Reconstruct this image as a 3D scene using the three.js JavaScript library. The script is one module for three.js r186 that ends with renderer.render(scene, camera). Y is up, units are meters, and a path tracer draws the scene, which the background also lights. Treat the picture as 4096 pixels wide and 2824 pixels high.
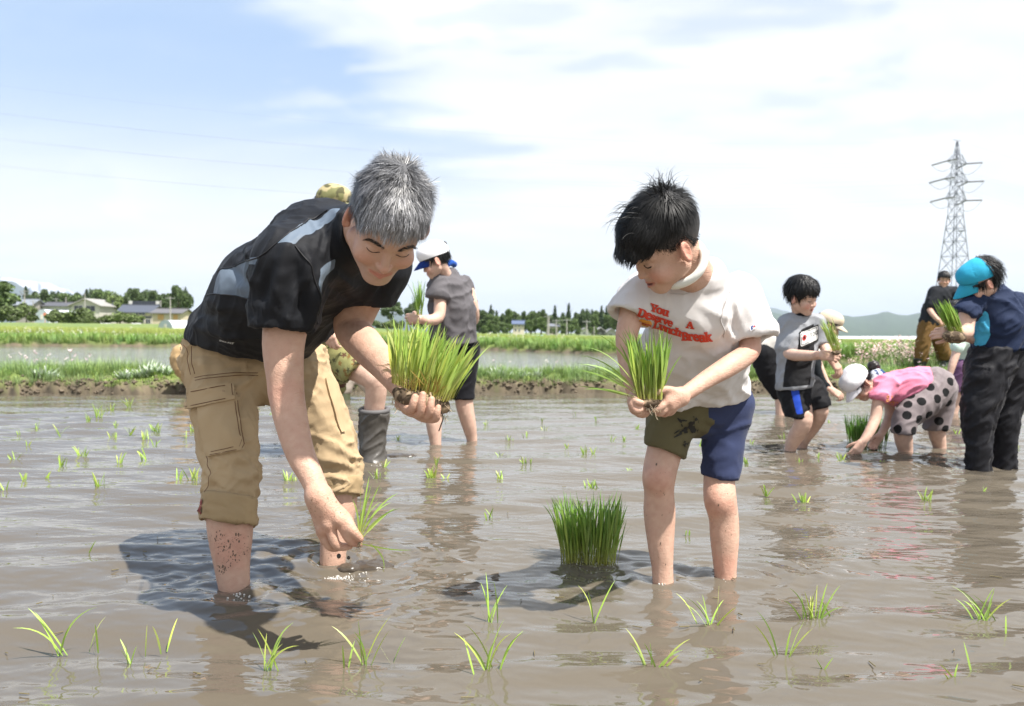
import * as THREE from 'three';
import { mergeGeometries } from 'three/addons/utils/BufferGeometryUtils.js';

// ---------------------------------------------------------------- camera, sky, sun, exposure
const V3 = THREE.Vector3;
const scene = new THREE.Scene();
const CAM_H = 0.75, FPX = 800, VW = 2315 / 1024;
const camera = new THREE.PerspectiveCamera(2 * Math.atan(353 / FPX) * 180 / Math.PI, 1024 / 706, 0.1, 60000);
camera.rotation.order = 'YXZ';
camera.position.set(0, CAM_H, 0);
camera.rotation.set(-0.0255, 0, 0.0105);
camera.updateMatrixWorld(true);
camera.focus = 2.15; camera.userData.fStop = 5.0;
scene.add(camera);

const renderer = new THREE.WebGLRenderer();
renderer.toneMapping = THREE.LinearToneMapping;
renderer.toneMappingExposure = 1.94;
renderer.shadowMap.enabled = true;

const SUN_DIR = new V3(0.44, 1.0, 0.33).normalize();
const sun = new THREE.DirectionalLight(new THREE.Color().setRGB(1, 0.955, 0.89), 4.9);
sun.name = 'sun'; sun.position.copy(SUN_DIR).multiplyScalar(60); sun.castShadow = true; sun.shadow.radius = 1.2;
sun.shadow.camera.left = sun.shadow.camera.bottom = -14; sun.shadow.camera.right = sun.shadow.camera.top = 14; sun.shadow.camera.far = 140;
sun.shadow.mapSize.set(4096, 4096);
scene.add(sun); scene.add(sun.target);

// ---------------------------------------------------------------- numbers
let seedState = 12345;
function rnd() { seedState = (seedState + 0x6d2b79f5) | 0; let t = Math.imul(seedState ^ (seedState >>> 15), 1 | seedState); t = (t + Math.imul(t ^ (t >>> 7), 61 | t)) ^ t; return ((t ^ (t >>> 14)) >>> 0) / 4294967296; }
const reseed = (s) => { seedState = s * 7919 + 17; };
const rr = (a, b) => a + (b - a) * rnd();
const gauss = () => (rnd() + rnd() + rnd() + rnd() - 2) * 0.866;
const clamp = (x, a = 0, b = 1) => Math.min(b, Math.max(a, x));
const sstep = (a, b, x) => { const t = clamp((x - a) / (b - a)); return t * t * (3 - 2 * t); };
const lerp = (a, b, t) => a + (b - a) * t;
function hash3(x, y, z) { let h = Math.imul(x, 374761393) + Math.imul(y, 668265263) + Math.imul(z, 2147483647 - 1640531527); h = Math.imul(h ^ (h >>> 13), 1274126177); return ((h ^ (h >>> 16)) >>> 0) / 4294967296; }
function noise3(x, y, z) {
  const ix = Math.floor(x), iy = Math.floor(y), iz = Math.floor(z); let fx = x - ix, fy = y - iy, fz = z - iz;
  fx = fx * fx * (3 - 2 * fx); fy = fy * fy * (3 - 2 * fy); fz = fz * fz * (3 - 2 * fz);
  const h = (a, b, c) => hash3(ix + a, iy + b, iz + c);
  const x00 = lerp(h(0, 0, 0), h(1, 0, 0), fx), x10 = lerp(h(0, 1, 0), h(1, 1, 0), fx), x01 = lerp(h(0, 0, 1), h(1, 0, 1), fx), x11 = lerp(h(0, 1, 1), h(1, 1, 1), fx);
  return lerp(lerp(x00, x10, fy), lerp(x01, x11, fy), fz);
}
function noise2(x, y, s) { const ix = Math.floor(x), iy = Math.floor(y); let fx = x - ix, fy = y - iy; fx = fx * fx * (3 - 2 * fx); fy = fy * fy * (3 - 2 * fy); const a = hash3(ix, iy, s), b = hash3(ix + 1, iy, s), c = hash3(ix, iy + 1, s), d = hash3(ix + 1, iy + 1, s); return lerp(lerp(a, b, fx), lerp(c, d, fx), fy); }
const fbm2 = (x, y, s, o = 4) => { let t = 0, a = 0.5, n = 0; for (let i = 0; i < o; i++) { t += a * noise2(x, y, s + i * 31); n += a; a *= 0.5; x = x * 2.03 + 7.1; y = y * 2.03 + 3.7; } return t / n; };
const fbm3 = (x, y, z, o = 4) => { let s = 0, a = 0.5, n = 0; for (let i = 0; i < o; i++) { s += a * noise3(x, y, z); n += a; a *= 0.5; x = x * 2.03 + 7.1; y = y * 2.03 + 3.7; z = z * 2.03 + 1.3; } return s / n; };

// photograph coordinates (2315 wide) + depth in metres -> a point of the place
const camM = camera.matrixWorld;
const P = (vx, vy, d) => new V3((vx / VW - 512) / FPX * d, -(vy / VW - 353) / FPX * d, -d).applyMatrix4(camM);
const perPx = (d) => d / (FPX * VW);                       // metres in one of those pixels at depth d
function W(vx, vy, y = 0) { const a = P(vx, vy, 1).sub(camera.position); return camera.position.clone().addScaledVector(a, (y - CAM_H) / a.y); }

// ---------------------------------------------------------------- sky: thin high cloud over pale blue
{
  const w = 1536, h = 768, data = new Float32Array(w * h * 4);
  for (let j = 0; j < h; j++) {
    const up = ((j + 0.5) / h - 0.5) * Math.PI, sy = Math.sin(up), cy = Math.cos(up), el = up * 180 / Math.PI;
    for (let i = 0; i < w; i++) {
      if (el < -4) { data.set([0.30, 0.30, 0.24, 1], (j * w + i) * 4); continue; }
      const ro = ((i + 0.5) / w - 0.5) * 2 * Math.PI, x = Math.cos(ro) * cy, z = Math.sin(ro) * cy;
      let az = ro * 180 / Math.PI + 90; if (az > 180) az -= 360;
      const yy = Math.max(sy, 0.02), k = 1 / (yy + 0.16), px = x * k, pz = z * k;      // cloud layer plane
      const wx = fbm2(px * 1.3 + 5, pz * 1.3, 1, 3) - 0.5, wz = fbm2(px * 1.3, pz * 1.3 + 9, 2, 3) - 0.5;
      const fine = fbm2(px * 2.2 + wx * 1.8 + 3, pz * 5.2 + wz * 1.8, 4, 5), big = fbm2(px * 0.55 + 8, pz * 0.55 + 2, 7, 3), streak = fbm2(px * 3.5 + pz * 1.4 + wx * 2, pz * 11 - px * 2 + wz * 2, 11, 4);
      // an open window of blue up on the left, the veil elsewhere
      const edge = az + 15 - sstep(22, 10, el) * 13.5 + (fine - 0.5) * 15 + (big - 0.5) * 6 - Math.max(0, el - 23) * 0.25;
      const hole = (1 - sstep(-5, 6, edge)) * sstep(-125, -70, az) * sstep(5, 16, el + (fine - 0.5) * 5) * (1 - sstep(50, 80, el));
      const top = sstep(19.5, 22, el + (fine - 0.5) * 6) * sstep(-19, -13, az) * sstep(10, -4, az) * 0.35;
      let c = 0.9 - 0.84 * hole + top * 0.2;
      c -= 0.34 * sstep(0.52, 0.72, big) * sstep(14, 24, el) + 0.22 * sstep(40, 75, el) + 0.30 * sstep(0.5, 0.32, streak) * sstep(8, 18, el) * (1 - hole);
      c += 0.5 * hole * sstep(0.52, 0.75, streak) * sstep(-22, -12, az + (fine - 0.5) * 6);
      c = clamp(c + (fine - 0.5) * 0.22, 0.03, 1);
      const hz = Math.exp(-Math.max(el, 0) / 7.5), t = sstep(0, 60, el);
      const blue = [lerp(0.275, 0.13, t), lerp(0.40, 0.24, t), lerp(0.60, 0.46, t)];
      const b2 = [lerp(blue[0], 0.655, hz), lerp(blue[1], 0.695, hz), lerp(blue[2], 0.735, hz)];
      const body = 0.63 + 0.12 * fine + 0.05 * (streak - 0.5) + 0.05 * (big - 0.5), white = [body * 0.965, body * 0.99, body * 1.02];
      // low cumulus far off on the left
      const cu = sstep(0.56, 0.66, fbm2(az * 0.16 + 20, el * 0.42, 3, 4)) * sstep(1.5, 3, el) * sstep(12, 7, el);
      const o = (j * w + i) * 4, f = Math.max(c, hz * 0.35) ;
      for (let q = 0; q < 3; q++) {
        let v = lerp(b2[q], white[q], f);
        v = lerp(v, [0.71, 0.72, 0.73][q], cu * 0.6 * sstep(-20, -28, az));
        if (el < 0) v = lerp(v, [0.30, 0.30, 0.24][q], sstep(0, -3, el));
        data[o + q] = v * 0.86;
      }
      data[o + 3] = 1;
    }
  }
  const t = new THREE.DataTexture(data, w, h, THREE.RGBAFormat, THREE.FloatType);
  t.mapping = THREE.EquirectangularReflectionMapping; t.magFilter = t.minFilter = THREE.LinearFilter; t.needsUpdate = true;
  scene.background = t; scene.environment = t;
}

// ---------------------------------------------------------------- naming helpers
const used = new Map();
function numbered(n) { const k = used.get(n) ?? 0; used.set(n, k + 1); return k ? n + '_' + String(k).padStart(3, '0') : n; }
function mesh(name, geo, mat, parent) { const m = new THREE.Mesh(geo, mat); m.name = parent ? name : numbered(name); m.castShadow = m.receiveShadow = true; (parent ?? scene).add(m); return m; }
function tag(o, label, category, group) { o.userData.label = label; o.userData.category = category; if (group) o.userData.group = group; return o; }
function struct(o, label) { o.userData.kind = 'structure'; if (label) o.userData.label = label; return o; }
function thing(name, label, category, pos = [0, 0, 0], group) { const g = new THREE.Group(); g.name = numbered(name); g.position.set(...pos); scene.add(g); return tag(g, label, category, group); }
const C = (r, g, b) => new THREE.Color().setRGB(r, g, b);
const hex = (h) => new THREE.Color(h);
const std = (color, roughness = 0.8, more = {}) => new THREE.MeshStandardMaterial({ color, roughness, side: THREE.DoubleSide, ...more });
const vcol = (roughness = 0.8, more = {}) => new THREE.MeshStandardMaterial({ color: 0xffffff, roughness, vertexColors: true, side: THREE.DoubleSide, ...more });
function geom(pos, idx, col, uv) {
  const g = new THREE.BufferGeometry(); g.setAttribute('position', new THREE.Float32BufferAttribute(pos, 3));
  if (col) g.setAttribute('color', new THREE.Float32BufferAttribute(col, 3));
  if (uv) g.setAttribute('uv', new THREE.Float32BufferAttribute(uv, 2));
  if (idx) g.setIndex(pos.length / 3 > 65000 ? new THREE.Uint32BufferAttribute(idx, 1) : idx);
  g.computeVertexNormals(); return g;
}
function boxAt(w, h, d, x, y, z, ry = 0) { const g = new THREE.BoxGeometry(w, h, d); if (ry) g.rotateY(ry); g.translate(x, y, z); return g; }
// bar between two points, n sided
function bar(a, b, r, n = 5, r2 = r) { const l = a.distanceTo(b), g = new THREE.CylinderGeometry(r2, r, l, n, 1); g.translate(0, l / 2, 0); g.applyQuaternion(new THREE.Quaternion().setFromUnitVectors(new V3(0, 1, 0), b.clone().sub(a).normalize())); g.translate(a.x, a.y, a.z); return g; }
function tube(points, r, n = 6, seg = 0) { return new THREE.TubeGeometry(new THREE.CatmullRomCurve3(points), seg || points.length * 4, r, n, false); }

// ---------------------------------------------------------------- flooded field in front
function poly(list, y) { const pts = list.map(([a, b]) => { const p = W(a, b, y); return [p.x / -p.z, -p.z]; }); return (t) => { if (t <= pts[0][0]) return pts[0][1]; for (let i = 1; i < pts.length; i++) if (t < pts[i][0]) return lerp(pts[i - 1][1], pts[i][1], (t - pts[i - 1][0]) / (pts[i][0] - pts[i - 1][0])); return pts[pts.length - 1][1]; }; }
const frontD = poly([[-900, 899], [0, 892], [1157, 889], [2315, 886], [3200, 884]], 0);
const backD = (t) => frontD(t) + 1.25 + 2.6 * sstep(0.22, 0.55, t);
const farD = poly([[-900, 772], [0, 782], [400, 784], [700, 787], [1100, 792], [1250, 797], [1460, 806], [1600, 818], [1800, 822], [2000, 820], [2315, 820], [3000, 826]], 0.03);
const wadeSpots = [];                 // places where a leg stands in the water: [x, d, strength]
const wp = (vx, vy, s) => { const p = W(vx, vy); wadeSpots.push([p.x, -p.z, s]); };
wp(530, 1330, 1); wp(752, 1270, 1.2); wp(1497, 1312, 0.7); wp(1637, 1305, 0.7); wp(838, 1035, 1); wp(985, 1005, 0.6); wp(1065, 995, 0.6); wp(1790, 1015, 0.7);
wp(1830, 1005, 0.7); wp(2040, 1015, 0.7); wp(2120, 1010, 0.7); wp(2212, 1052, 1); wp(2272, 1048, 1); wp(1330, 1280, 0.4); wp(1960, 1010, 0.6);
const waves = [];
reseed(5);
for (let i = 0; i < 46; i++) {
  const l = 0.09 * Math.pow(7.5, rnd()), a = Math.PI / 2 + gauss() * 0.42 + 0.10, k = 2 * Math.PI / l;
  waves.push({ l, kx: Math.cos(a) * k, kz: Math.sin(a) * k, ph: rr(0, 7), amp: 0.0098 * Math.pow(l, 1.5) * rr(0.5, 1.3) });
}
function waterHeight(x, d, cell) {
  const wx = (noise3(x * 0.9, d * 0.9, 3) - 0.5) * 0.5, wz = (noise3(x * 0.9 + 9, d * 0.9, 5) - 0.5) * 0.35;
  const calm = 0.25 + 1.25 * fbm3(x * 0.8 + 4, d * 0.5, 8, 2);
  let h = 0;
  for (const w of waves) { const f = sstep(2, 4, w.l / cell); if (f > 0) h += f * w.amp * Math.sin(w.kx * (x + wx) + w.kz * (d + wz) + w.ph); }
  h *= calm;
  for (const [sx, sd, s] of wadeSpots) {
    const dx = x - sx, dd = d - sd, r2 = dx * dx + dd * dd; if (r2 > 0.6) continue;
    const r = Math.sqrt(r2), e = Math.exp(-r * 4.2) * s;
    h += e * 0.006 * Math.sin(r * 62 + noise3(x * 9, d * 9, 1) * 5) * sstep(1.5, 3, 0.1 / cell) + e * 0.007 * (fbm3(x * 14, d * 14, 4, 3) - 0.5) * 2;
  }
  return h;
}
{
  const rows = [-6, -4, -2, -1, 0, 0.5, 0.9, 1.2];
  for (let d = 1.35; d < 15;) { rows.push(d); d += d * d / 600 * 0.95; }
  const n = 640, pos = [], idx = [], uv = [];
  rows.forEach((d, j) => {
    const cell = Math.max(j ? d - rows[j - 1] : 1, 0.002 * d);
    for (let i = 0; i <= n; i++) { const x = (i / n * 2 - 1) * 0.92 * (Math.max(d, 0) + 0.55); pos.push(x, d > 1 ? waterHeight(x, d, Math.max(cell, 1.84 * (d + 0.55) / n)) : 0, -d); uv.push(x / 1.7 + 0.13 * d / 1.7, d / 1.7); }
  });
  for (let j = 0; j + 1 < rows.length; j++) for (let i = 0; i < n; i++) { const a = j * (n + 1) + i, b = a + n + 1; idx.push(a, a + 1, b, b, a + 1, b + 1); }
  const T = 1024, bump = new Uint8Array(T * T), H = new Float32Array(T * T), rip = [];
  reseed(9);
  for (let i = 0; i < 64; i++) { const m = Math.round(rr(5, 60)), a = Math.PI / 2 + gauss() * 0.75, u = Math.round(Math.cos(a) * m), v = Math.round(Math.sin(a) * m); rip.push([u, v, rr(0, 7), Math.pow(Math.hypot(u, v) + 1, -0.85)]); }
  let lo = 9, hi = -9;
  for (let y = 0; y < T; y++) for (let x = 0; x < T; x++) {
    let h = 0; for (const [u, v, ph, a] of rip) h += a * Math.sin(2 * Math.PI * (u * x + v * y) / T + ph);
    H[y * T + x] = h; lo = Math.min(lo, h); hi = Math.max(hi, h);
  }
  for (let i = 0; i < T * T; i++) bump[i] = 255 * (H[i] - lo) / (hi - lo);
  const bt = new THREE.DataTexture(bump, T, T, THREE.RedFormat); bt.wrapS = bt.wrapT = THREE.RepeatWrapping; bt.magFilter = THREE.LinearFilter; bt.needsUpdate = true;
  const water = new THREE.MeshPhysicalMaterial({ color: C(0.112, 0.095, 0.072), roughness: 0.02, ior: 1.38, bumpMap: bt, bumpScale: 0.0036, side: THREE.DoubleSide });
  struct(mesh('paddy_water', geom(pos, idx, null, uv), water), 'rippled muddy water of the flooded rice field in front');
  const b2 = bt.clone(); b2.repeat.set(1, 1); b2.needsUpdate = true;
  const far = new THREE.MeshPhysicalMaterial({ color: C(0.165, 0.155, 0.135), roughness: 0.06, ior: 1.333, bumpMap: b2, bumpScale: 0.006, side: THREE.DoubleSide });
  const fp = [], fi = [], fu = [], n2 = 60;
  for (let i = 0; i <= n2; i++) { const t = (i / n2 * 2 - 1) * 1.02; for (const d of [backD(t) - 0.2, 60]) { fp.push(t * d, 0.03, -d); fu.push(t * d / 4.3, d / 2.6); } if (i < n2) fi.push(i * 2, i * 2 + 2, i * 2 + 1, i * 2 + 1, i * 2 + 2, i * 2 + 3); }
  struct(mesh('far_paddy_water', geom(fp, fi, null, fu), far), 'grey water of the flooded field behind the grassy bank');
}

// ---------------------------------------------------------------- banks and fields: one terrain sheet
function groundY(x, d) {
  const t = x / d, n = fbm3(x * 1.9, d * 1.9, 2, 4) - 0.5, n2 = fbm3(x * 6.5, d * 6.5, 5, 3) - 0.5;
  const n3 = fbm3(x * 17, d * 17, 8, 3) - 0.5, f = d - frontD(t) + n * 0.30 + n2 * 0.26 + n3 * 0.07, b = backD(t) - d + n * 0.3, far = d - farD(t) + n * 0.8 + n2 * 0.2;
  const bank = Math.min(sstep(-0.10, 0.10, f) * 0.33 - 0.2 + sstep(0.1, 0.65, f) * 0.10, sstep(-0.3, 0.5, b) * 0.42 - 0.2) + n2 * 0.05 + n3 * 0.03;
  const land = sstep(-0.5, 0.9, far) * 0.42 - 0.18 + n * 0.10 + n2 * 0.04;
  return far > -2 ? Math.max(bank, land) : bank;
}
{
  const rows = []; for (let d = 7.9; d < 16;) { rows.push(d); d += 0.035 + (d - 7.9) * 0.008; } for (let d = 16; d < 70;) { rows.push(d); d += 0.18 + (d - 16) * 0.012; } for (let d = 70; d < 400; d *= 1.12) rows.push(d);
  rows.push(900, 2500, 9000, 30000);
  const n = 420, pos = [], idx = [], col = [];
  rows.forEach((d, j) => {
    for (let i = 0; i <= n; i++) {
      const t = (i / n * 2 - 1) * 1.05, x = t * d; const y = (d < 80 ? groundY(x, d) : 0.24) + 1.35 * sstep(80, 135, d) * sstep(0.0, -0.25, t) * (d > 3000 ? 0 : 1); pos.push(x, y, -d);
      const a = fbm3(x * 3, d * 3, 9, 4), s = fbm3(x * 14, d * 14, 3, 3), f = d - frontD(t), green = d > 45 ? 1 : sstep(0.10, 0.2, y + (a - 0.5) * 0.16), wet = sstep(0.09, 0.01, y + (s - 0.5) * 0.12);
      const soil = [lerp(0.075, 0.02, wet) + s * 0.12, lerp(0.060, 0.017, wet) + s * 0.095, lerp(0.040, 0.013, wet) + s * 0.06], gr = [0.10 + 0.08 * a, 0.16 + 0.06 * a, 0.045];
      for (let q = 0; q < 3; q++) col.push(lerp(soil[q], gr[q], green));
    }
  });
  for (let j = 0; j + 1 < rows.length; j++) for (let i = 0; i < n; i++) { const a = j * (n + 1) + i, b = a + n + 1; idx.push(a, a + 1, b, b, a + 1, b + 1); }
  struct(mesh('ground', geom(pos, idx, col), vcol(0.95)), 'muddy banks and green fields');
  const under = new THREE.PlaneGeometry(400, 120); under.rotateX(-Math.PI / 2); under.translate(0, -0.35, 40);
  struct(mesh('paddy_bed', under, std(C(0.12, 0.095, 0.065), 0.95)), 'mud under the water');
}

// ---------------------------------------------------------------- blades and tufts
// one curved grass blade as a ribbon: base point, direction, lean, length, width
function blade(out, bx, by, bz, ang, lean, len, wid, seg, bendy, c0, c1) {
  const ca = Math.cos(ang), sa = Math.sin(ang), base = out.pos.length / 3, wx = -sa, wz = ca;
  let x = bx, y = by, z = bz, th = lean; const st = len / seg;
  for (let i = 0; i <= seg; i++) {
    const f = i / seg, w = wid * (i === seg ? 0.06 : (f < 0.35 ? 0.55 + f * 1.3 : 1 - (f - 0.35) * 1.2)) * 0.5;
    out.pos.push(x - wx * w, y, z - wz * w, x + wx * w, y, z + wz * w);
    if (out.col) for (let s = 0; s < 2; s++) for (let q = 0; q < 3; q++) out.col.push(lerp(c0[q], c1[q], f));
    if (i < seg) { const a = base + i * 2; out.idx.push(a, a + 1, a + 2, a + 2, a + 1, a + 3); }
    x += Math.sin(th) * ca * st; z += Math.sin(th) * sa * st; y += Math.cos(th) * st; th += bendy / seg;
  }
}
const leafy = (color, more = {}) => new THREE.MeshPhysicalMaterial({ color, roughness: 0.65, side: THREE.DoubleSide, transmission: 0.35, thickness: 0, ...more });
function tuft(n, h, spread, wid, seg, c0, c1, droop = 0.9) {
  const o = { pos: [], idx: [], col: [] };
  for (let i = 0; i < n; i++) { const a = rr(0, 6.283), k = rr(0.75, 1.25); blade(o, Math.cos(a) * spread * rnd(), 0, Math.sin(a) * spread * rnd(), a + rr(-0.6, 0.6), rr(0.02, 0.4), h * rr(0.5, 1.15), wid * rr(0.7, 1.3), seg, rr(0, droop), c0.map((v) => v * k), c1.map((v) => v * k)); }
  return geom(o.pos, o.idx, o.col);
}
function scatter(name, geo, mat, spots, label) {           // spots: [x, y, z, scale, turn, tint]
  const m = new THREE.InstancedMesh(geo, mat, spots.length), M = new THREE.Matrix4(), q = new THREE.Quaternion(), up = new V3(0, 1, 0), c = new THREE.Color();
  spots.forEach(([x, y, z, s, a, k], i) => { M.compose(new V3(x, y, z), q.setFromAxisAngle(up, a), new V3(s, s * rr(0.8, 1.2), s)); m.setMatrixAt(i, M); m.setColorAt(i, c.setRGB(k[0], k[1], k[2])); });
  m.name = numbered(name); m.castShadow = m.receiveShadow = true; m.userData.kind = 'stuff'; if (label) m.userData.label = label; scene.add(m); return m;
}
const leafVC = new THREE.MeshPhysicalMaterial({ color: 0xffffff, vertexColors: true, roughness: 0.6, side: THREE.DoubleSide, transmission: 0.3, thickness: 0 });
{
  reseed(21);
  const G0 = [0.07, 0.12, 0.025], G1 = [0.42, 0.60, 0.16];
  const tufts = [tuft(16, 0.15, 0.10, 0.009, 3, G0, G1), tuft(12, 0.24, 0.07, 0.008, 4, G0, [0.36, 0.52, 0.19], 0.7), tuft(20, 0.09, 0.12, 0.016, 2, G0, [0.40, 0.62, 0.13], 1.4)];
  const spots = [[], [], []];
  for (let i = 0; i < 13000; i++) {
    const t = rr(-0.85, 0.85), f0 = frontD(t), b0 = backD(t), u = rnd(), d = f0 - 0.02 + (b0 - f0 + 0.1) * u, x = t * d, y = groundY(x, d);
    if (y < 0.075 || (y < 0.17 && rnd() < 0.45)) continue;
    const lush = fbm3(x * 0.8, d * 0.8, 6, 3), kind = lush > 0.56 ? (rnd() < 0.5 ? 1 : 0) : rnd() < 0.62 ? 2 : 0;
    const k = rr(0.8, 1.2); spots[kind].push([x, y - 0.01, -d, rr(0.55, 1.0) * (0.25 + 0.85 * lush) * (y < 0.17 ? 0.8 : 1), rr(0, 6.3), [k * rr(0.9, 1.15), k, k * rr(0.8, 1.2)]]);
  }
  const clod = new THREE.IcosahedronGeometry(1, 1); { const p = clod.attributes.position; for (let i = 0; i < p.count; i++) { const k = 0.75 + 0.5 * hash3(Math.round(p.getX(i) * 50), Math.round(p.getY(i) * 50), Math.round(p.getZ(i) * 50)); p.setXYZ(i, p.getX(i) * k, p.getY(i) * k * 0.7, p.getZ(i) * k); } clod.computeVertexNormals(); }
  const cs = []; for (let i = 0; i < 3000; i++) { const t = rr(-0.8, 0.8), d = frontD(t) + gauss() * 0.16 + 0.12, x = t * d, y = groundY(x, d); if (y < -0.03 || y > 0.2) continue; const k = rr(0.6, 1.5); cs.push([x, y, -d, 0.006 + 0.022 * rnd() ** 2, rr(0, 6.3), [0.12 * k, 0.095 * k, 0.066 * k]]); }
  scatter('soil_clods', clod, std(0xffffff, 0.95), cs, 'crumbled mud clods along the edge of the bank');
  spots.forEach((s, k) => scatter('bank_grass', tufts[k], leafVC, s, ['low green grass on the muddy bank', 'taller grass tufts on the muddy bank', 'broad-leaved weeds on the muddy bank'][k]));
  // far shore of the second field, taller and coarser
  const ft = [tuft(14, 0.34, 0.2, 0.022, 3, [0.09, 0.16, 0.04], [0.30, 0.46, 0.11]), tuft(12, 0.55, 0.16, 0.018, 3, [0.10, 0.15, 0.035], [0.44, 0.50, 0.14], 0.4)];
  const fs = [[], []];
  for (let i = 0; i < 15000; i++) { const t = rr(-0.85, 0.85), D = farD(t), d = D + 0.15 + Math.pow(rnd(), 1.3) * (D > 22 ? 7 : 5), x = t * d, y = groundY(x, d); if (y < 0.1) continue; fs[0].push([x, y - 0.02, -d, rr(0.5, 1.1), rr(0, 6.3), [rr(0.85, 1.2), rr(0.85, 1.15), rr(0.7, 1.2)]]); }
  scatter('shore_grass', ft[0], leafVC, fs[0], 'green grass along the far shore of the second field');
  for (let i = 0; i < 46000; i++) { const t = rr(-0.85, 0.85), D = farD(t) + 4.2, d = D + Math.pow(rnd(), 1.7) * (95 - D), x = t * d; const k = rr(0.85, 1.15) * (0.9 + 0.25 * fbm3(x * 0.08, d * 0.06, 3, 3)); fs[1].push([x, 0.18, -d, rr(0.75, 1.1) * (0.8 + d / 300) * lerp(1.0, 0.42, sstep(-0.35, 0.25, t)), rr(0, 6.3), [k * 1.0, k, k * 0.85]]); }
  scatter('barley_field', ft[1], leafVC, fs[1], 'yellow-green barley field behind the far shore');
}

// ---------------------------------------------------------------- bodies and cloth: smooth distance fields, meshed
const smin = (a, b, k) => { const h = Math.max(k - Math.abs(a - b), 0) / k; return Math.min(a, b) - h * h * k * 0.25; };
const smax = (a, b, k) => -smin(-a, -b, k);
function val(p, x, y, z, ex, ey, ez) {
    let v;
      if (p.t === 0) {
        const qx = x - p.ax, qy = y - p.ay, qz = z - p.az, t = clamp((qx * p.dx + qy * p.dy + qz * p.dz) / p.L2);
        let wx = qx - t * p.dx, wy = qy - t * p.dy, wz = qz - t * p.dz;
        if (p.n) { const c = (wx * p.n.x + wy * p.n.y + wz * p.n.z) * (1 / p.s - 1); wx += c * p.n.x; wy += c * p.n.y; wz += c * p.n.z; }
        v = Math.sqrt(wx * wx + wy * wy + wz * wz) - (p.ra + (p.rb - p.ra) * t);
      } else if (p.t === 2) v = p.f.at(x, y, z);
      else if (p.t === 3) {
        v = 1e3;
        for (const q of p.seg) { const qx = x - q[0], qy = y - q[1], qz = z - q[2]; let t = (qx * q[3] + qy * q[4] + qz * q[5]) / q[6]; t = t < 0 ? 0 : t > 1 ? 1 : t; const wx = qx - t * q[3], wy = qy - t * q[4], wz = qz - t * q[5], u = Math.sqrt(wx * wx + wy * wy + wz * wz) - q[7] - q[8] * t; if (u < v) v = u; }
      }
      else {
        let a = ex, b = ey, c = ez; if (p.b) { const B = p.b; a = ex * B[0].x + ey * B[0].y + ez * B[0].z; b = ex * B[1].x + ey * B[1].y + ez * B[1].z; c = ex * B[2].x + ey * B[2].y + ez * B[2].z; }
        const r = p.r, k0 = Math.hypot(a / r.x, b / r.y, c / r.z), k1 = Math.hypot(a / (r.x * r.x), b / (r.y * r.y), c / (r.z * r.z));
        v = k1 < 1e-9 ? -Math.min(r.x, r.y, r.z) : k0 * (k0 - 1) / k1;
      }
  return v;
}
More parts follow.
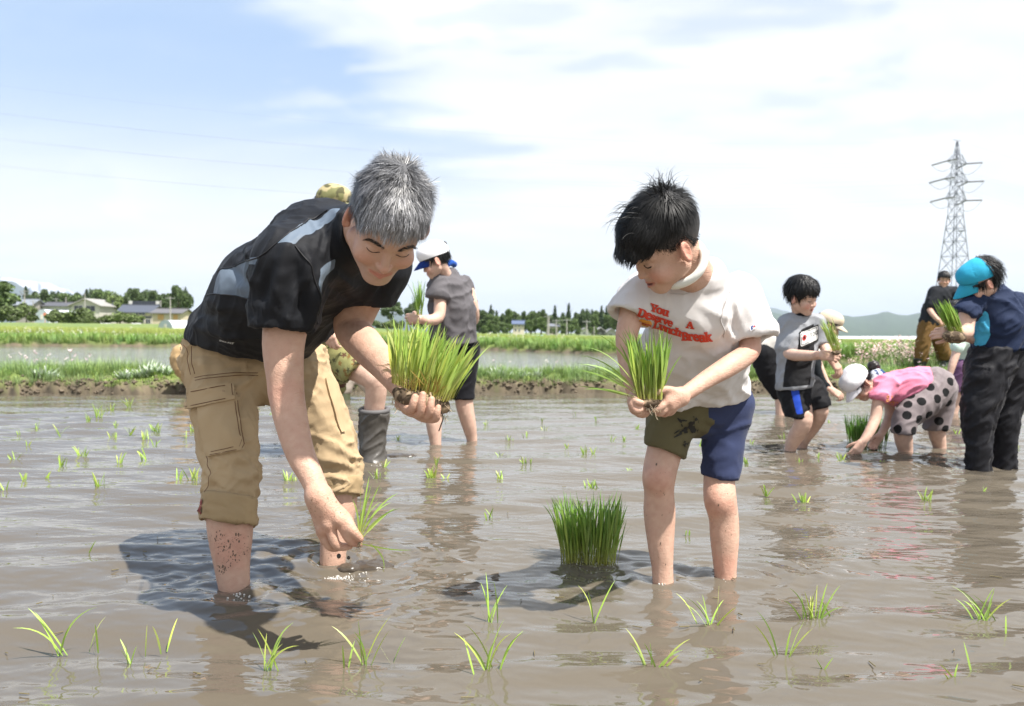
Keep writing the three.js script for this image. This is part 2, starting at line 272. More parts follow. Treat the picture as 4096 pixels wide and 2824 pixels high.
class Field {
  constructor(k = 0.02) { this.k = k; this.p = []; this.cuts = []; }
  // tapered capsule; axis + s widen it s times along that axis
  cap(a, b, ra, rb = ra, k = this.k, axis = null, s = 1) {
    const d = b.clone().sub(a), L2 = d.lengthSq() || 1e-9, c = a.clone().add(b).multiplyScalar(0.5), R = Math.sqrt(L2) / 2 + Math.max(ra, rb) * s;
    this.p.push({ t: 0, ax: a.x, ay: a.y, az: a.z, dx: d.x, dy: d.y, dz: d.z, L2, ra, rb, k, n: axis, s, cx: c.x, cy: c.y, cz: c.z, R }); return this;
  }
  // a limb through [point, radius] stations, drawn as one smooth tapering sweep
  chain(pts, k = this.k, per = 4) {
    const n = pts.length, S = [], cr = (a, b, c, d, t) => 0.5 * (2 * b + (c - a) * t + (2 * a - 5 * b + 4 * c - d) * t * t + (3 * b - a - 3 * c + d) * t * t * t), g = (i) => pts[clamp(i, 0, n - 1)];
    for (let i = 0; i + 1 < n; i++) for (let q = 0; q < per; q++) { const t = q / per, [A, B, Cc, D] = [g(i - 1), g(i), g(i + 1), g(i + 2)], e = (f) => cr(f(A), f(B), f(Cc), f(D), t); S.push([e((p) => p[0].x), e((p) => p[0].y), e((p) => p[0].z), e((p) => p[1])]); }
    const l = pts[n - 1]; S.push([l[0].x, l[0].y, l[0].z, l[1]]);
    const lo = [1e9, 1e9, 1e9], hi = [-1e9, -1e9, -1e9]; for (const s of S) for (let q = 0; q < 3; q++) { lo[q] = Math.min(lo[q], s[q] - s[3]); hi[q] = Math.max(hi[q], s[q] + s[3]); }
    const seg = []; for (let i = 0; i + 1 < S.length; i++) { const a = S[i], b = S[i + 1], d = [b[0] - a[0], b[1] - a[1], b[2] - a[2]]; seg.push([a[0], a[1], a[2], d[0], d[1], d[2], d[0] * d[0] + d[1] * d[1] + d[2] * d[2] || 1e-9, a[3], b[3] - a[3]]); }
    this.p.push({ t: 3, seg, k, cx: (lo[0] + hi[0]) / 2, cy: (lo[1] + hi[1]) / 2, cz: (lo[2] + hi[2]) / 2, R: Math.hypot(hi[0] - lo[0], hi[1] - lo[1], hi[2] - lo[2]) / 2 }); return this;
  }
  ell(c, r, basis = null, k = this.k, sub = false) { this.p.push({ t: 1, c, r, b: basis, k, sub, cx: c.x, cy: c.y, cz: c.z, R: Math.max(r.x, r.y, r.z) }); return this; }
  subcap(a, b, ra, rb, k) { this.cap(a, b, ra, rb, k); this.p[this.p.length - 1].sub = true; return this; }
  add(f, k = this.k) { const [a, b] = f.box(0), c = a.clone().add(b).multiplyScalar(0.5); this.p.push({ t: 2, f, k, cx: c.x, cy: c.y, cz: c.z, R: b.distanceTo(a) / 2 }); return this; }      // another field joined in
  cut(point, normal, k = 0.004) { this.cuts.push({ q: point.dot(normal), n: normal, k }); return this; }      // keeps the side against the normal
  at(x, y, z) {
    let d = 1e3;
    for (const p of this.p) {
      const ex = x - p.cx, ey = y - p.cy, ez = z - p.cz;
      if (!p.sub && d < 900) { const far = Math.sqrt(ex * ex + ey * ey + ez * ez) - p.R; if (far > d + p.k) continue; }
      const v = val(p, x, y, z, ex, ey, ez);
      if (p.sub) d = smax(d, -v, p.k); else d = d > 900 ? v : smin(d, v, p.k);
    }
    for (const c of this.cuts) d = smax(d, x * c.n.x + y * c.n.y + z * c.n.z - c.q, c.k);
    return d;
  }
  near(x, y, z, rad) {           // the few pieces that matter within rad of a point
    const g = new Field(this.k), m = this.at(x, y, z); g.cuts = this.cuts;
    for (const p of this.p) {
      const v = val(p, x, y, z, x - p.cx, y - p.cy, z - p.cz);
      if (p.sub ? v > rad * 2 + p.k : v > Math.max(m, -rad) + 2 * rad + p.k + 0.02 && p !== this.p[0]) continue;
      if (p.t === 3) { const seg = p.seg.filter((q) => { const qx = x - q[0], qy = y - q[1], qz = z - q[2], t = clamp((qx * q[3] + qy * q[4] + qz * q[5]) / q[6]); return Math.hypot(qx - t * q[3], qy - t * q[4], qz - t * q[5]) - q[7] - q[8] * t < v + 2 * rad + 0.01; }); g.p.push({ ...p, seg }); }
      else if (p.t === 2) g.p.push({ ...p, f: p.f.near(x, y, z, rad) });
      else g.p.push(p);
    }
    return g;
  }
  box(pad) { const lo = new V3(1e9, 1e9, 1e9), hi = lo.clone().negate(); for (const p of this.p) if (!p.sub) { const r = p.R + pad; lo.min(new V3(p.cx - r, p.cy - r, p.cz - r)); hi.max(new V3(p.cx + r, p.cy + r, p.cz + r)); } return [lo, hi]; }
  grad(x, y, z, h) { const a = this.at(x + h, y, z) - this.at(x - h, y, z), b = this.at(x, y + h, z) - this.at(x, y - h, z), c = this.at(x, y, z + h) - this.at(x, y, z - h), l = Math.hypot(a, b, c) || 1; return [a / l, b / l, c / l]; }
}
// surface nets over the field, vertices pulled onto the surface, then pushed by disp(p, n)
function skinOf(f, cell, { disp, color, clip, floor = -0.16, project = 1 } = {}) {
  const [lo, hi] = f.box(cell * 2); lo.y = Math.max(lo.y, floor);
  if (clip) { lo.max(clip[0]); hi.min(clip[1]); }
  const nx = Math.ceil((hi.x - lo.x) / cell) + 1, ny = Math.ceil((hi.y - lo.y) / cell) + 1, nz = Math.ceil((hi.z - lo.z) / cell) + 1, v = new Float32Array(nx * ny * nz), B = 6, bx = Math.ceil(nx / B), by = Math.ceil(ny / B), local = [];
  const half = B * cell * 0.87 * 1.25 + cell * 2;
  for (let k0 = 0; k0 < nz; k0 += B) for (let j0 = 0; j0 < ny; j0 += B) for (let i0 = 0; i0 < nx; i0 += B) {
    const k1 = Math.min(nz, k0 + B), j1 = Math.min(ny, j0 + B), i1 = Math.min(nx, i0 + B);
    const m = f.at(lo.x + (i0 + B / 2) * cell, lo.y + (j0 + B / 2) * cell, lo.z + (k0 + B / 2) * cell), skip = Math.abs(m) > half, sub = skip ? f : f.near(lo.x + (i0 + B / 2) * cell, lo.y + (j0 + B / 2) * cell, lo.z + (k0 + B / 2) * cell, half);
    local.push(sub);
    for (let k = k0; k < k1; k++) for (let j = j0; j < j1; j++) for (let i = i0; i < i1; i++) v[(k * ny + j) * nx + i] = skip ? m : sub.at(lo.x + i * cell, lo.y + j * cell, lo.z + k * cell);
  }
  const id = new Int32Array(nx * ny * nz).fill(-1), pos = [], idx = [], own = [], sx = 1, sy = nx, sz = nx * ny, corner = [0, sx, sy, sx + sy, sz, sz + sx, sz + sy, sz + sx + sy];
  const edges = [[0, 1], [2, 3], [4, 5], [6, 7], [0, 2], [1, 3], [4, 6], [5, 7], [0, 4], [1, 5], [2, 6], [3, 7]];
  for (let k = 0; k + 1 < nz; k++) for (let j = 0; j + 1 < ny; j++) for (let i = 0; i + 1 < nx; i++) {
    const o = k * sz + j * sy + i; let m = 0; for (let c = 0; c < 8; c++) if (v[o + corner[c]] < 0) m++;
    if (m === 0 || m === 8) continue;
    let ax = 0, ay = 0, az = 0, n = 0;
    for (const [a, b] of edges) { const va = v[o + corner[a]], vb = v[o + corner[b]]; if ((va < 0) === (vb < 0)) continue; const t = va / (va - vb); ax += lerp(a & 1, b & 1, t); ay += lerp((a >> 1) & 1, (b >> 1) & 1, t); az += lerp(a >> 2, b >> 2, t); n++; }
    id[o] = pos.length / 3; own.push(local[(Math.floor(k / B) * by + Math.floor(j / B)) * bx + Math.floor(i / B)]); pos.push(lo.x + (i + ax / n) * cell, lo.y + (j + ay / n) * cell, lo.z + (k + az / n) * cell);
  }
  const quad = (a, b, c, d, flip) => { if (a < 0 || b < 0 || c < 0 || d < 0) return; if (flip) idx.push(a, c, b, a, d, c); else idx.push(a, b, c, a, c, d); };
  for (let k = 1; k + 1 < nz; k++) for (let j = 1; j + 1 < ny; j++) for (let i = 1; i + 1 < nx; i++) {
    const o = k * sz + j * sy + i, s = v[o] < 0;
    if (s !== v[o + sx] < 0) quad(id[o - sy - sz], id[o - sz], id[o], id[o - sy], !s);
    if (s !== v[o + sy] < 0) quad(id[o - sx - sz], id[o - sx], id[o], id[o - sz], !s);
    if (s !== v[o + sz] < 0) quad(id[o - sx - sy], id[o - sy], id[o], id[o - sx], !s);
  }
  const col = color ? [] : null, N = [], h = cell * 0.4;
  for (let i = 0; i < pos.length; i += 3) {
    let g; const f = own[i / 3];
    for (let it = 0; it < project; it++) { const d = f.at(pos[i], pos[i + 1], pos[i + 2]); g = f.grad(pos[i], pos[i + 1], pos[i + 2], h); const q = clamp(d, -cell, cell); pos[i] -= g[0] * q; pos[i + 1] -= g[1] * q; pos[i + 2] -= g[2] * q; }
    g ??= f.grad(pos[i], pos[i + 1], pos[i + 2], h); N.push(g);
  }
  for (let i = 0, j = 0; i < pos.length; i += 3, j++) {
    const g = N[j];
    if (color) { const c = color(pos[i], pos[i + 1], pos[i + 2], g); col.push(c[0], c[1], c[2]); }
    if (disp) { const q = disp(pos[i], pos[i + 1], pos[i + 2], g); pos[i] += g[0] * q; pos[i + 1] += g[1] * q; pos[i + 2] += g[2] * q; }
  }
  return geom(pos, idx, col);
}
// cut a mesh in two along fn = 0 (fn(x, y, z, nx, ny, nz)): [fn > 0, fn < 0]
function splitMesh(g, fn) {
  const P0 = g.attributes.position.array, N0 = g.attributes.normal.array, C0 = g.attributes.color?.array, I = g.index.array, nv = P0.length / 3, F = new Float32Array(nv);
  for (let i = 0; i < nv; i++) F[i] = fn(P0[i * 3], P0[i * 3 + 1], P0[i * 3 + 2], N0[i * 3], N0[i * 3 + 1], N0[i * 3 + 2]) || 1e-9;
  const mk = () => ({ p: [], n: [], c: [], i: [], m: new Map() }), out = [mk(), mk()];
  const vert = (o, a, b, t) => {
    const key = t === 0 ? a : a < b ? a * nv + b + nv : b * nv + a + nv; if (o.m.has(key)) return o.m.get(key);
    const e = (A, q) => lerp(A[a * 3 + q], A[b * 3 + q], t), id = o.p.length / 3;
    for (let q = 0; q < 3; q++) { o.p.push(e(P0, q)); o.n.push(e(N0, q)); if (C0) o.c.push(e(C0, q)); }
    o.m.set(key, id); return id;
  };
  for (let k = 0; k < I.length; k += 3) {
    const T = [I[k], I[k + 1], I[k + 2]], s = T.map((q) => F[q] > 0);
    if (s[0] === s[1] && s[1] === s[2]) { const o = out[s[0] ? 0 : 1]; o.i.push(...T.map((q) => vert(o, q, q, 0))); continue; }
    for (const side of [0, 1]) {
      const o = out[side], poly = [];
      for (let e = 0; e < 3; e++) { const a = T[e], b = T[(e + 1) % 3], ia = (F[a] > 0) === (side === 0), ib = (F[b] > 0) === (side === 0); if (ia) poly.push(vert(o, a, a, 0)); if (ia !== ib) poly.push(vert(o, a, b, F[a] / (F[a] - F[b]))); }
      for (let e = 1; e + 1 < poly.length; e++) o.i.push(poly[0], poly[e], poly[e + 1]);
    }
  }
  return out.map((o) => { const r = new THREE.BufferGeometry(); r.setAttribute('position', new THREE.Float32BufferAttribute(o.p, 3)); r.setAttribute('normal', new THREE.Float32BufferAttribute(o.n, 3)); if (C0) r.setAttribute('color', new THREE.Float32BufferAttribute(o.c, 3)); r.setIndex(o.i); return r; });
}
// the largest connected piece of a mesh, and the rest
function largest(g) {
  const I = g.index.array, n = g.attributes.position.count, up = Int32Array.from({ length: n }, (_, i) => i), find = (a) => { while (up[a] !== a) a = up[a] = up[up[a]]; return a; };
  for (let k = 0; k < I.length; k += 3) { up[find(I[k])] = find(I[k + 1]); up[find(I[k + 2])] = find(I[k + 1]); }
  const size = new Map(); for (let k = 0; k < I.length; k += 3) { const r = find(I[k]); size.set(r, (size.get(r) ?? 0) + 1); } let best = -1, m = 0; for (const [r, s] of size) if (s > m) { m = s; best = r; }
  const a = [], b = []; for (let k = 0; k < I.length; k += 3) (find(I[k]) === best ? a : b).push(I[k], I[k + 1], I[k + 2]); const make = (idx) => { const map = new Map(), o = new THREE.BufferGeometry(), p = [], nn = [], out = idx.map((q) => { if (!map.has(q)) { map.set(q, p.length / 3); p.push(g.attributes.position.getX(q), g.attributes.position.getY(q), g.attributes.position.getZ(q)); nn.push(g.attributes.normal.getX(q), g.attributes.normal.getY(q), g.attributes.normal.getZ(q)); } return map.get(q); }); o.setAttribute('position', new THREE.Float32BufferAttribute(p, 3)); o.setAttribute('normal', new THREE.Float32BufferAttribute(nn, 3)); o.setIndex(out); return o; };
  return [make(a), b.length ? make(b) : null];
}
function sdPoly(px, py, v) { let d = 1e9, s = 1; for (let i = 0, j = v.length - 1; i < v.length; j = i++) { const ex = v[j][0] - v[i][0], ey = v[j][1] - v[i][1], wx = px - v[i][0], wy = py - v[i][1], t = clamp((wx * ex + wy * ey) / (ex * ex + ey * ey)), bx = wx - ex * t, by = wy - ey * t; d = Math.min(d, bx * bx + by * by); const c1 = py >= v[i][1], c2 = py < v[j][1], c3 = ex * wy > ey * wx; if ((c1 && c2 && c3) || (!c1 && !c2 && !c3)) s = -s; } return s * Math.sqrt(d); }
// where the line of sight through a photograph point meets a field (from depth d0 on)
function hitAt(f, vx, vy, d0, d1 = d0 + 1.5) { const o = P(vx, vy, d0), dir = P(vx, vy, d1).sub(o); const L = dir.length(); dir.normalize(); let t = 0; for (let i = 0; i < 90 && t < L; i++) { const q = o.clone().addScaledVector(dir, t), d = f.at(q.x, q.y, q.z); if (d < 0.0006) return q; t += d * 0.85; } return null; }
function dropOn(f, o, n, lift = 0) { const q = o.clone().addScaledVector(n, 0.2); for (let i = 0; i < 80; i++) { const d = f.at(q.x, q.y, q.z) - lift; if (Math.abs(d) < 0.0004) break; q.addScaledVector(n, -d * 0.85); } return q; }
// a flat outline given in photograph points on a field -> a sewn region of the cloth, as a function for splitMesh
function regionOn(f, pts, d0, deep = 0.09) {
  const h = pts.map(([x, y]) => hitAt(f, x, y, d0)).filter(Boolean), c = h.reduce((s, p) => s.add(p), new V3()).multiplyScalar(1 / h.length), n = new V3();
  for (const p of h) { const g = f.grad(p.x, p.y, p.z, 0.004); n.add(new V3(...g)); } n.normalize();
  const u = new V3(0, 1, 0).cross(n).normalize(), w = n.clone().cross(u), to = (x, y, z) => [(x - c.x) * u.x + (y - c.y) * u.y + (z - c.z) * u.z, (x - c.x) * w.x + (y - c.y) * w.y + (z - c.z) * w.z], poly2 = h.map((p) => to(p.x, p.y, p.z));
  return (x, y, z, nx, ny, nz) => { const away = Math.abs((x - c.x) * n.x + (y - c.y) * n.y + (z - c.z) * n.z) - deep, face = -(nx * n.x + ny * n.y + nz * n.z) * 0.1 - 0.005, [a, b] = to(x, y, z); return -Math.max(sdPoly(a, b, poly2), away, face); };
}
// curved sheet lying on a field: four photograph corners (tl, tr, br, bl), with thickness
function sheetOn(f, q, d0, nu, nv, lift, thick = 0) {
  const pos = [], uv = [], idx = [], rows = [];
  for (let j = 0; j <= nv; j++) for (let i = 0; i <= nu; i++) {
    const a = i / nu, b = j / nv, X = lerp(lerp(q[0][0], q[1][0], a), lerp(q[3][0], q[2][0], a), b), Y = lerp(lerp(q[0][1], q[1][1], a), lerp(q[3][1], q[2][1], a), b);
    const h = hitAt(f, X, Y, d0) ?? P(X, Y, d0 + 0.3), g = f.grad(h.x, h.y, h.z, 0.004); if (f.disp) h.addScaledVector(new V3(...g), f.disp(h.x, h.y, h.z)); rows.push(h, g); pos.push(h.x + g[0] * lift, h.y + g[1] * lift, h.z + g[2] * lift); uv.push(a, 1 - b);
  }
  const w = nu + 1; for (let j = 0; j < nv; j++) for (let i = 0; i < nu; i++) { const a = j * w + i; idx.push(a, a + w, a + 1, a + 1, a + w, a + w + 1); }
  if (thick) { const n0 = pos.length / 3, ring = []; for (let i = 0; i <= nu; i++) ring.push(i); for (let j = 1; j <= nv; j++) ring.push(j * w + nu); for (let i = nu - 1; i >= 0; i--) ring.push(nv * w + i); for (let j = nv - 1; j > 0; j--) ring.push(j * w);
    ring.forEach((r) => { const g = rows[r * 2 + 1]; for (const k of [lift, lift - thick]) { pos.push(rows[r * 2].x + g[0] * k, rows[r * 2].y + g[1] * k, rows[r * 2].z + g[2] * k); uv.push(uv[r * 2], uv[r * 2 + 1]); } });
    ring.forEach((_, e) => { const a = n0 + e * 2, b = n0 + ((e + 1) % ring.length) * 2; idx.push(a, b, a + 1, a + 1, b, b + 1); }); }
  return geom(pos, idx, null, uv);
}
// thread laid along photograph points on a field
function seamOn(f, pts, d0, r, lift = 0.0005, per = 6) { const l = []; for (let i = 0; i + 1 < pts.length; i++) for (let s = 0; s < per; s++) { const h = hitAt(f, lerp(pts[i][0], pts[i + 1][0], s / per), lerp(pts[i][1], pts[i + 1][1], s / per), d0); if (h) { const g = f.grad(h.x, h.y, h.z, 0.004); l.push(h.add(new V3(...g).multiplyScalar(lift + (f.disp ? f.disp(h.x, h.y, h.z) : 0)))); } } return l.length > 2 ? tube(l, r, 4, l.length) : new THREE.BufferGeometry(); }

// folds of cloth: ridges along segments [a, b, height, width] in world points
function foldFn(list, noiseAmp = 0, noiseScale = 9) {
  const L = list.map(([a, b, h, w]) => ({ a, d: b.clone().sub(a), l2: b.distanceToSquared(a), h, w }));
  return (x, y, z) => {
    let s = 0;
    for (const q of L) { const ex = x - q.a.x, ey = y - q.a.y, ez = z - q.a.z, t = clamp((ex * q.d.x + ey * q.d.y + ez * q.d.z) / q.l2), dx = ex - t * q.d.x, dy = ey - t * q.d.y, dz = ez - t * q.d.z, r = (dx * dx + dy * dy + dz * dz) / (q.w * q.w); if (r < 5) s += q.h * Math.exp(-r) * (0.35 + 0.65 * Math.sin(Math.PI * clamp(t, 0.05, 0.95))); }
    if (noiseAmp) { const n = fbm3(x * noiseScale, y * noiseScale, z * noiseScale, 3) - 0.5; s += noiseAmp * n * 2; }
    return s;
  };
}
// creases of slack cloth that run along a direction
function creaser(along, amp, sa = 5, sc = 20) {
  const a = along.clone().normalize(), b = new V3(0.31, 0.87, 0.22).cross(a).normalize(), c = a.clone().cross(b);
  return (x, y, z) => { const w = (noise3(x * 6, y * 6, z * 6) - 0.5) * 3.2, u = (x * a.x + y * a.y + z * a.z) * sa, v = (x * b.x + y * b.y + z * b.z) * sc + w, q = (x * c.x + y * c.y + z * c.z) * sc - w * 0.7; const r = 1 - Math.abs(2 * noise3(u, v, q) - 1), r2 = 1 - Math.abs(2 * noise3(u * 2.2 + 9, v * 1.9, q * 1.9 + 4) - 1); return amp * (r * r * r - 0.3 + 0.35 * (r2 * r2 * r2 - 0.3)); };
}
// random folds that run from around a to around b
function rayFolds(f, n, pick, h, w, out = []) { for (let i = 0; i < n; i++) { const [a, b] = pick(i); out.push([a, b, h * rr(0.5, 1.3) * (rnd() < 0.3 ? -1 : 1), w * rr(0.7, 1.4)]); } return out; }
const jig = (v, r) => v.clone().add(new V3(gauss() * r, gauss() * r, gauss() * r));

// ---------------------------------------------------------------- head
const SKIN = { man: [0.55, 0.345, 0.255], boy: [0.56, 0.355, 0.265], pale: [0.60, 0.40, 0.31] };
function headField(o) {
  const f = new Field(0.012), v = (x, y, z) => new V3(x, y, z), child = o.child ?? 0, L = (a, b) => lerp(a, b, child);
  f.ell(v(0, 0.042, -0.092), v(L(0.077, 0.079), 0.088, L(0.098, 0.096)), null, 0.02);
  f.ell(v(0, L(-0.028, -0.022), -0.056), v(L(0.062, 0.063), L(0.082, 0.072), 0.060), null, 0.022);
  f.ell(v(0, L(-0.101, -0.086), L(-0.016, -0.020)), v(0.025, 0.018, 0.021), null, 0.022);
  for (const s of [-1, 1]) {
    f.cap(v(s * 0.014, L(-0.100, -0.086), -0.024), v(s * L(0.055, 0.050), L(-0.058, -0.050), -0.082), 0.015, 0.021, 0.026);
    f.ell(v(s * L(0.041, 0.040), L(-0.036, -0.038), L(-0.022, -0.021)), v(0.025, L(0.022, 0.026), 0.023), null, 0.02);
    f.cap(v(s * 0.012, 0.020, 0.000), v(s * 0.046, 0.019, -0.016), 0.0095, 0.010, 0.014);
    f.ell(v(s * 0.032, 0.001, 0.013), v(0.017, 0.0095, 0.012), null, 0.012, true);
    f.ell(v(s * 0.031, -0.001, -0.0105), v(0.0150, 0.0125, 0.0130), null, 0.004);
  }
  f.cap(v(0, 0.010, 0.000), v(0, L(-0.034, -0.030), L(0.0145, 0.011)), 0.0065, L(0.0095, 0.0085), 0.010);
  f.ell(v(0, L(-0.038, -0.034), L(0.0165, 0.0125)), v(0.0105, 0.0088, 0.0090), null, 0.006);
  for (const s of [-1, 1]) {
    f.ell(v(s * 0.0125, L(-0.041, -0.036), L(0.0075, 0.004)), v(0.0078, 0.0068, 0.0085), null, 0.005);
    f.ell(v(s * 0.0065, L(-0.0475, -0.0415), L(0.011, 0.008)), v(0.0036, 0.0025, 0.0042), null, 0.003, true);
  }
  const my = L(-0.070, -0.062), mz = L(0.004, 0.0035), w = o.smile ? 0.027 : 0.0225, up = o.smile ? 0.004 : 0;
  f.ell(v(0, my, mz - 0.014), v(0.030, 0.020, 0.016), null, 0.016);
  for (const s of [-1, 1]) {
    f.cap(v(0, my + 0.0035, mz + 0.0025), v(s * w, my + up, mz - 0.010), 0.0046, 0.0028, 0.004);
    f.cap(v(0, my - 0.0055 - (o.open ?? 0), mz + 0.0015), v(s * w * 0.92, my - 0.002 + up, mz - 0.010), 0.0056, 0.003, 0.004);
    f.subcap(v(0, my - 0.001 - (o.open ?? 0) * 0.5, mz + 0.0075), v(s * w * 1.02, my + up - 0.0005, mz - 0.0045), 0.0013 + (o.open ?? 0) * 0.55, 0.0014, 0.003);
    if (o.smile) f.subcap(v(s * 0.019, L(-0.043, -0.038), 0.011), v(s * 0.039, my - 0.006, -0.001), 0.0015, 0.0022, 0.010);
    // ear
    const e = new THREE.Euler(0.12, s * 0.55, s * -0.10), B = [v(1, 0, 0), v(0, 1, 0), v(0, 0, 1)].map((q) => q.applyEuler(e)), c = v(s * L(0.083, 0.085), L(-0.008, -0.006), -0.090);
    f.ell(c, v(0.0085, 0.031, 0.019), B, 0.006);
    f.ell(c.clone().addScaledVector(B[0], s * 0.0075).addScaledVector(B[2], 0.001).add(v(0, 0.003, 0)), v(0.0062, 0.021, 0.0115), B, 0.005, true);
    f.ell(c.clone().add(v(s * -0.001, -0.008, 0.013)), v(0.006, 0.010, 0.006), B, 0.004);
  }
  return f;
}
// returns the face geometry in head coordinates with its colours, and the field
const faceCache = new Map();
function faceGeo(o, cell) {
  const key = [cell, o.child, o.smile, o.open, o.beard, o.skin].join(); if (faceCache.has(key)) { const c = faceCache.get(key); return { g: c.g.clone(), f: c.f }; }
  const f = headField(o), sk = o.skin, child = o.child ?? 0, my = lerp(-0.070, -0.062, child);
  const g = skinOf(f, cell, { floor: -9, project: cell < 0.004 ? 2 : 1, color: (x, y, z) => {
    const c = [...sk], ax = Math.abs(x), mix = (t, k) => { for (let q = 0; q < 3; q++) c[q] *= lerp(1, t[q], k); };
    const n = fbm3(x * 60, y * 60, z * 60, 3) - 0.5; mix([1.2, 1.2, 1.2], n * 0.5);
    mix([1.03, 0.80, 0.78], sstep(0.032, 0.010, Math.hypot(ax - 0.043, y + 0.038)) * (child ? 1.0 : 0.55) * sstep(-0.06, -0.02, z));
    mix([1.03, 0.82, 0.78], sstep(0.016, 0.006, Math.hypot(ax, y + 0.037)) * 0.6);
    mix([1.02, 0.72, 0.70], sstep(0.070, 0.078, ax) * sstep(0.05, 0.02, Math.abs(y + 0.008)) * sstep(-0.06, -0.08, z) * 0.8);
    const w = o.smile ? 0.027 : 0.0225, lipY = my + (o.smile ? 0.004 : 0) * sstep(0, w, ax), lip = sstep(w + 0.002, w - 0.004, ax) * sstep(0.0105 - 0.004 * ax / w + (y < lipY ? (o.open ?? 0) : 0), 0.0065 - 0.005 * ax / w + (y < lipY ? (o.open ?? 0) : 0), Math.abs(y - lipY)) * sstep(-0.03, -0.01, z);
    mix([0.92, 0.62, 0.62], lip);
    if (o.beard) mix([0.80, 0.86, 0.90], o.beard * sstep(-0.045, -0.06, y) * (1 - lip) * sstep(-0.07, -0.04, z));
    if (o.open) { const q = sstep(0.0045, 0.002, Math.abs(y - (lipY - o.open * 0.5 - 0.001))) * sstep(w * 0.8, w * 0.5, ax) * sstep(-0.03, -0.01, z); mix([0.25, 0.12, 0.12], q); }
    return c;
  } });
  faceCache.set(key, { g: g.clone(), f }); return { g, f };
}
const frameOf = (pos, up, fwd, size) => { const Y = up.clone().normalize(), Z = fwd.clone().addScaledVector(Y, -fwd.dot(Y)).normalize(), X = Y.clone().cross(Z); return new THREE.Matrix4().makeBasis(X, Y, Z).scale(new V3(size, size, size)).setPosition(pos); };

const earGap = (x, y, z) => Math.hypot((y + 0.006) / 1.25, z + 0.090) - 0.025;                // hair leaves the ear free
// a lock of hair as a flat ribbon in head coordinates
function lock(out, p, dir, nrm, len, wid, seg, gravity, curl, c, outF) {
  const d = dir.clone().normalize(), q = p.clone(), st = len / seg, base = out.pos.length / 3, side = new V3().crossVectors(d, nrm).normalize(); if (!isFinite(side.x)) side.set(1, 0, 0);
  for (let i = 0; i <= seg; i++) {
    const f = i / seg, w = wid * (i === seg ? 0.15 : 1 - 0.55 * f) * 0.5;
    out.pos.push(q.x - side.x * w, q.y - side.y * w, q.z - side.z * w, q.x + side.x * w, q.y + side.y * w, q.z + side.z * w);
    for (let s = 0; s < 2; s++) out.col.push(c[0], c[1], c[2]);
    if (i < seg) { const a = base + i * 2; out.idx.push(a, a + 1, a + 2, a + 2, a + 1, a + 3); }
    q.addScaledVector(d, st); d.addScaledVector(gravity, st * curl).normalize();
    if (outF) { const v = outF.at(q.x, q.y, q.z); if (v < 0.002) { const g = outF.grad(q.x, q.y, q.z, 0.003), k = 0.002 - v; q.x += g[0] * k; q.y += g[1] * k; q.z += g[2] * k; } }
  }
}
// points spread over a geometry by area: [position, normal]
function spread(g, n) {
  const p = g.attributes.position, N = g.attributes.normal, I = g.index.array, cum = []; let s = 0; const a = new V3(), b = new V3(), c = new V3(), out = [];
  for (let k = 0; k < I.length; k += 3) { a.fromBufferAttribute(p, I[k]); b.fromBufferAttribute(p, I[k + 1]); c.fromBufferAttribute(p, I[k + 2]); s += b.sub(a).cross(c.sub(a)).length(); cum.push(s); }
  for (let i = 0; i < n; i++) {
    const r = rnd() * s; let l = 0, h = cum.length - 1; while (l < h) { const m = (l + h) >> 1; if (cum[m] < r) l = m + 1; else h = m; }
    let u = rnd(), v = rnd(); if (u + v > 1) { u = 1 - u; v = 1 - v; } const k = l * 3, w = 1 - u - v, pt = new V3(), nn = new V3();
    [[I[k], w], [I[k + 1], u], [I[k + 2], v]].forEach(([id, q]) => { pt.addScaledVector(a.fromBufferAttribute(p, id), q); nn.addScaledVector(b.fromBufferAttribute(N, id), q); }); out.push([pt, nn.normalize()]);
  }
  return out;
}
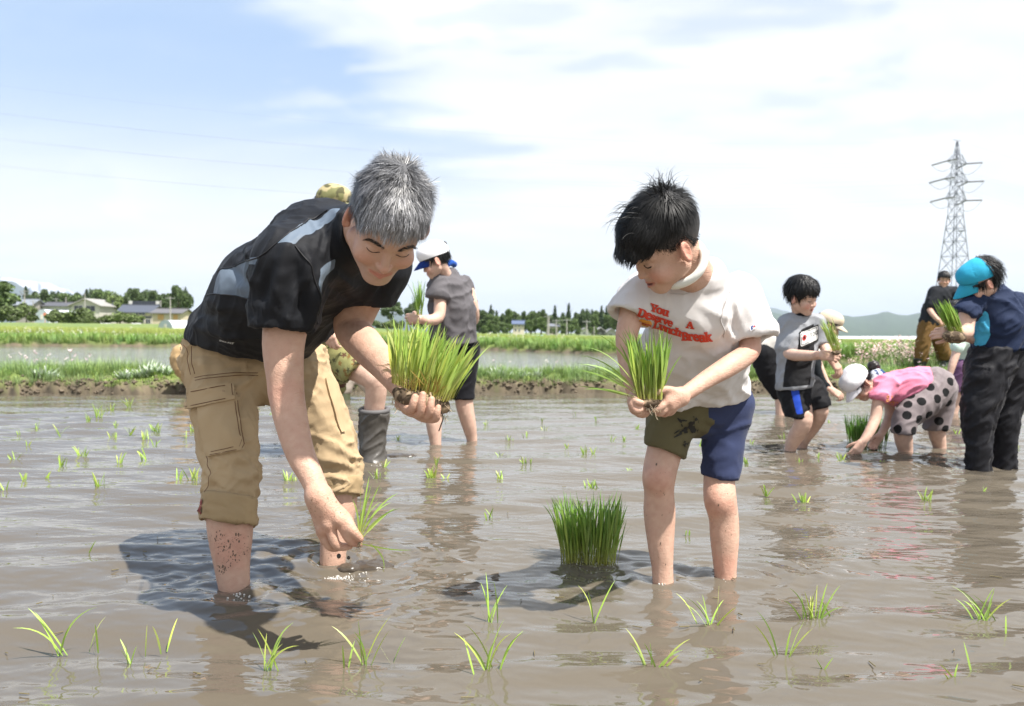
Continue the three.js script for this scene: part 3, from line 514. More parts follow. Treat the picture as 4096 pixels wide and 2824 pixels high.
// hand: wrist, direction of the fingers, outward normal of the back of the hand, side of the thumb (+1: thumb = dir x back)
function handField(wrist, dir, back, thumbSide, S, curls, thumb, f = new Field(0.008)) {
  const d = dir.clone().normalize(), b = back.clone().addScaledVector(d, -back.dot(d)).normalize(), t = new V3().crossVectors(d, b).multiplyScalar(thumbSide).normalize();
  const at = (x, y, z) => wrist.clone().addScaledVector(d, x * S).addScaledVector(t, y * S).addScaledVector(b, z * S);
  f.cap(at(-0.03, 0, 0), at(0.012, 0, 0), 0.021 * S, 0.022 * S, 0.02, t, 1.2);
  for (const y of [-0.028, -0.010, 0.009, 0.026]) f.cap(at(0.010, y * 0.6, 0), at(0.082 - Math.abs(y - 0.006) * 0.28, y, 0.002), 0.0165 * S, 0.0125 * S, 0.016);
  const lens = [[0.044, 0.026, 0.020], [0.048, 0.030, 0.021], [0.045, 0.028, 0.021], [0.036, 0.022, 0.018]], ys = [0.028, 0.009, -0.010, -0.028], rad = [0.0092, 0.0095, 0.0090, 0.0080];
  curls.forEach((c, i) => {
    let p = at(0.086 - Math.abs(ys[i] - 0.006) * 0.28, ys[i], 0.001), a = 0, fan = (c[3] ?? 0) + ys[i] * 1.2; const chain = [[p, rad[i] * 1.12 * S]];
    for (let k = 0; k < 3; k++) { a += c[k]; const q = d.clone().multiplyScalar(Math.cos(a)).addScaledVector(b, -Math.sin(a)).addScaledVector(t, fan * Math.cos(a)).normalize(); p = p.clone().addScaledVector(q, lens[i][k] * S); chain.push([p, rad[i] * (k === 2 ? 0.82 : k === 1 ? 0.94 : 1.03) * S]); }
    f.chain(chain, 0.004);
  });
  // thumb: [out, down, bend] direction angles
  let p = at(0.018, 0.018, -0.006), q = d.clone().multiplyScalar(Math.cos(thumb[0])).addScaledVector(t, Math.sin(thumb[0])).addScaledVector(b, -thumb[1]).normalize(); const ch = [[p, 0.0165 * S]];
  p = p.clone().addScaledVector(q, 0.042 * S); ch.push([p, 0.0125 * S]);
  for (const l of [0.032, 0.026]) { q = q.clone().addScaledVector(d, thumb[2]).addScaledVector(t, -thumb[2] * 0.6).addScaledVector(b, -thumb[3]).normalize(); p = p.clone().addScaledVector(q, l * S); ch.push([p, (l > 0.03 ? 0.0112 : 0.0095) * S]); }
  f.chain(ch, 0.008);
  return f;
}
const poreBump = (() => { const T = 256, d = new Uint8Array(T * T); for (let y = 0; y < T; y++) for (let x = 0; x < T; x++) d[y * T + x] = 255 * clamp(0.5 * hash3(x, y, 5) + 0.5 * noise3(x / 3.1, y / 3.1, 2) + 0.35 * (noise3(x / 11, y / 11, 9) - 0.5)); const t = new THREE.DataTexture(d, T, T, THREE.RedFormat); t.wrapS = t.wrapT = THREE.RepeatWrapping; t.magFilter = THREE.LinearFilter; t.needsUpdate = true; return t; })();
const hairMat = (r = 0.5) => new THREE.MeshPhysicalMaterial({ color: 0xffffff, vertexColors: true, roughness: r, specularIntensity: 0.4, side: THREE.DoubleSide });
const skinMat = new THREE.MeshPhysicalMaterial({ color: 0xffffff, vertexColors: true, roughness: 0.50, bumpMap: poreBump, bumpScale: 0.0012, specularIntensity: 0.6, sheen: 0.15, sheenColor: C(1, 0.6, 0.5), sheenRoughness: 0.5 });
const limbColor = (sk, red = []) => (x, y, z) => { const n = fbm3(x * 30, y * 30, z * 30, 3) - 0.5, m = fbm3(x * 85 + 4, y * 85, z * 85, 2) - 0.5, k = 1 + n * 0.26 + m * 0.18; let r = 0; for (const [p, R] of red) r = Math.max(r, sstep(R, R * 0.3, Math.hypot(x - p.x, y - p.y, z - p.z))); return [sk[0] * k * (1 + 0.02 * r), sk[1] * k * (1 - 0.10 * r + m * 0.14), sk[2] * k * (1 - 0.11 * r + m * 0.16)]; };

// ---------------------------------------------------------------- the bending man in the black shirt
const cloth = (color, rough = 0.85, more = {}) => new THREE.MeshPhysicalMaterial({ color, roughness: rough, side: THREE.DoubleSide, sheen: 0.25, sheenColor: C(0.6, 0.6, 0.62), sheenRoughness: 0.6, specularIntensity: 0.4, ...more });
function weave(g, scale = 90) { const p = g.attributes.position, uv = []; for (let i = 0; i < p.count; i++) uv.push((p.getX(i) + p.getZ(i) * 0.7) * scale, (p.getY(i) + p.getZ(i) * 0.2) * scale); g.setAttribute('uv', new THREE.Float32BufferAttribute(uv, 2)); return g; }
const weaveBump = (() => { const T = 64, d = new Uint8Array(T * T); for (let y = 0; y < T; y++) for (let x = 0; x < T; x++) d[y * T + x] = 110 + 60 * Math.sin(x / T * 2 * Math.PI * 8) * Math.sin(y / T * 2 * Math.PI * 8) + 60 * hash3(x, y, 3); const t = new THREE.DataTexture(d, T, T, THREE.RedFormat); t.wrapS = t.wrapT = THREE.RepeatWrapping; t.magFilter = THREE.LinearFilter; t.needsUpdate = true; return t; })();
const fabric = (color, rough = 0.9, more = {}) => cloth(color, rough, { bumpMap: weaveBump, bumpScale: 0.0004, ...more });
const blotch = (c, amt = 0.12, sc = 14) => (x, y, z) => { const n = 1 + (fbm3(x * sc, y * sc, z * sc, 3) - 0.5) * 2 * amt; return [c[0] * n, c[1] * n, c[2] * n]; };
const person = (label, base, group) => { const g = thing('person', label, 'person', [0, 0, 0], group); return g; };
function specks(name, f, n, pick, d0, rmin, rmax, mat, parent) {           // spattered mud on skin or cloth
  const gs = []; for (let i = 0; i < n; i++) { const [x, y] = pick(); const h = hitAt(f, x, y, d0); if (!h) continue; const s = new THREE.SphereGeometry(1, 5, 4), r = rmin + (rmax - rmin) * rnd() ** 3, g = new V3(...f.grad(h.x, h.y, h.z, 0.003)); s.scale(r * rr(0.5, 1.3), r * rr(0.6, 2.4), r * 0.22); s.rotateZ(gauss() * 0.6); s.applyQuaternion(new THREE.Quaternion().setFromUnitVectors(new V3(0, 0, 1), g)); s.translate(h.x, h.y, h.z); gs.push(s); }
  if (!gs.length) return; const m = mesh(name, mergeGeometries(gs), mat, parent); m.userData.kind = 'stuff'; return m;
}
const mudMat = std(C(0.13, 0.09, 0.06), 0.7);
const partLabel = (m, l) => { m.userData.label = l; return m; };
{
  reseed(31);
  const man = person('man with grey hair in black shirt and rolled khaki trousers, bending to plant');
  const Rsh = P(662, 600, 1.92), Lsh = P(850, 596, 2.2), lat = Rsh.clone().sub(Lsh).normalize();
  const Pc = P(564, 768, 2.58), Mid = P(634, 672, 2.36), Uc = P(728, 572, 2.10), NB = P(778, 524, 2.0);
  const headO = P(878, 570, 1.74), right = new V3(1, 0, 0), up = new V3(0, 1, 0), fwd = new V3(0, 0, 1);
  const HM = frameOf(headO, new V3(0.36, 0.57, 0.74), new V3(0.13, -0.81, 0.57), 1.03);
  const neckTop = new V3(0, -0.045, -0.105).applyMatrix4(HM);
  // --- skin
  const body = new Field(0.03);
  const rArm = [[P(655, 690, 1.93), 0.056], [P(641, 775, 1.925), 0.050], [P(646, 868, 1.915), 0.0425], [P(655, 935, 1.90), 0.0400], [P(677, 1020, 1.87), 0.0335], [P(705, 1080, 1.845), 0.0275], [P(721, 1117, 1.83), 0.0262]];
  body.chain(rArm, 0.03); body.ell(P(640, 885, 1.93), new V3(0.03, 0.035, 0.03), null, 0.02);
  const lArm = [[P(838, 640, 2.22), 0.056], [P(803, 712, 2.25), 0.054], [P(797, 745, 2.25), 0.050], [P(826, 780, 2.17), 0.048], [P(866, 825, 2.07), 0.038], [P(900, 868, 1.99), 0.029], [P(915, 888, 1.96), 0.027]];
  body.chain(lArm, 0.03);
  body.cap(NB.clone().lerp(neckTop, -0.4), neckTop, 0.058, 0.053, 0.03);
  body.cap(new V3(0, -0.03, -0.13).applyMatrix4(HM), NB.clone().lerp(neckTop, 0.0), 0.046, 0.056, 0.03);
  body.chain([[P(523, 1070, 2.41), 0.062], [P(519, 1150, 2.385), 0.066], [P(521, 1205, 2.37), 0.064], [P(525, 1280, 2.35), 0.050], [P(532, 1350, 2.335), 0.043], [P(535, 1430, 2.33), 0.045]], 0.03);
  body.chain([[P(762, 1050, 2.63), 0.06], [P(768, 1120, 2.625), 0.058], [P(762, 1180, 2.615), 0.053], [P(753, 1250, 2.6), 0.042], [P(751, 1340, 2.6), 0.04]], 0.03);
  body.chain([[P(578, 800, 2.6), 0.06], [P(634, 690, 2.38), 0.07], [P(728, 590, 2.1), 0.06], [NB, 0.05]], 0.03).chain([[P(655, 690, 1.93), 0.05], [Rsh, 0.05], [Uc, 0.06], [Lsh, 0.05], [P(838, 640, 2.22), 0.05]], 0.03).chain([[P(523, 1070, 2.41), 0.058], [P(506, 900, 2.48), 0.065], [P(515, 830, 2.55), 0.06], [P(578, 805, 2.6), 0.06], [P(650, 840, 2.65), 0.06], [P(700, 900, 2.64), 0.06], [P(762, 1050, 2.63), 0.055]], 0.03);
  const skin = limbColor(SKIN.man, [[P(642, 890, 1.9), 0.06], [P(745, 1165, 1.83), 0.07], [P(523, 1240, 2.3), 0.09]]);
  const gs = [skinOf(body, 0.009, { color: skin })];
  // right hand pinching the seedlings, back of the hand to the camera
  const hr = new Field(0.012), D = 1.825;
  hr.cap(P(712, 1098, D + 0.01), P(722, 1122, D), 0.024, 0.025, 0.02);
  const pts = { im: P(768, 1176, D - 0.012), mm: P(746, 1188, D - 0.008), rm: P(732, 1200, D + 0.006), pm: P(727, 1204, D + 0.028) };
  hr.cap(P(728, 1124, D - 0.004), pts.im, 0.021, 0.0135, 0.02).cap(P(721, 1124, D - 0.002), pts.mm, 0.021, 0.0145, 0.02).cap(P(716, 1124, D + 0.006), pts.rm, 0.020, 0.0135, 0.02).cap(P(716, 1124, D + 0.016), pts.pm, 0.019, 0.012, 0.02);
  for (const q of [pts.im, pts.mm, pts.rm]) hr.ell(q.clone().add(new V3(-0.003, 0.004, 0.006)), new V3(0.011, 0.010, 0.009), null, 0.008);
  hr.chain([[pts.im, 0.0125], [P(786, 1214, D - 0.006), 0.0105], [P(799, 1226, D + 0.004), 0.0094], [P(812, 1230, D + 0.012), 0.0078]], 0.005);
  hr.chain([[pts.mm, 0.0128], [P(757, 1226, D - 0.006), 0.0110], [P(771, 1236, D + 0.006), 0.0098], [P(790, 1235, D + 0.018), 0.0080]], 0.005);
  hr.chain([[pts.rm, 0.0120], [P(741, 1230, D + 0.010), 0.0104], [P(755, 1239, D + 0.024), 0.0092], [P(772, 1236, D + 0.034), 0.0078]], 0.005);
  hr.chain([[pts.pm, 0.0105], [P(735, 1225, D + 0.034), 0.0092], [P(750, 1232, D + 0.046), 0.0082], [P(764, 1229, D + 0.052), 0.0070]], 0.005);
  hr.chain([[P(736, 1138, D - 0.004), 0.020], [P(778, 1170, D - 0.004), 0.0150], [P(797, 1199, D - 0.014), 0.0118], [P(814, 1217, D - 0.006), 0.0088]], 0.012);
  const handTint = limbColor([0.54, 0.325, 0.235], [[P(768, 1176, D), 0.03], [P(746, 1190, D), 0.03], [P(810, 1222, D), 0.03]]);
  gs.push(skinOf(hr, 0.0032, { color: handTint }));
  // left hand under the seedling mat, fingers round its near edge
  const hl = new Field(0.012), E = 1.955;
  hl.cap(P(908, 880, 1.975), P(930, 912, E + 0.01), 0.026, 0.026, 0.02);
  for (const [x0, y0, x1, y1, x2, y2, r] of [[918, 920, 930, 926, 938, 897, 0.0098], [932, 930, 950, 934, 956, 892, 0.0102], [948, 936, 970, 938, 976, 903, 0.0098], [962, 944, 985, 947, 991, 921, 0.0088]])
    hl.chain([[P(x0 - 12, y0 - 6, E + 0.01), 0.015], [P(x0, y0 + 3, E - 0.03), r * 1.12], [P(x1, y1, E - 0.074), r * 1.0], [P((x1 + x2) / 2, (y1 + y2) / 2, E - 0.086), r * 0.92], [P(x2, y2, E - 0.084), r * 0.80]], 0.004);
  hl.chain([[P(915, 890, E + 0.02), 0.018], [P(925, 872, E + 0.06), 0.013], [P(940, 868, E + 0.075), 0.010]], 0.01);
  gs.push(skinOf(hl, 0.0032, { color: handTint }));
  const face = faceGeo({ skin: SKIN.man, smile: true, beard: 0.35 }, 0.0029);
  face.g.applyMatrix4(HM); gs.push(face.g);
  mesh('body', weave(mergeGeometries(gs), 7), skinMat, man);
  // --- brows, lashes
  for (const s of [-1, 1]) { const o = { pos: [], idx: [], col: [] };
    for (let i = 0; i < 130; i++) { const t = rnd(), x = s * lerp(0.014, 0.053, t), y = 0.0205 + 0.006 * Math.sin(t * 2.6) - (t > 0.75 ? (t - 0.75) * 0.02 : 0) + gauss() * 0.0030, p = dropOn(face.f, new V3(x, y, -0.01), new V3(0, 0, 1), 0.0003); lock(o, p, new V3(s * 0.9, 0.25 - t * 0.5, 0.15), new V3(0, 0, 1), rr(0.006, 0.010), 0.0013, 2, new V3(), 0, [0.05, 0.043, 0.04]); }
    mesh('eyebrow', geom(o.pos, o.idx, o.col).applyMatrix4(HM), vcol(0.7), man);
    const ls = []; { const l = []; for (let i = 0; i <= 8; i++) { const t = i / 8, x = s * lerp(0.0175, 0.0455, t), y = -0.0040 - 0.0030 * Math.sin(t * Math.PI) + 0.001 * t; l.push(dropOn(face.f, new V3(x, y, -0.01), new V3(0, 0, 1), 0.0002)); } ls.push(tube(l, 0.0010, 5)); const c = []; for (let i = 0; i <= 8; i++) { const t = i / 8, x = s * lerp(0.018, 0.047, t), y = 0.0052 + 0.0024 * Math.sin(t * Math.PI); c.push(dropOn(face.f, new V3(x, y, -0.01), new V3(0, 0, 1), -0.0001)); }  }
    mesh('eyelash', mergeGeometries(ls).applyMatrix4(HM), std(C(0.03, 0.02, 0.018), 0.6), man);
  }
  // --- hair: short, grey, combed out of the crown
  { const hf = new Field(0.012), v = (x, y, z) => new V3(x, y, z);
    hf.ell(v(0, 0.046, -0.095), v(0.0815, 0.091, 0.101), null, 0.02); hf.ell(v(0, 0.065, -0.055), v(0.069, 0.064, 0.060), null, 0.02);
    const line = (x, y, z) => { const ax = Math.abs(x); const front = 0.070 - 0.25 * ax * sstep(0.03, 0.07, ax); const side = lerp(front, lerp(-0.005, -0.045, sstep(-0.07, -0.13, z)), sstep(-0.02, -0.055, z + 0.05 * sstep(0.05, 0.075, ax) * 0)); const burn = sstep(0.012, 0.0, Math.abs(z + 0.063)) * 0.02; return Math.min(y - (z > -0.02 ? front : side) + burn, earGap(x, y, z)); };
    const full = skinOf(hf, 0.004, { floor: -9, color: (x, y, z) => { const k = 0.6 + 0.8 * noise3(x * 160, y * 160, z * 160); return [0.075 * k, 0.075 * k, 0.08 * k]; } });
    const [scalp] = splitMesh(full, line);
    const hair = mesh('hair', scalp.applyMatrix4(HM), vcol(0.75), man);
    const roots = spread(splitMesh(skinOf(hf, 0.006, { floor: -9 }), line)[0], 13000), o = { pos: [], idx: [], col: [] }, whorl = v(0.004, 0.135, -0.125), g = v(0, -1, 0);
    for (const [p, n] of roots) {
      const away = p.clone().sub(whorl); away.addScaledVector(n, -away.dot(n)); const dist = away.length(); away.normalize();
      const front = sstep(-0.07, 0.0, p.z) * sstep(0.0, 0.05, p.y), dir = away.multiplyScalar(1).addScaledVector(v(0, -0.15, 0.75), front * 0.9).addScaledVector(n, 0.42 * sstep(0.10, 0.02, dist) + 0.16 + 0.16 * rnd()).add(v(gauss(), gauss(), gauss()).multiplyScalar(0.38));
      const cl = v(noise3(p.x * 55, p.y * 55, p.z * 55) - 0.5, noise3(p.x * 55 + 9, p.y * 55, p.z * 55) - 0.5, noise3(p.x * 55, p.y * 55 + 9, p.z * 55) - 0.5); dir.addScaledVector(cl, 1.5);
      const silver = clamp(0.44 + front * 0.34 + sstep(0.05, -0.02, p.y) * 0.28 + gauss() * 0.34), c = lerp(0.014, 0.50, silver * silver), len = lerp(0.014, 0.033, sstep(-0.02, 0.07, p.y)) * rr(0.7, 1.25);
      lock(o, p.clone().addScaledVector(n, -0.003), dir, n, len, 0.0012, 4, front > 0.3 ? v(0, -0.8, -0.75) : n.clone().multiplyScalar(-1), front > 0.3 ? 9 : 24, [c, c, c * 1.04], hf);
    }
    mesh('strands', geom(o.pos, o.idx, o.col).applyMatrix4(HM), vcol(0.42), hair).userData.kind = 'stuff';
  }
  // --- shirt
  const down = new V3(0, -1, 0), sleeveR = new Field(0.05), sleeveL = new Field(0.05), trunk = new Field(0.06);
  const rEnd = P(637, 742, 1.92), lEnd = P(826, 678, 2.23);
  sleeveR.cap(Rsh, rEnd, 0.094, 0.080, 0.04).cut(P(640, 745, 1.90), P(640, 745, 1.92).sub(P(660, 640, 1.92)).normalize().addScaledVector(right, 0.12).normalize(), 0.006);
  sleeveR.subcap(P(642, 715, 1.925), P(636, 800, 1.92), 0.056, 0.082, 0.005);
  sleeveL.cap(Lsh, lEnd, 0.090, 0.078, 0.04).cut(P(830, 674, 2.22), lEnd.clone().sub(Lsh).normalize(), 0.006);
  sleeveL.subcap(P(834, 655, 2.22), P(815, 710, 2.23), 0.06, 0.076, 0.005);
  trunk.cap(Pc, Mid, 0.172, 0.158, 0.06, lat, 1.2).cap(Mid, Uc, 0.158, 0.130, 0.06, lat, 1.22).cap(Uc, NB.clone().lerp(neckTop, 0.5), 0.115, 0.070, 0.05).cap(Uc, Rsh, 0.105, 0.090, 0.05).cap(Uc, Lsh, 0.105, 0.085, 0.05);
  trunk.cut(P(510, 787, 2.45), Pc.clone().sub(Mid).normalize().multiplyScalar(0.10).addScaledVector(down, 0.9).addScaledVector(right, -0.10).normalize(), 0.006);
  trunk.cut(NB.clone().lerp(neckTop, 0.52), neckTop.clone().sub(NB).normalize().addScaledVector(right, 0.45).normalize(), 0.006);
  const shirtF = new Field(0.03); shirtF.add(trunk, 0.035).add(sleeveR, 0.035).add(sleeveL, 0.035);
  const folds = [];
  const F = (x0, y0, x1, y1, h, w, d = 1.6) => { const a = hitAt(shirtF, x0, y0, d), b = hitAt(shirtF, x1, y1, d); if (a && b) folds.push([a, b, h * 1.7, w]); };
  F(650, 560, 610, 730, 0.006, 0.012); F(690, 570, 705, 720, 0.010, 0.014); F(668, 600, 690, 740, -0.007, 0.012); F(640, 620, 655, 750, 0.005, 0.011); F(700, 590, 640, 745, 0.006, 0.010); F(615, 600, 585, 690, -0.006, 0.012); F(720, 620, 700, 740, 0.008, 0.012);
  F(690, 500, 640, 560, 0.006, 0.010); F(730, 500, 715, 560, 0.005, 0.010); F(745, 520, 730, 580, 0.006, 0.008); F(560, 560, 580, 640, 0.007, 0.014); F(520, 600, 560, 640, -0.006, 0.014); F(470, 680, 560, 700, 0.008, 0.014); F(450, 710, 560, 735, -0.007, 0.013); F(445, 740, 540, 760, 0.007, 0.012); F(540, 650, 600, 700, 0.006, 0.012); F(590, 520, 560, 600, 0.005, 0.012); F(440, 660, 480, 770, 0.005, 0.012); F(500, 700, 590, 690, 0.007, 0.010);
  F(860, 600, 835, 670, 0.006, 0.012); F(880, 610, 855, 675, -0.005, 0.01); F(760, 620, 800, 650, 0.007, 0.013); F(745, 650, 790, 680, -0.006, 0.012);
  const ff0 = foldFn(folds, 0.002, 18), cr1 = creaser(Mid.clone().sub(Uc).add(new V3(0, -0.25, 0)), 0.0070, 3, 16), cr2 = creaser(new V3(1, -0.3, 0), 0.0045, 4, 18), ff = (x, y, z) => ff0(x, y, z) + cr1(x, y, z) + cr2(x, y, z) * sstep(0.95, 0.78, y);
  shirtF.disp = ff;
  const shirtG = skinOf(shirtF, 0.0064, { disp: (x, y, z) => ff(x, y, z) });
  const R1a = regionOn(trunk, [[424, 690], [430, 668], [456, 637], [500, 612], [550, 592], [592, 580], [590, 620], [572, 676], [533, 668], [480, 664], [450, 668]], 1.7, 0.25), R1 = (x, y, z, a, b, c) => Math.min(R1a(x, y, z, a, b, c), sleeveR.at(x, y, z) - trunk.at(x, y, z) + 0.004);
  const R2 = regionOn(shirtF, [[624, 549], [667, 557], [700, 530], [735, 508], [760, 490], [770, 470], [750, 474], [700, 500], [660, 522]], 1.6, 0.12);
  const R3 = regionOn(shirtF, [[711, 640], [722, 608], [740, 594], [758, 585], [756, 606], [736, 624], [722, 650], [714, 690]], 1.6, 0.12);
  const [g1a, k1] = splitMesh(shirtG, R1), [g2, k2] = splitMesh(k1, R2), [g3, k3] = splitMesh(k2, R3), [g1, bits] = largest(g1a), black = bits ? mergeGeometries([k3, bits]) : k3;
  const shirt = mesh('shirt', weave(black), fabric(C(0.013, 0.014, 0.017), 0.62, { sheen: 0.1, specularIntensity: 0.3 }), man);
  const greyMat = fabric(C(0.13, 0.165, 0.21), 0.5); partLabel(mesh('side_panel', weave(g1), greyMat, shirt), 'slate blue side panel'); partLabel(mesh('shoulder_stripe', weave(g2), greyMat, shirt), 'slate blue shoulder stripe'); partLabel(mesh('chest_stripe', weave(g3), greyMat, shirt), 'slate blue chest stripe');
  for (const s of [[[424, 690], [430, 668], [456, 637], [500, 612], [550, 592], [592, 580], [624, 549], [660, 522], [700, 500], [750, 474]], [[424, 690], [480, 664], [533, 668], [572, 676]], [[667, 557], [700, 600], [712, 660], [708, 720]]]) mesh('seam', seamOn(shirtF, s, 1.6, 0.0016, 0.001), std(C(0.01, 0.01, 0.012), 0.6), shirt);
  // printed letters near the hem
  { const cv = document.createElement('canvas'); cv.width = 256; cv.height = 64; const x = cv.getContext('2d'); x.clearRect(0, 0, 256, 64); x.fillStyle = '#e2e5e8'; x.font = 'italic bold 56px sans-serif'; x.textAlign = 'center'; x.textBaseline = 'middle'; x.fillText('DRI-FIT', 128, 34);
    const t = new THREE.CanvasTexture(cv); t.colorSpace = THREE.SRGBColorSpace;
    mesh('print', sheetOn(shirtF, [[497, 759], [536, 770], [534, 778], [495, 767]], 2.0, 14, 4, 0.003), new THREE.MeshStandardMaterial({ map: t, transparent: true, roughness: 0.6, side: THREE.DoubleSide }), shirt); }
  // --- trousers
  const tr = new Field(0.06);
  tr.cap(P(505, 815, 2.55), P(650, 820, 2.66), 0.118, 0.118, 0.06).cap(P(572, 760, 2.58), P(575, 820, 2.6), 0.138, 0.128, 0.06, lat, 1.12);
  tr.chain([[P(505, 830, 2.53), 0.112], [P(504, 900, 2.48), 0.100], [P(516, 985, 2.44), 0.088], [P(523, 1060, 2.415), 0.080], [P(520, 1135, 2.39), 0.074]], 0.05);
  tr.chain([[P(655, 835, 2.65), 0.112], [P(700, 900, 2.64), 0.098], [P(742, 985, 2.635), 0.083], [P(762, 1050, 2.63), 0.075], [P(766, 1090, 2.625), 0.070]], 0.04);
  const tf = [];
  const G = (x0, y0, x1, y1, h, w) => { const a = hitAt(tr, x0, y0, 2.1), b = hitAt(tr, x1, y1, 2.1); if (a && b) tf.push([a, b, h * 1.8, w]); };
  G(470, 1050, 560, 1085, 0.008, 0.012); G(475, 1090, 570, 1070, 0.009, 0.012); G(480, 1105, 565, 1118, -0.008, 0.010); G(470, 1020, 520, 1055, 0.006, 0.012); G(540, 1030, 578, 1075, 0.008, 0.011); G(585, 830, 500, 850, 0.007, 0.013); G(590, 840, 530, 880, 0.008, 0.012); G(580, 850, 545, 920, -0.006, 0.012); G(590, 820, 520, 815, 0.006, 0.012); G(600, 835, 660, 860, 0.007, 0.014); G(465, 1075, 500, 1110, -0.007, 0.010); G(520, 1055, 575, 1050, -0.006, 0.011);
  G(720, 1030, 790, 1055, 0.009, 0.012); G(735, 1000, 795, 1030, 0.006, 0.012); G(740, 1062, 795, 1045, -0.008, 0.01); G(700, 820, 660, 860, 0.006, 0.013); G(690, 880, 740, 960, 0.004, 0.015); G(505, 960, 540, 1010, 0.004, 0.014); G(455, 800, 470, 870, 0.005, 0.012);
  const tf0 = foldFn(tf, 0.002, 15), tc1 = creaser(new V3(1, -0.25, 0.1), 0.014, 5, 25), tc2 = creaser(new V3(0.35, 1, 0), 0.0065, 3.5, 20), tff = (x, y, z) => tf0(x, y, z) + tc1(x, y, z) * (0.25 + 0.75 * Math.max(sstep(0.46, 0.36, y), sstep(0.60, 0.68, y))) + tc2(x, y, z), khaki = [0.44, 0.325, 0.195];
  tr.disp = tff;
  const trMat = fabric(0xffffff, 0.9, { vertexColors: true, sheen: 0.2, sheenColor: C(0.7, 0.6, 0.45) });
  const trousers = mesh('trousers', weave(skinOf(tr, 0.0060, { disp: (x, y, z) => tff(x, y, z), color: blotch(khaki, 0.16, 9) })), trMat, man);
  const cuffMat = fabric(0xffffff, 0.9, { vertexColors: true });
  for (const [a, b, ra, rb, lab] of [[P(519, 1118, 2.385), P(516, 1182, 2.37), 0.0815, 0.084], [P(766, 1070, 2.625), P(766, 1114, 2.62), 0.076, 0.078]]) {
    const c = new Field(0.01), ax = b.clone().sub(a).normalize(); c.cap(a.clone().addScaledVector(ax, -0.1), b.clone().addScaledVector(ax, 0.1), ra - 0.004, rb + 0.003, 0.01);
    c.cut(a.clone().addScaledVector(right, 0.0), ax.clone().negate().addScaledVector(fwd, -0.12).addScaledVector(right, 0.10).normalize(), 0.014).cut(b, ax.clone().addScaledVector(fwd, 0.10).addScaledVector(right, -0.12).normalize(), 0.008).subcap(a.clone().addScaledVector(ax, 0.03), b.clone().addScaledVector(ax, 0.1), rb - 0.014, rb - 0.008, 0.004);
    mesh('cuff', weave(skinOf(c, 0.006, { color: blotch([0.36, 0.26, 0.145], 0.2, 12), disp: (x, y, z) => 0.012 * (fbm3(x * 14, y * 20, z * 14, 2) - 0.5) + tc1(x, y, z) * 0.5 })), cuffMat, trousers);
  }
  // cargo pockets with their flaps and stitching
  const pm = fabric(C(0.44, 0.325, 0.195), 0.92), thread = std(C(0.13, 0.062, 0.028), 0.8);
  mesh('cargo_pocket', sheetOn(tr, [[448, 905], [531, 885], [548, 1016], [468, 1032]], 2.1, 14, 16, 0.010, 0.010), pm, trousers);
  const flap = mesh('pocket_flap', sheetOn(tr, [[441, 884], [524, 868], [527, 905], [431, 924]], 2.1, 14, 8, 0.017, 0.013), pm, trousers);
  { const g = new THREE.SphereGeometry(0.009, 10, 6); g.scale(1, 1, 0.4); const h = hitAt(tr, 508, 887, 2.1); g.translate(h.x, h.y, h.z + 0.018); mesh('button', g, std(C(0.36, 0.25, 0.14), 0.6), flap); }
  mesh('side_pocket', sheetOn(tr, [[734, 856], [750, 856], [778, 975], [768, 978]], 2.2, 5, 12, 0.008, 0.008), pm, trousers);
  for (const s of [[[531, 890], [548, 1014], [468, 1030]], [[526, 892], [542, 1008], [470, 1024]], [[430, 785], [437, 860]], [[438, 785], [446, 858]], [[470, 1030], [485, 1070], [470, 1120]], [[445, 855], [530, 845], [585, 840]], [[446, 861], [530, 851], [585, 846]]]) mesh('stitching', seamOn(tr, s, 2.1, 0.0011, 0.0105), thread, trousers);
  for (const s of [[[434, 919], [524, 901]], [[444, 888], [521, 873]], [[520, 872], [523, 903]]]) mesh('stitching', seamOn(tr, s, 2.1, 0.0011, 0.0178), thread, trousers);
  mesh('selvedge', sheetOn(tr, [[466, 1128], [471, 1128], [466, 1172], [461, 1172]], 2.1, 2, 6, 0.0115), std(C(0.26, 0.07, 0.06), 0.9), trousers);
  // --- mud on the legs and on the hand
  specks('mud_specks', body, 230, () => { const c = [[490, 1215], [505, 1240], [520, 1225], [545, 1215], [530, 1260], [510, 1275], [555, 1245], [500, 1290]][Math.floor(rnd() * 8)]; return [c[0] + gauss() * 14, c[1] + gauss() * 16]; }, 2.1, 0.0005, 0.0024, mudMat, man);
  specks('mud_specks', body, 60, () => [rr(725, 798), rr(1120, 1265)], 2.3, 0.0006, 0.002, mudMat, man);
  specks('mud_specks', hr, 70, () => [rr(700, 770), rr(1110, 1170)], 1.7, 0.0005, 0.0014, std(C(0.25, 0.15, 0.09), 0.7), man);
}

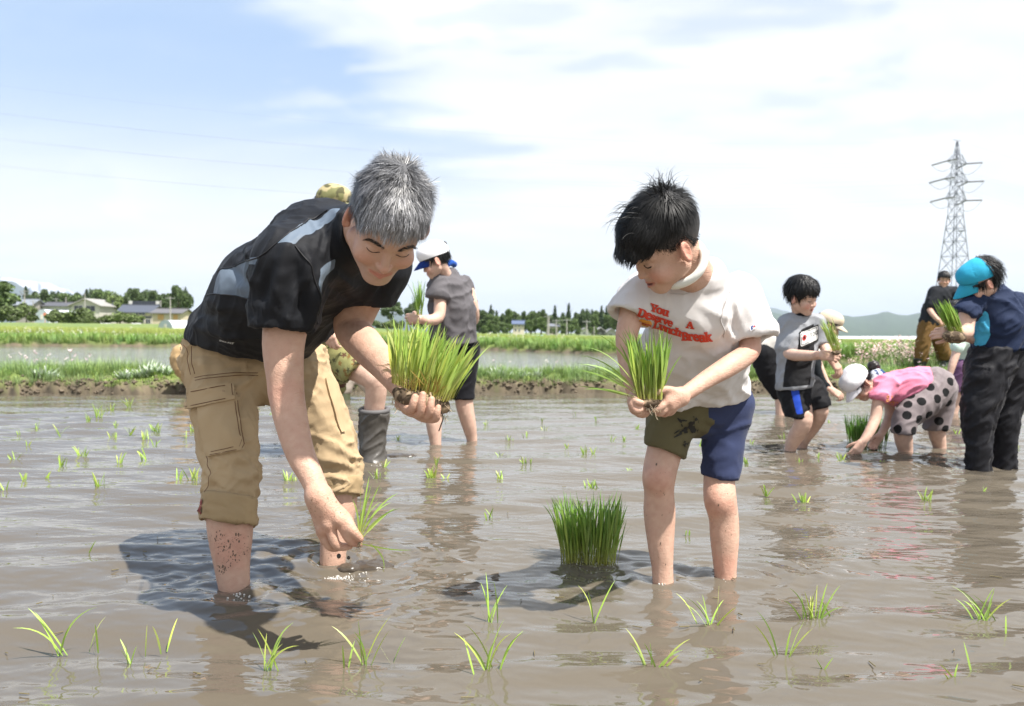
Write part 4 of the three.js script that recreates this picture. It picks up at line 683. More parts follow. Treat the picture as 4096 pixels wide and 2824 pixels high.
// ---------------------------------------------------------------- the boy in the white printed shirt
{
  reseed(41);
  const boy = person('boy in white printed T-shirt and two-coloured shorts holding seedlings');
  const right = new V3(1, 0, 0), up = new V3(0, 1, 0), fwd = new V3(0, 0, 1), down = new V3(0, -1, 0);
  const HM = frameOf(P(1448, 594, 1.97), new V3(-0.48, 0.76, 0.44), new V3(-0.80, -0.58, 0.12), 0.95);
  const NB = P(1574, 634, 2.12), neckTop = new V3(0, -0.05, -0.10).applyMatrix4(HM);
  const body = new Field(0.025);
  body.chain([[P(1512, 985, 2.44), 0.055], [P(1497, 1040, 2.42), 0.052], [P(1490, 1078, 2.405), 0.0495], [P(1490, 1115, 2.41), 0.0445], [P(1491, 1162, 2.42), 0.0475], [P(1494, 1236, 2.42), 0.0385], [P(1498, 1293, 2.42), 0.0315], [P(1500, 1370, 2.42), 0.034]], 0.02);
  body.ell(P(1487, 1082, 2.385), new V3(0.036, 0.040, 0.036), null, 0.02);
  body.chain([[P(1632, 1010, 2.50), 0.052], [P(1626, 1080, 2.475), 0.0475], [P(1628, 1128, 2.455), 0.0490], [P(1636, 1171, 2.46), 0.0445], [P(1638, 1215, 2.46), 0.0435], [P(1639, 1276, 2.46), 0.0355], [P(1640, 1305, 2.46), 0.033], [P(1641, 1370, 2.46), 0.034]], 0.02);
  body.ell(P(1626, 1132, 2.435), new V3(0.036, 0.040, 0.034), null, 0.02);
  body.chain([[P(1436, 690, 2.12), 0.036], [P(1417, 755, 2.09), 0.0290], [P(1420, 808, 2.07), 0.0275], [P(1430, 855, 2.03), 0.0255], [P(1436, 893, 2.01), 0.0205], [P(1438, 905, 2.00), 0.0195]], 0.02);
  body.chain([[P(1676, 690, 2.22), 0.036], [P(1694, 770, 2.19), 0.031], [P(1690, 798, 2.17), 0.0285], [P(1650, 826, 2.12), 0.0285], [P(1600, 856, 2.06), 0.0235], [P(1556, 886, 2.015), 0.0195], [P(1545, 892, 2.005), 0.0185]], 0.02);
  body.cap(NB, neckTop, 0.050, 0.045, 0.03).cap(NB, new V3(0, -0.02, -0.115).applyMatrix4(HM), 0.046, 0.046, 0.03);
  body.chain([[P(1436, 690, 2.12), 0.034], [P(1470, 665, 2.14), 0.035], [P(1566, 690, 2.18), 0.05], [P(1660, 675, 2.23), 0.035], [P(1676, 690, 2.22), 0.034]], 0.02).chain([[NB, 0.045], [P(1566, 704, 2.18), 0.05], [P(1590, 850, 2.43), 0.05]], 0.02).chain([[P(1512, 985, 2.44), 0.05], [P(1530, 920, 2.46), 0.05], [P(1590, 880, 2.46), 0.05], [P(1642, 920, 2.5), 0.05], [P(1632, 1010, 2.5), 0.048]], 0.02);
  const sk = limbColor(SKIN.boy, [[P(1487, 1085, 2.37), 0.06], [P(1628, 1135, 2.42), 0.07], [P(1690, 800, 2.17), 0.06], [P(1638, 1280, 2.43), 0.06]]);
  const gs = [skinOf(body, 0.008, { color: sk })];
  const hl = new Field(0.008), D = 1.985;        // his left hand, thumb above the mat, fingers below it
  hl.cap(P(1552, 888, 2.01), P(1535, 896, D + 0.005), 0.0185, 0.019, 0.012).cap(P(1540, 890, D), P(1510, 893, D - 0.012), 0.0165, 0.0125, 0.012).cap(P(1540, 898, D), P(1512, 908, D - 0.018), 0.0165, 0.0125, 0.012).cap(P(1542, 904, D + 0.004), P(1518, 920, D - 0.012), 0.0155, 0.0115, 0.012);
  hl.chain([[P(1528, 887, D - 0.008), 0.0125], [P(1508, 881, D - 0.018), 0.0100], [P(1494, 884, D - 0.022), 0.0082], [P(1483, 891, D - 0.022), 0.0068]], 0.006);
  hl.chain([[P(1512, 905, D - 0.014), 0.0108], [P(1498, 917, D - 0.024), 0.0088], [P(1489, 925, D - 0.024), 0.0078], [P(1481, 927, D - 0.020), 0.0066]], 0.004);
  hl.chain([[P(1514, 913, D - 0.012), 0.0105], [P(1502, 927, D - 0.018), 0.0086], [P(1494, 935, D - 0.014), 0.0076], [P(1486, 935, D - 0.006), 0.0064]], 0.004);
  hl.chain([[P(1520, 918, D - 0.006), 0.0100], [P(1511, 931, D - 0.008), 0.0082], [P(1503, 937, D), 0.0072], [P(1495, 936, D + 0.008), 0.0062]], 0.004);
  hl.chain([[P(1526, 920, D + 0.004), 0.0092], [P(1520, 931, D + 0.006), 0.0074], [P(1513, 935, D + 0.012), 0.0066], [P(1506, 934, D + 0.018), 0.0058]], 0.004);
  const hr = new Field(0.008);                      // his right hand closed on the far end of the mat
  hr.cap(P(1438, 896, 2.0), P(1438, 908, D), 0.0185, 0.019, 0.012).cap(P(1437, 908, D), P(1436, 924, D - 0.004), 0.018, 0.015, 0.012);
  for (const [x, y, z] of [[1430, 921, -0.016], [1433, 927, -0.004], [1437, 930, 0.008], [1442, 931, 0.02]]) hr.chain([[P(x, y - 6, D + z), 0.0105], [P(x + 8, y + 6, D + z - 0.008), 0.0090], [P(x + 18, y + 5, D + z - 0.008), 0.0078], [P(x + 24, y - 1, D + z - 0.004), 0.0066]], 0.004);
  hr.chain([[P(1434, 903, D - 0.012), 0.0115], [P(1441, 909, D - 0.026), 0.0090], [P(1450, 911, D - 0.030), 0.0075]], 0.006);
  const ht = limbColor([0.55, 0.34, 0.25], [[P(1495, 925, D), 0.03]]);
  gs.push(skinOf(hl, 0.003, { color: ht }), skinOf(hr, 0.003, { color: ht }));
  const face = faceGeo({ skin: SKIN.boy, smile: true, child: 1, open: 0.004 }, 0.0030); face.g.applyMatrix4(HM); gs.push(face.g);
  mesh('body', weave(mergeGeometries(gs), 7), skinMat, boy);
  for (const s of [-1, 1]) { const o = { pos: [], idx: [], col: [] };
    for (let i = 0; i < 70; i++) { const t = rnd(), x = s * lerp(0.014, 0.048, t), y = 0.0195 + 0.005 * Math.sin(t * 2.6) + gauss() * 0.0017, p = dropOn(face.f, new V3(x, y, -0.01), new V3(0, 0, 1), 0.0003); lock(o, p, new V3(s * 0.9, 0.2 - t * 0.5, 0.1), new V3(0, 0, 1), rr(0.005, 0.008), 0.0011, 2, new V3(), 0, [0.04, 0.03, 0.028]); }
    mesh('eyebrow', geom(o.pos, o.idx, o.col).applyMatrix4(HM), vcol(0.7), boy);
    const ls = []; { const l = []; for (let i = 0; i <= 8; i++) { const t = i / 8, x = s * lerp(0.0175, 0.0455, t), y = -0.0036 - 0.0028 * Math.sin(t * Math.PI); l.push(dropOn(face.f, new V3(x, y, -0.01), new V3(0, 0, 1), 0.0004)); } ls.push(tube(l, 0.0017, 5)); }
    mesh('eyelash', mergeGeometries(ls).applyMatrix4(HM), std(C(0.02, 0.015, 0.014), 0.6), boy);
  }
  // --- hair: long black top combed forward, clipped sides
  { const v = (x, y, z) => new V3(x, y, z), hf = new Field(0.012), sf = new Field(0.012);
    sf.ell(v(0, 0.045, -0.095), v(0.0815, 0.0905, 0.0985), null, 0.02);
    const clipLine = (x, y, z) => y - lerp(0.045, lerp(0.022, -0.03, sstep(-0.10, -0.15, z)), sstep(-0.015, -0.06, z)) - 0.10 * sstep(0.03, 0.0, Math.abs(z + 0.10)) * 0.12 + Math.min(0, earGap(x, y, z));
    const [short] = splitMesh(skinOf(sf, 0.004, { floor: -9, color: (x, y, z) => { const k = sstep(-0.03, 0.045, y - (z < -0.1 ? -0.02 : 0.01) + (noise3(x * 90, y * 90, z * 90) - 0.5) * 0.02), g = noise3(x * 400, y * 400, z * 400) * 0.02; return [lerp(0.12, 0.022, k) + g, lerp(0.085, 0.02, k) + g, lerp(0.07, 0.02, k) + g]; } }), clipLine);
    const hair = partLabel(mesh('clipped_hair', short.applyMatrix4(HM), vcol(0.75), boy), 'short clipped sides');
    hf.ell(v(0, 0.062, -0.092), v(0.083, 0.088, 0.098), null, 0.02); hf.ell(v(0, 0.055, -0.035), v(0.074, 0.070, 0.060), null, 0.03); hf.cap(v(-0.035, 0.035, 0.018), v(0.035, 0.035, 0.018), 0.018, 0.018, 0.03);
    const topLine = (x, y, z) => y - lerp(0.036, lerp(0.070, 0.082, sstep(-0.08, -0.14, z)), sstep(-0.01, -0.055, z));
    const [cap] = splitMesh(skinOf(hf, 0.0045, { floor: -9, disp: (x, y, z) => 0.003 * Math.sin((Math.atan2(x, z + 0.1)) * 34 + noise3(x * 40, y * 40, z * 40) * 4) * sstep(-0.12, -0.02, z) }), topLine);
    const top = mesh('hair', cap.applyMatrix4(HM), std(C(0.009, 0.008, 0.009), 0.5), boy);
    const o = { pos: [], idx: [], col: [] }, whorl = v(0.022, 0.128, -0.125);
    const roots = spread(splitMesh(skinOf(hf, 0.006, { floor: -9 }), topLine)[0], 4200);
    for (const [p, n] of roots) {
      const away = p.clone().sub(whorl); away.addScaledVector(n, -away.dot(n)); const dist = away.length(); away.normalize();
      const front = sstep(-0.11, -0.03, p.z), dir = away.clone().addScaledVector(v(0, 0, 1), front * 0.5).addScaledVector(n, 0.10 + 0.25 * sstep(0.07, 0.01, dist)).add(v(gauss(), gauss(), gauss()).multiplyScalar(0.12)), c = rr(0.006, 0.018);
      lock(o, p.clone().addScaledVector(n, -0.002), dir, n, rr(0.035, 0.06) * (1 - 0.5 * sstep(-0.05, 0.0, p.z)), 0.0018, 4, n.clone().multiplyScalar(-1).add(v(0, -0.6 * front, 0)), 11, [c, c, c], hf);
    }
    const edge = splitMesh(splitMesh(skinOf(sf, 0.006, { floor: -9 }), (x, y, z) => clipLine(x, y, z) + 0.012)[0], (x, y, z) => 0.02 - clipLine(x, y, z))[0];
    for (const [p, n] of spread(edge, 2600)) { const c = rr(0.008, 0.02); lock(o, p.clone().addScaledVector(n, -0.001), v(gauss() * 0.3, -1, gauss() * 0.4 - 0.3).addScaledVector(n, 0.35), n, rr(0.005, 0.011), 0.0011, 2, n.clone().multiplyScalar(-1), 4, [c, c, c]); }
    for (let i = 0; i < 150; i++) {       // tousled locks standing up at the crown and blown back in front
      const fr = rnd() < 0.3, p = dropOn(hf, fr ? v(rr(-0.04, 0.05), 0.1, rr(-0.06, 0.0)) : whorl.clone().add(v(gauss() * 0.025, 0, gauss() * 0.028)), v(0, 1, 0.0).normalize(), 0), c = rr(0.006, 0.016);
      const dir = fr ? v(gauss() * 0.4, 0.8, 0.7 + gauss() * 0.3) : v(gauss() * 0.7, 1.1, gauss() * 0.7 - 0.1);
      lock(o, p, dir, v(rnd() - 0.5, 0.2, rnd() - 0.5), rr(0.035, 0.085), 0.0016, 8, v(gauss() * 1.2, -1, gauss() * 1.2 + (fr ? 0.5 : 0)), rr(14, 32), [c, c, c], hf);
    }
    mesh('strands', geom(o.pos, o.idx, o.col).applyMatrix4(HM), hairMat(0.5), top).userData.kind = 'stuff';
  }
  // --- neck ring
  { const l = [P(1552, 545, 2.10), P(1570, 548, 2.04), P(1584, 560, 1.99), P(1592, 580, 1.965), P(1587, 604, 1.955), P(1572, 624, 1.955), P(1550, 638, 1.965), P(1526, 645, 1.985), P(1505, 640, 2.03)];
    const ring = mesh('neck_ring', new THREE.TubeGeometry(new THREE.CatmullRomCurve3(l), 60, 0.0105, 12), std(C(0.74, 0.75, 0.70), 0.35), boy);
    const t = new THREE.BoxGeometry(0.012, 0.027, 0.002); t.rotateZ(-0.1); const q = P(1597, 578, 1.972); t.translate(q.x, q.y, q.z); mesh('clasp', t, std(C(0.66, 0.68, 0.62), 0.4), ring); }
  // --- T-shirt
  const trunk = new Field(0.05), sR = new Field(0.04), sL = new Field(0.04), Rsh = P(1457, 662, 2.13), Lsh = P(1668, 672, 2.24), lat = Lsh.clone().sub(Rsh).normalize();
  const Pc = P(1612, 872, 2.46), Mid = P(1583, 780, 2.31), Uc = P(1566, 704, 2.18);
  trunk.cap(Pc, Mid, 0.104, 0.112, 0.05, lat, 1.06).cap(Mid, Uc, 0.112, 0.098, 0.05, lat, 1.30).cap(Uc, NB.clone().add(new V3(0.015, 0.0, -0.01)), 0.088, 0.070, 0.04).cap(Uc, Rsh, 0.080, 0.058, 0.04).cap(Uc, Lsh, 0.080, 0.060, 0.04).cap(P(1500, 800, 2.25), P(1520, 880, 2.36), 0.07, 0.07, 0.06);
  trunk.cut(P(1615, 914, 2.4), down.clone().addScaledVector(right, 0.03).addScaledVector(fwd, -0.05).normalize(), 0.006);
  trunk.cut(NB.clone().lerp(neckTop, 0.24), neckTop.clone().sub(NB).normalize().addScaledVector(up, 0.75).normalize(), 0.006);
  sR.cap(Rsh, P(1418, 715, 2.10), 0.060, 0.056, 0.03).cut(P(1417, 714, 2.10), P(1410, 735, 2.09).sub(P(1440, 660, 2.12)).normalize(), 0.005).subcap(P(1418, 708, 2.1), P(1408, 745, 2.09), 0.036, 0.054, 0.005);
  sL.cap(Lsh, P(1698, 762, 2.2), 0.064, 0.068, 0.03).cap(P(1690, 700, 2.2), P(1715, 745, 2.18), 0.05, 0.04, 0.03).cut(P(1697, 771, 2.2), P(1694, 790, 2.19).sub(P(1664, 690, 2.22)).normalize(), 0.005).subcap(P(1693, 750, 2.2), P(1705, 815, 2.19), 0.044, 0.068, 0.005);
  const shirtF = new Field(0.03); shirtF.add(trunk, 0.03).add(sR, 0.025).add(sL, 0.03);
  const folds = [], F = (x0, y0, x1, y1, h, w) => { const a = hitAt(shirtF, x0, y0, 1.8), b = hitAt(shirtF, x1, y1, 1.8); if (a && b) folds.push([a, b, h * 1.6, w]); };
  F(1650, 650, 1690, 760, 0.007, 0.012); F(1640, 680, 1625, 760, 0.008, 0.012); F(1660, 700, 1660, 790, -0.007, 0.011); F(1640, 740, 1680, 800, 0.006, 0.011); F(1580, 690, 1640, 720, 0.005, 0.012); F(1560, 740, 1640, 760, -0.004, 0.013); F(1500, 830, 1640, 870, 0.007, 0.014); F(1490, 860, 1620, 900, -0.006, 0.012); F(1560, 850, 1690, 890, 0.006, 0.012); F(1620, 800, 1690, 860, 0.006, 0.013); F(1650, 840, 1690, 905, -0.006, 0.012); F(1560, 800, 1680, 830, 0.005, 0.012); F(1440, 640, 1440, 730, 0.006, 0.01); F(1420, 660, 1415, 720, 0.005, 0.01); F(1460, 690, 1470, 780, 0.006, 0.013); F(1600, 640, 1560, 690, 0.004, 0.012); F(1540, 880, 1600, 910, 0.005, 0.010); F(1630, 870, 1660, 910, 0.005, 0.01);
  const ff0 = foldFn(folds, 0.002, 19), c1 = creaser(new V3(0.8, -0.45, 0.1), 0.0080, 3, 18), c2 = creaser(new V3(0.25, -1, 0.1), 0.0055, 3, 18), ff = (x, y, z) => ff0(x, y, z) * 0.8 + c1(x, y, z) * sstep(0.85, 0.68, y) + c2(x, y, z);
  shirtF.disp = ff;
  const dec = (x, y, z) => ff(x, y, z);
  const white = fabric(0xffffff, 0.95, { vertexColors: true, sheen: 0.1 });
  const shirt = mesh('t_shirt', weave(skinOf(shirtF, 0.0066, { disp: dec, color: blotch([0.66, 0.635, 0.62], 0.05, 9) })), white, boy);
  const collarPts = [[1517, 652], [1545, 652], [1572, 638], [1592, 612], [1600, 588]];
  mesh('collar_rib', seamOn(shirtF, collarPts, 1.75, 0.0065, -0.002, 8), fabric(C(0.68, 0.655, 0.64), 0.95), shirt);
  mesh('stitching', seamOn(shirtF, [[1515, 664], [1548, 666], [1580, 652], [1606, 620]], 1.75, 0.0008, 0.0026, 8), std(C(0.5, 0.48, 0.47), 0.9), shirt);
  mesh('sleeve_seam', seamOn(shirtF, [[1672, 625], [1640, 670], [1625, 720], [1640, 770]], 1.75, 0.0014, 0.0012, 8), std(C(0.5, 0.48, 0.47), 0.9), shirt);
  { // print on the chest: the slogan in four rising and falling lines
    const cv = document.createElement('canvas'); cv.width = 1024; cv.height = 512; const x = cv.getContext('2d'); x.clearRect(0, 0, 1024, 512); x.fillStyle = '#c23c26'; x.textBaseline = 'alphabetic';
    const put = (s, px, py, size, slope, tight = 0.92, grow = 0) => { let cx = px; for (const ch of s) { x.save(); x.translate(cx, py + (cx - px) * slope); x.rotate(Math.atan(slope)); x.font = 'bold ' + size + 'px serif'; x.lineWidth = size * 0.075; x.strokeStyle = '#c23c26'; x.fillText(ch, 0, 0); x.strokeText(ch, 0, 0); const w = x.measureText(ch).width; x.restore(); cx += w * tight; size += grow; } };
    put('You', 150, 108, 150, 0.22, 0.84); put('Deserve', 4, 205, 146, 0.20, 0.80, -3); put('A', 640, 298, 135, -0.02); put('Lunch', 205, 360, 150, 0.19, 0.76, -1); put('Break', 592, 478, 150, -0.16, 0.82, 1);
    x.save(); x.translate(96, 312); x.rotate(0.18); x.fillStyle = '#d9963a'; x.beginPath(); x.ellipse(0, -12, 94, 62, 0, Math.PI, 0); x.fill(); x.fillStyle = '#b94a2a'; x.fillRect(-92, -8, 184, 14); x.fillStyle = '#d9963a'; x.beginPath(); x.ellipse(0, 10, 88, 26, 0, 0, Math.PI); x.fill(); x.restore();
    const t = new THREE.CanvasTexture(cv); t.colorSpace = THREE.SRGBColorSpace;
    mesh('slogan_print', sheetOn(shirtF, [[1438, 682], [1622, 700], [1614, 786], [1440, 756]], 1.75, 50, 28, 0.0022), new THREE.MeshStandardMaterial({ map: t, transparent: true, roughness: 0.85, side: THREE.DoubleSide }), shirt);
    const c2 = document.createElement('canvas'); c2.width = 96; c2.height = 64; const y = c2.getContext('2d'); y.fillStyle = '#f1f1f1'; y.fillRect(0, 0, 96, 64); y.fillStyle = '#234a9c'; y.beginPath(); y.moveTo(10, 54); y.lineTo(24, 10); y.lineTo(56, 10); y.quadraticCurveTo(70, 14, 52, 26); y.lineTo(36, 32); y.lineTo(40, 54); y.fill(); y.fillStyle = '#c22c34'; y.beginPath(); y.moveTo(44, 34); y.lineTo(86, 14); y.lineTo(72, 34); y.lineTo(84, 50); y.lineTo(58, 48); y.fill();
    const u = new THREE.CanvasTexture(c2); u.colorSpace = THREE.SRGBColorSpace;
    mesh('sleeve_patch', sheetOn(shirtF, [[1694, 740], [1707, 732], [1711, 741], [1698, 750]], 1.75, 6, 5, 0.003), new THREE.MeshStandardMaterial({ map: u, roughness: 0.8, side: THREE.DoubleSide }), shirt);
  }
  // --- shorts: one olive leg, one navy leg
  const so = new Field(0.03), legA = new Field(0.03), legB = new Field(0.03), hips = new Field(0.03);
  hips.cap(P(1540, 915, 2.46), P(1640, 912, 2.50), 0.080, 0.080, 0.04).cap(P(1590, 890, 2.47), P(1590, 925, 2.48), 0.098, 0.085, 0.04, lat, 1.1);
  legA.chain([[P(1527, 920, 2.45), 0.082], [P(1512, 975, 2.43), 0.070], [P(1501, 1040, 2.415), 0.0605]], 0.03).cut(P(1502, 1020, 2.42), P(1502, 1060, 2.41).sub(P(1508, 1000, 2.42)).normalize().addScaledVector(right, -0.26).normalize(), 0.004);
  legB.chain([[P(1645, 915, 2.5), 0.080], [P(1636, 990, 2.49), 0.066], [P(1626, 1100, 2.47), 0.0545]], 0.03).cut(P(1626, 1078, 2.47), down.clone().addScaledVector(right, -0.14).normalize(), 0.004);
  so.add(hips, 0.03).add(legA, 0.03).add(legB, 0.015);
  const sf2 = []; const G = (x0, y0, x1, y1, h, w) => { const a = hitAt(so, x0, y0, 2.1), b = hitAt(so, x1, y1, 2.1); if (a && b) sf2.push([a, b, h, w]); };
  G(1588, 945, 1640, 960, 0.006, 0.012); G(1590, 955, 1630, 985, -0.005, 0.011); G(1590, 965, 1650, 1010, 0.004, 0.012); G(1580, 945, 1530, 955, 0.005, 0.012); G(1565, 965, 1530, 985, -0.004, 0.012); G(1600, 1030, 1660, 1040, 0.003, 0.013);
  const sc1 = creaser(new V3(1, 0.35, 0), 0.006, 5, 20), sff0 = foldFn(sf2, 0.0016, 15), sff = (x, y, z) => sff0(x, y, z) * 1.3 + sc1(x, y, z), mid = P(1590, 930, 2.45), axis = new V3(1, 0.12, 0.0).normalize();
  const ribN = (x, y, z) => 0.00055 * Math.sin((x * 0.9 + z * 0.4) * 900);
  so.disp = sff;
  const [navy, olive] = splitMesh(skinOf(so, 0.0075, { disp: (x, y, z) => sff(x, y, z), color: () => [1, 1, 1] }), (x, y, z) => y > mid.y - 0.02 ? (x - mid.x) * axis.x + (y - mid.y) * axis.y : legA.at(x, y, z) - legB.at(x, y, z));
  const shorts = mesh('shorts', weave(navy, 200), fabric(C(0.037, 0.048, 0.105), 0.92), boy); partLabel(shorts, 'navy half of the shorts');
  partLabel(mesh('olive_leg', weave(olive, 200), fabric(C(0.125, 0.110, 0.058), 0.92), shorts), 'olive green leg of the shorts');
  // wet stain blots on the olive leg
  { const wet = fabric(C(0.018, 0.017, 0.012), 0.7); for (const [q, n] of [[[[1530, 945], [1578, 938], [1575, 975], [1548, 980]], 0], [[[1520, 980], [1552, 962], [1556, 976], [1524, 990]], 1], [[[1545, 996], [1556, 1000], [1550, 1012], [1540, 1008]], 2]]) {
      const cv = document.createElement('canvas'); cv.width = cv.height = 128; const x = cv.getContext('2d'), im = x.createImageData(128, 128); for (let j = 0; j < 128; j++) for (let i = 0; i < 128; i++) { const a = fbm3(i / 22 + n * 9, j / 22, 3, 4), e = Math.min(i, j, 127 - i, 127 - j) / 64; const on = a + e * 0.25 > 0.60; im.data.set([22, 22, 16, on ? 235 : 0], (j * 128 + i) * 4); } x.putImageData(im, 0, 0);
      const t = new THREE.CanvasTexture(cv); t.colorSpace = THREE.SRGBColorSpace; mesh('wet_stain', sheetOn(so, q, 2.1, 8, 8, 0.0025), new THREE.MeshStandardMaterial({ map: t, transparent: true, roughness: 0.7, side: THREE.DoubleSide }), shorts); } }
  specks('mud_specks', body, 26, () => [rr(1456, 1522), rr(1045, 1300)], 2.1, 0.0006, 0.0024, mudMat, boy);
  specks('mud_specks', body, 26, () => [rr(1605, 1668), rr(1100, 1300)], 2.1, 0.0006, 0.0024, mudMat, boy);
}

// ---------------------------------------------------------------- the other planters
const ch = (list) => list.map(([x, y, d, r]) => [P(x, y, d), r]);
function fieldOf(chains, k = 0.03) { const f = new Field(k); for (const c of chains) f.chain(ch(c), k, 3); return f; }
function capOf(HM, parent, dome, brim, { name = 'cap', tilt = 0.12, low = 0.034, drop = 0.02, color2, panels = 0, out = 0.075 } = {}) {
  const f = new Field(0.02), v = (x, y, z) => new V3(x, y, z); f.ell(v(0, 0.052, -0.092), v(0.090, 0.094, 0.107), null, 0.02); f.ell(v(0, 0.075, -0.03), v(0.068, 0.055, 0.055), null, 0.03);
  const [g] = splitMesh(skinOf(f, 0.006, { floor: -9, disp: (x, y, z) => 0.0016 * (Math.abs(Math.sin(Math.atan2(x, z + 0.09) * 3)) < 0.08 ? -1 : 0) + 0.003 * (fbm3(x * 26, y * 26, z * 26, 2) - 0.5), color: color2 ?? (() => [1, 1, 1]) }), (x, y, z) => y - low - tilt * (z + 0.05));
  const cap = mesh(name, weave(g), color2 ? fabric(0xffffff, 0.9, { vertexColors: true }) : fabric(dome, 0.9), parent); cap.geometry.applyMatrix4(HM);
  const pos = [], idx = [], nu = 14, nv = 6; for (const lay of [0, 1]) for (let j = 0; j <= nv; j++) for (let i = 0; i <= nu; i++) { const u = (i / nu * 2 - 1) * 1.15, t = j / nv, R = 1 + 0.0 * t; pos.push(Math.sin(u) * 0.076 * (1 - 0.06 * t), low + tilt * 0.06 + 0.004 - drop * t - 0.020 * (1 - Math.cos(u)) - 0.008 * t * t - lay * 0.003, -0.088 + Math.cos(u) * (0.100 + out * t * Math.pow(Math.cos(u * 0.9), 0.35)) * R); }
  const w = nu + 1, o = w * (nv + 1); for (const lay of [0, 1]) for (let j = 0; j < nv; j++) for (let i = 0; i < nu; i++) { const a = lay * o + j * w + i; if (lay) idx.push(a, a + w, a + 1, a + 1, a + w, a + w + 1); else idx.push(a, a + 1, a + w, a + w, a + 1, a + w + 1); }
  for (let i = 0; i < nu; i++) { const a = nv * w + i; idx.push(a, a + 1, a + o, a + o, a + 1, a + o + 1); }
  mesh('brim', geom(pos, idx).applyMatrix4(HM), fabric(brim, 0.85), cap); return cap;
}
function hairOf(HM, parent, { n = 900, len = [0.04, 0.07], front = 0.045, side = 0.0, back = -0.05, fat = 0, messy = 0.15, only } = {}) {
  const f = new Field(0.012), v = (x, y, z) => new V3(x, y, z); f.ell(v(0, 0.048, -0.095), v(0.084 + fat, 0.093 + fat, 0.103 + fat), null, 0.02); f.ell(v(0, 0.06, -0.045), v(0.070, 0.066, 0.060 + fat * 0.5), null, 0.02);
  const line0 = (x, y, z) => y - lerp(front - 0.02 * Math.abs(Math.sin(x * 160)) * 0.6, lerp(side, back, sstep(-0.09, -0.14, z)), sstep(-0.015, -0.06, z)), line = only ? (x, y, z) => Math.min(line0(x, y, z), only(x, y, z), earGap(x, y, z)) : (x, y, z) => Math.min(line0(x, y, z), earGap(x, y, z));
  const full = skinOf(f, 0.006, { floor: -9, disp: (x, y, z) => 0.003 * Math.sin(Math.atan2(x, z + 0.1) * 26 + noise3(x * 30, y * 30, z * 30) * 5) }), [g] = splitMesh(full, line);
  const roots = spread(g, n), o = { pos: [], idx: [], col: [] }, whorl = v(0.01, 0.14, -0.12);
  for (const [p, nn] of roots) { const away = p.clone().sub(whorl); away.addScaledVector(nn, -away.dot(nn)).normalize(); const c = rr(0.006, 0.02); lock(o, p.clone().addScaledVector(nn, -0.002), away.addScaledVector(nn, 0.12 + messy * rnd()).add(v(gauss(), gauss(), gauss()).multiplyScalar(messy)), nn, rr(...len) * (1 - 0.62 * sstep(-0.06, -0.02, p.z)), 0.003, 4, nn.clone().multiplyScalar(-1).add(v(0, -0.7, 0)), 9, [c, c, c], f); }
  const hair = mesh('hair', g.applyMatrix4(HM), std(C(0.012, 0.011, 0.012), 0.42), parent);
  mesh('strands', geom(o.pos, o.idx, o.col).applyMatrix4(HM), hairMat(0.5), hair).userData.kind = 'stuff'; return hair;
}
function faceMarks(HM, face, parent, w = 0.0022) { const m = std(C(0.02, 0.015, 0.014), 0.6); for (const s of [-1, 1]) { const l = [], b = []; for (let i = 0; i <= 6; i++) { const t = i / 6; l.push(dropOn(face.f, new V3(s * lerp(0.017, 0.046, t), -0.0036 - 0.0028 * Math.sin(t * Math.PI), -0.01), new V3(0, 0, 1), 0.0004)); b.push(dropOn(face.f, new V3(s * lerp(0.014, 0.05, t), 0.020 + 0.005 * Math.sin(t * 2.6), -0.01), new V3(0, 0, 1), 0.0006)); } mesh('eyelash', tube(l, w * 0.8, 5).applyMatrix4(HM), m, parent); mesh('eyebrow', tube(b, w, 5).applyMatrix4(HM), m, parent); } }
// skin: limbs as chains, a head in its frame, simple hands [wrist, direction, back, thumb side, size, grip]
function skinFor(parent, chains, HM, headOpts, hands, skin, cell, neck, core) {
  const f = fieldOf(chains, 0.02); if (core) for (const c of core) f.chain(ch(c), 0.02, 2); if (neck) f.cap(neck, new V3(0, -0.05, -0.10).applyMatrix4(HM), 0.05, 0.046, 0.03);
  const gs = [skinOf(f, cell, { color: limbColor(skin), floor: -0.14 })]; let face;
  if (HM) { face = faceGeo({ skin, ...headOpts }, 0.0052); face.g.applyMatrix4(HM); gs.push(face.g); }
  for (const [w, d, b, s, S, grip] of hands) { const c = grip ?? 0.9; gs.push(skinOf(handField(w, d, b, s, S, [[c * 0.5, c, c * 0.6], [c * 0.6, c, c * 0.7], [c * 0.7, c, c * 0.7], [c * 0.8, c, c * 0.7]], [0.7, 0.5, 0.25, 0.3]), 0.0055, { color: limbColor([skin[0], skin[1] * 0.95, skin[2] * 0.94]), floor: -0.14 })); }
  mesh('body', weave(mergeGeometries(gs), 7), skinMat, parent); return { f, face };
}
const vv = (x, y, z) => new V3(x, y, z);
const wrinkle = (amp, sc = 12, dir = [1, 1, 1]) => { const k = creaser(vv(0.6 / dir[0], 0.7 / dir[1], 0.3 / dir[2]), amp * 1.15, sc * 0.4, sc * 1.35); return (x, y, z) => k(x, y, z) + 0.3 * wrinkle0(amp, sc, dir)(x, y, z); };
const wrinkle0 = (amp, sc = 12, dir = [1, 1, 1]) => (x, y, z) => amp * ((fbm3(x * sc * dir[0], y * sc * dir[1], z * sc * dir[2], 3) - 0.5) * 2 - 0.6 * Math.abs(fbm3(x * sc * 1.6 * dir[0] + 5, y * sc * 1.6 * dir[1], z * sc * 1.6 * dir[2] + 2, 2) - 0.5));
function garment(name, f, cell, mat, parent, disp = wrinkle(0.006), label) { const m = mesh(name, weave(skinOf(f, cell, { disp, floor: -0.14 })), mat, parent); return label ? partLabel(m, label) : m; }

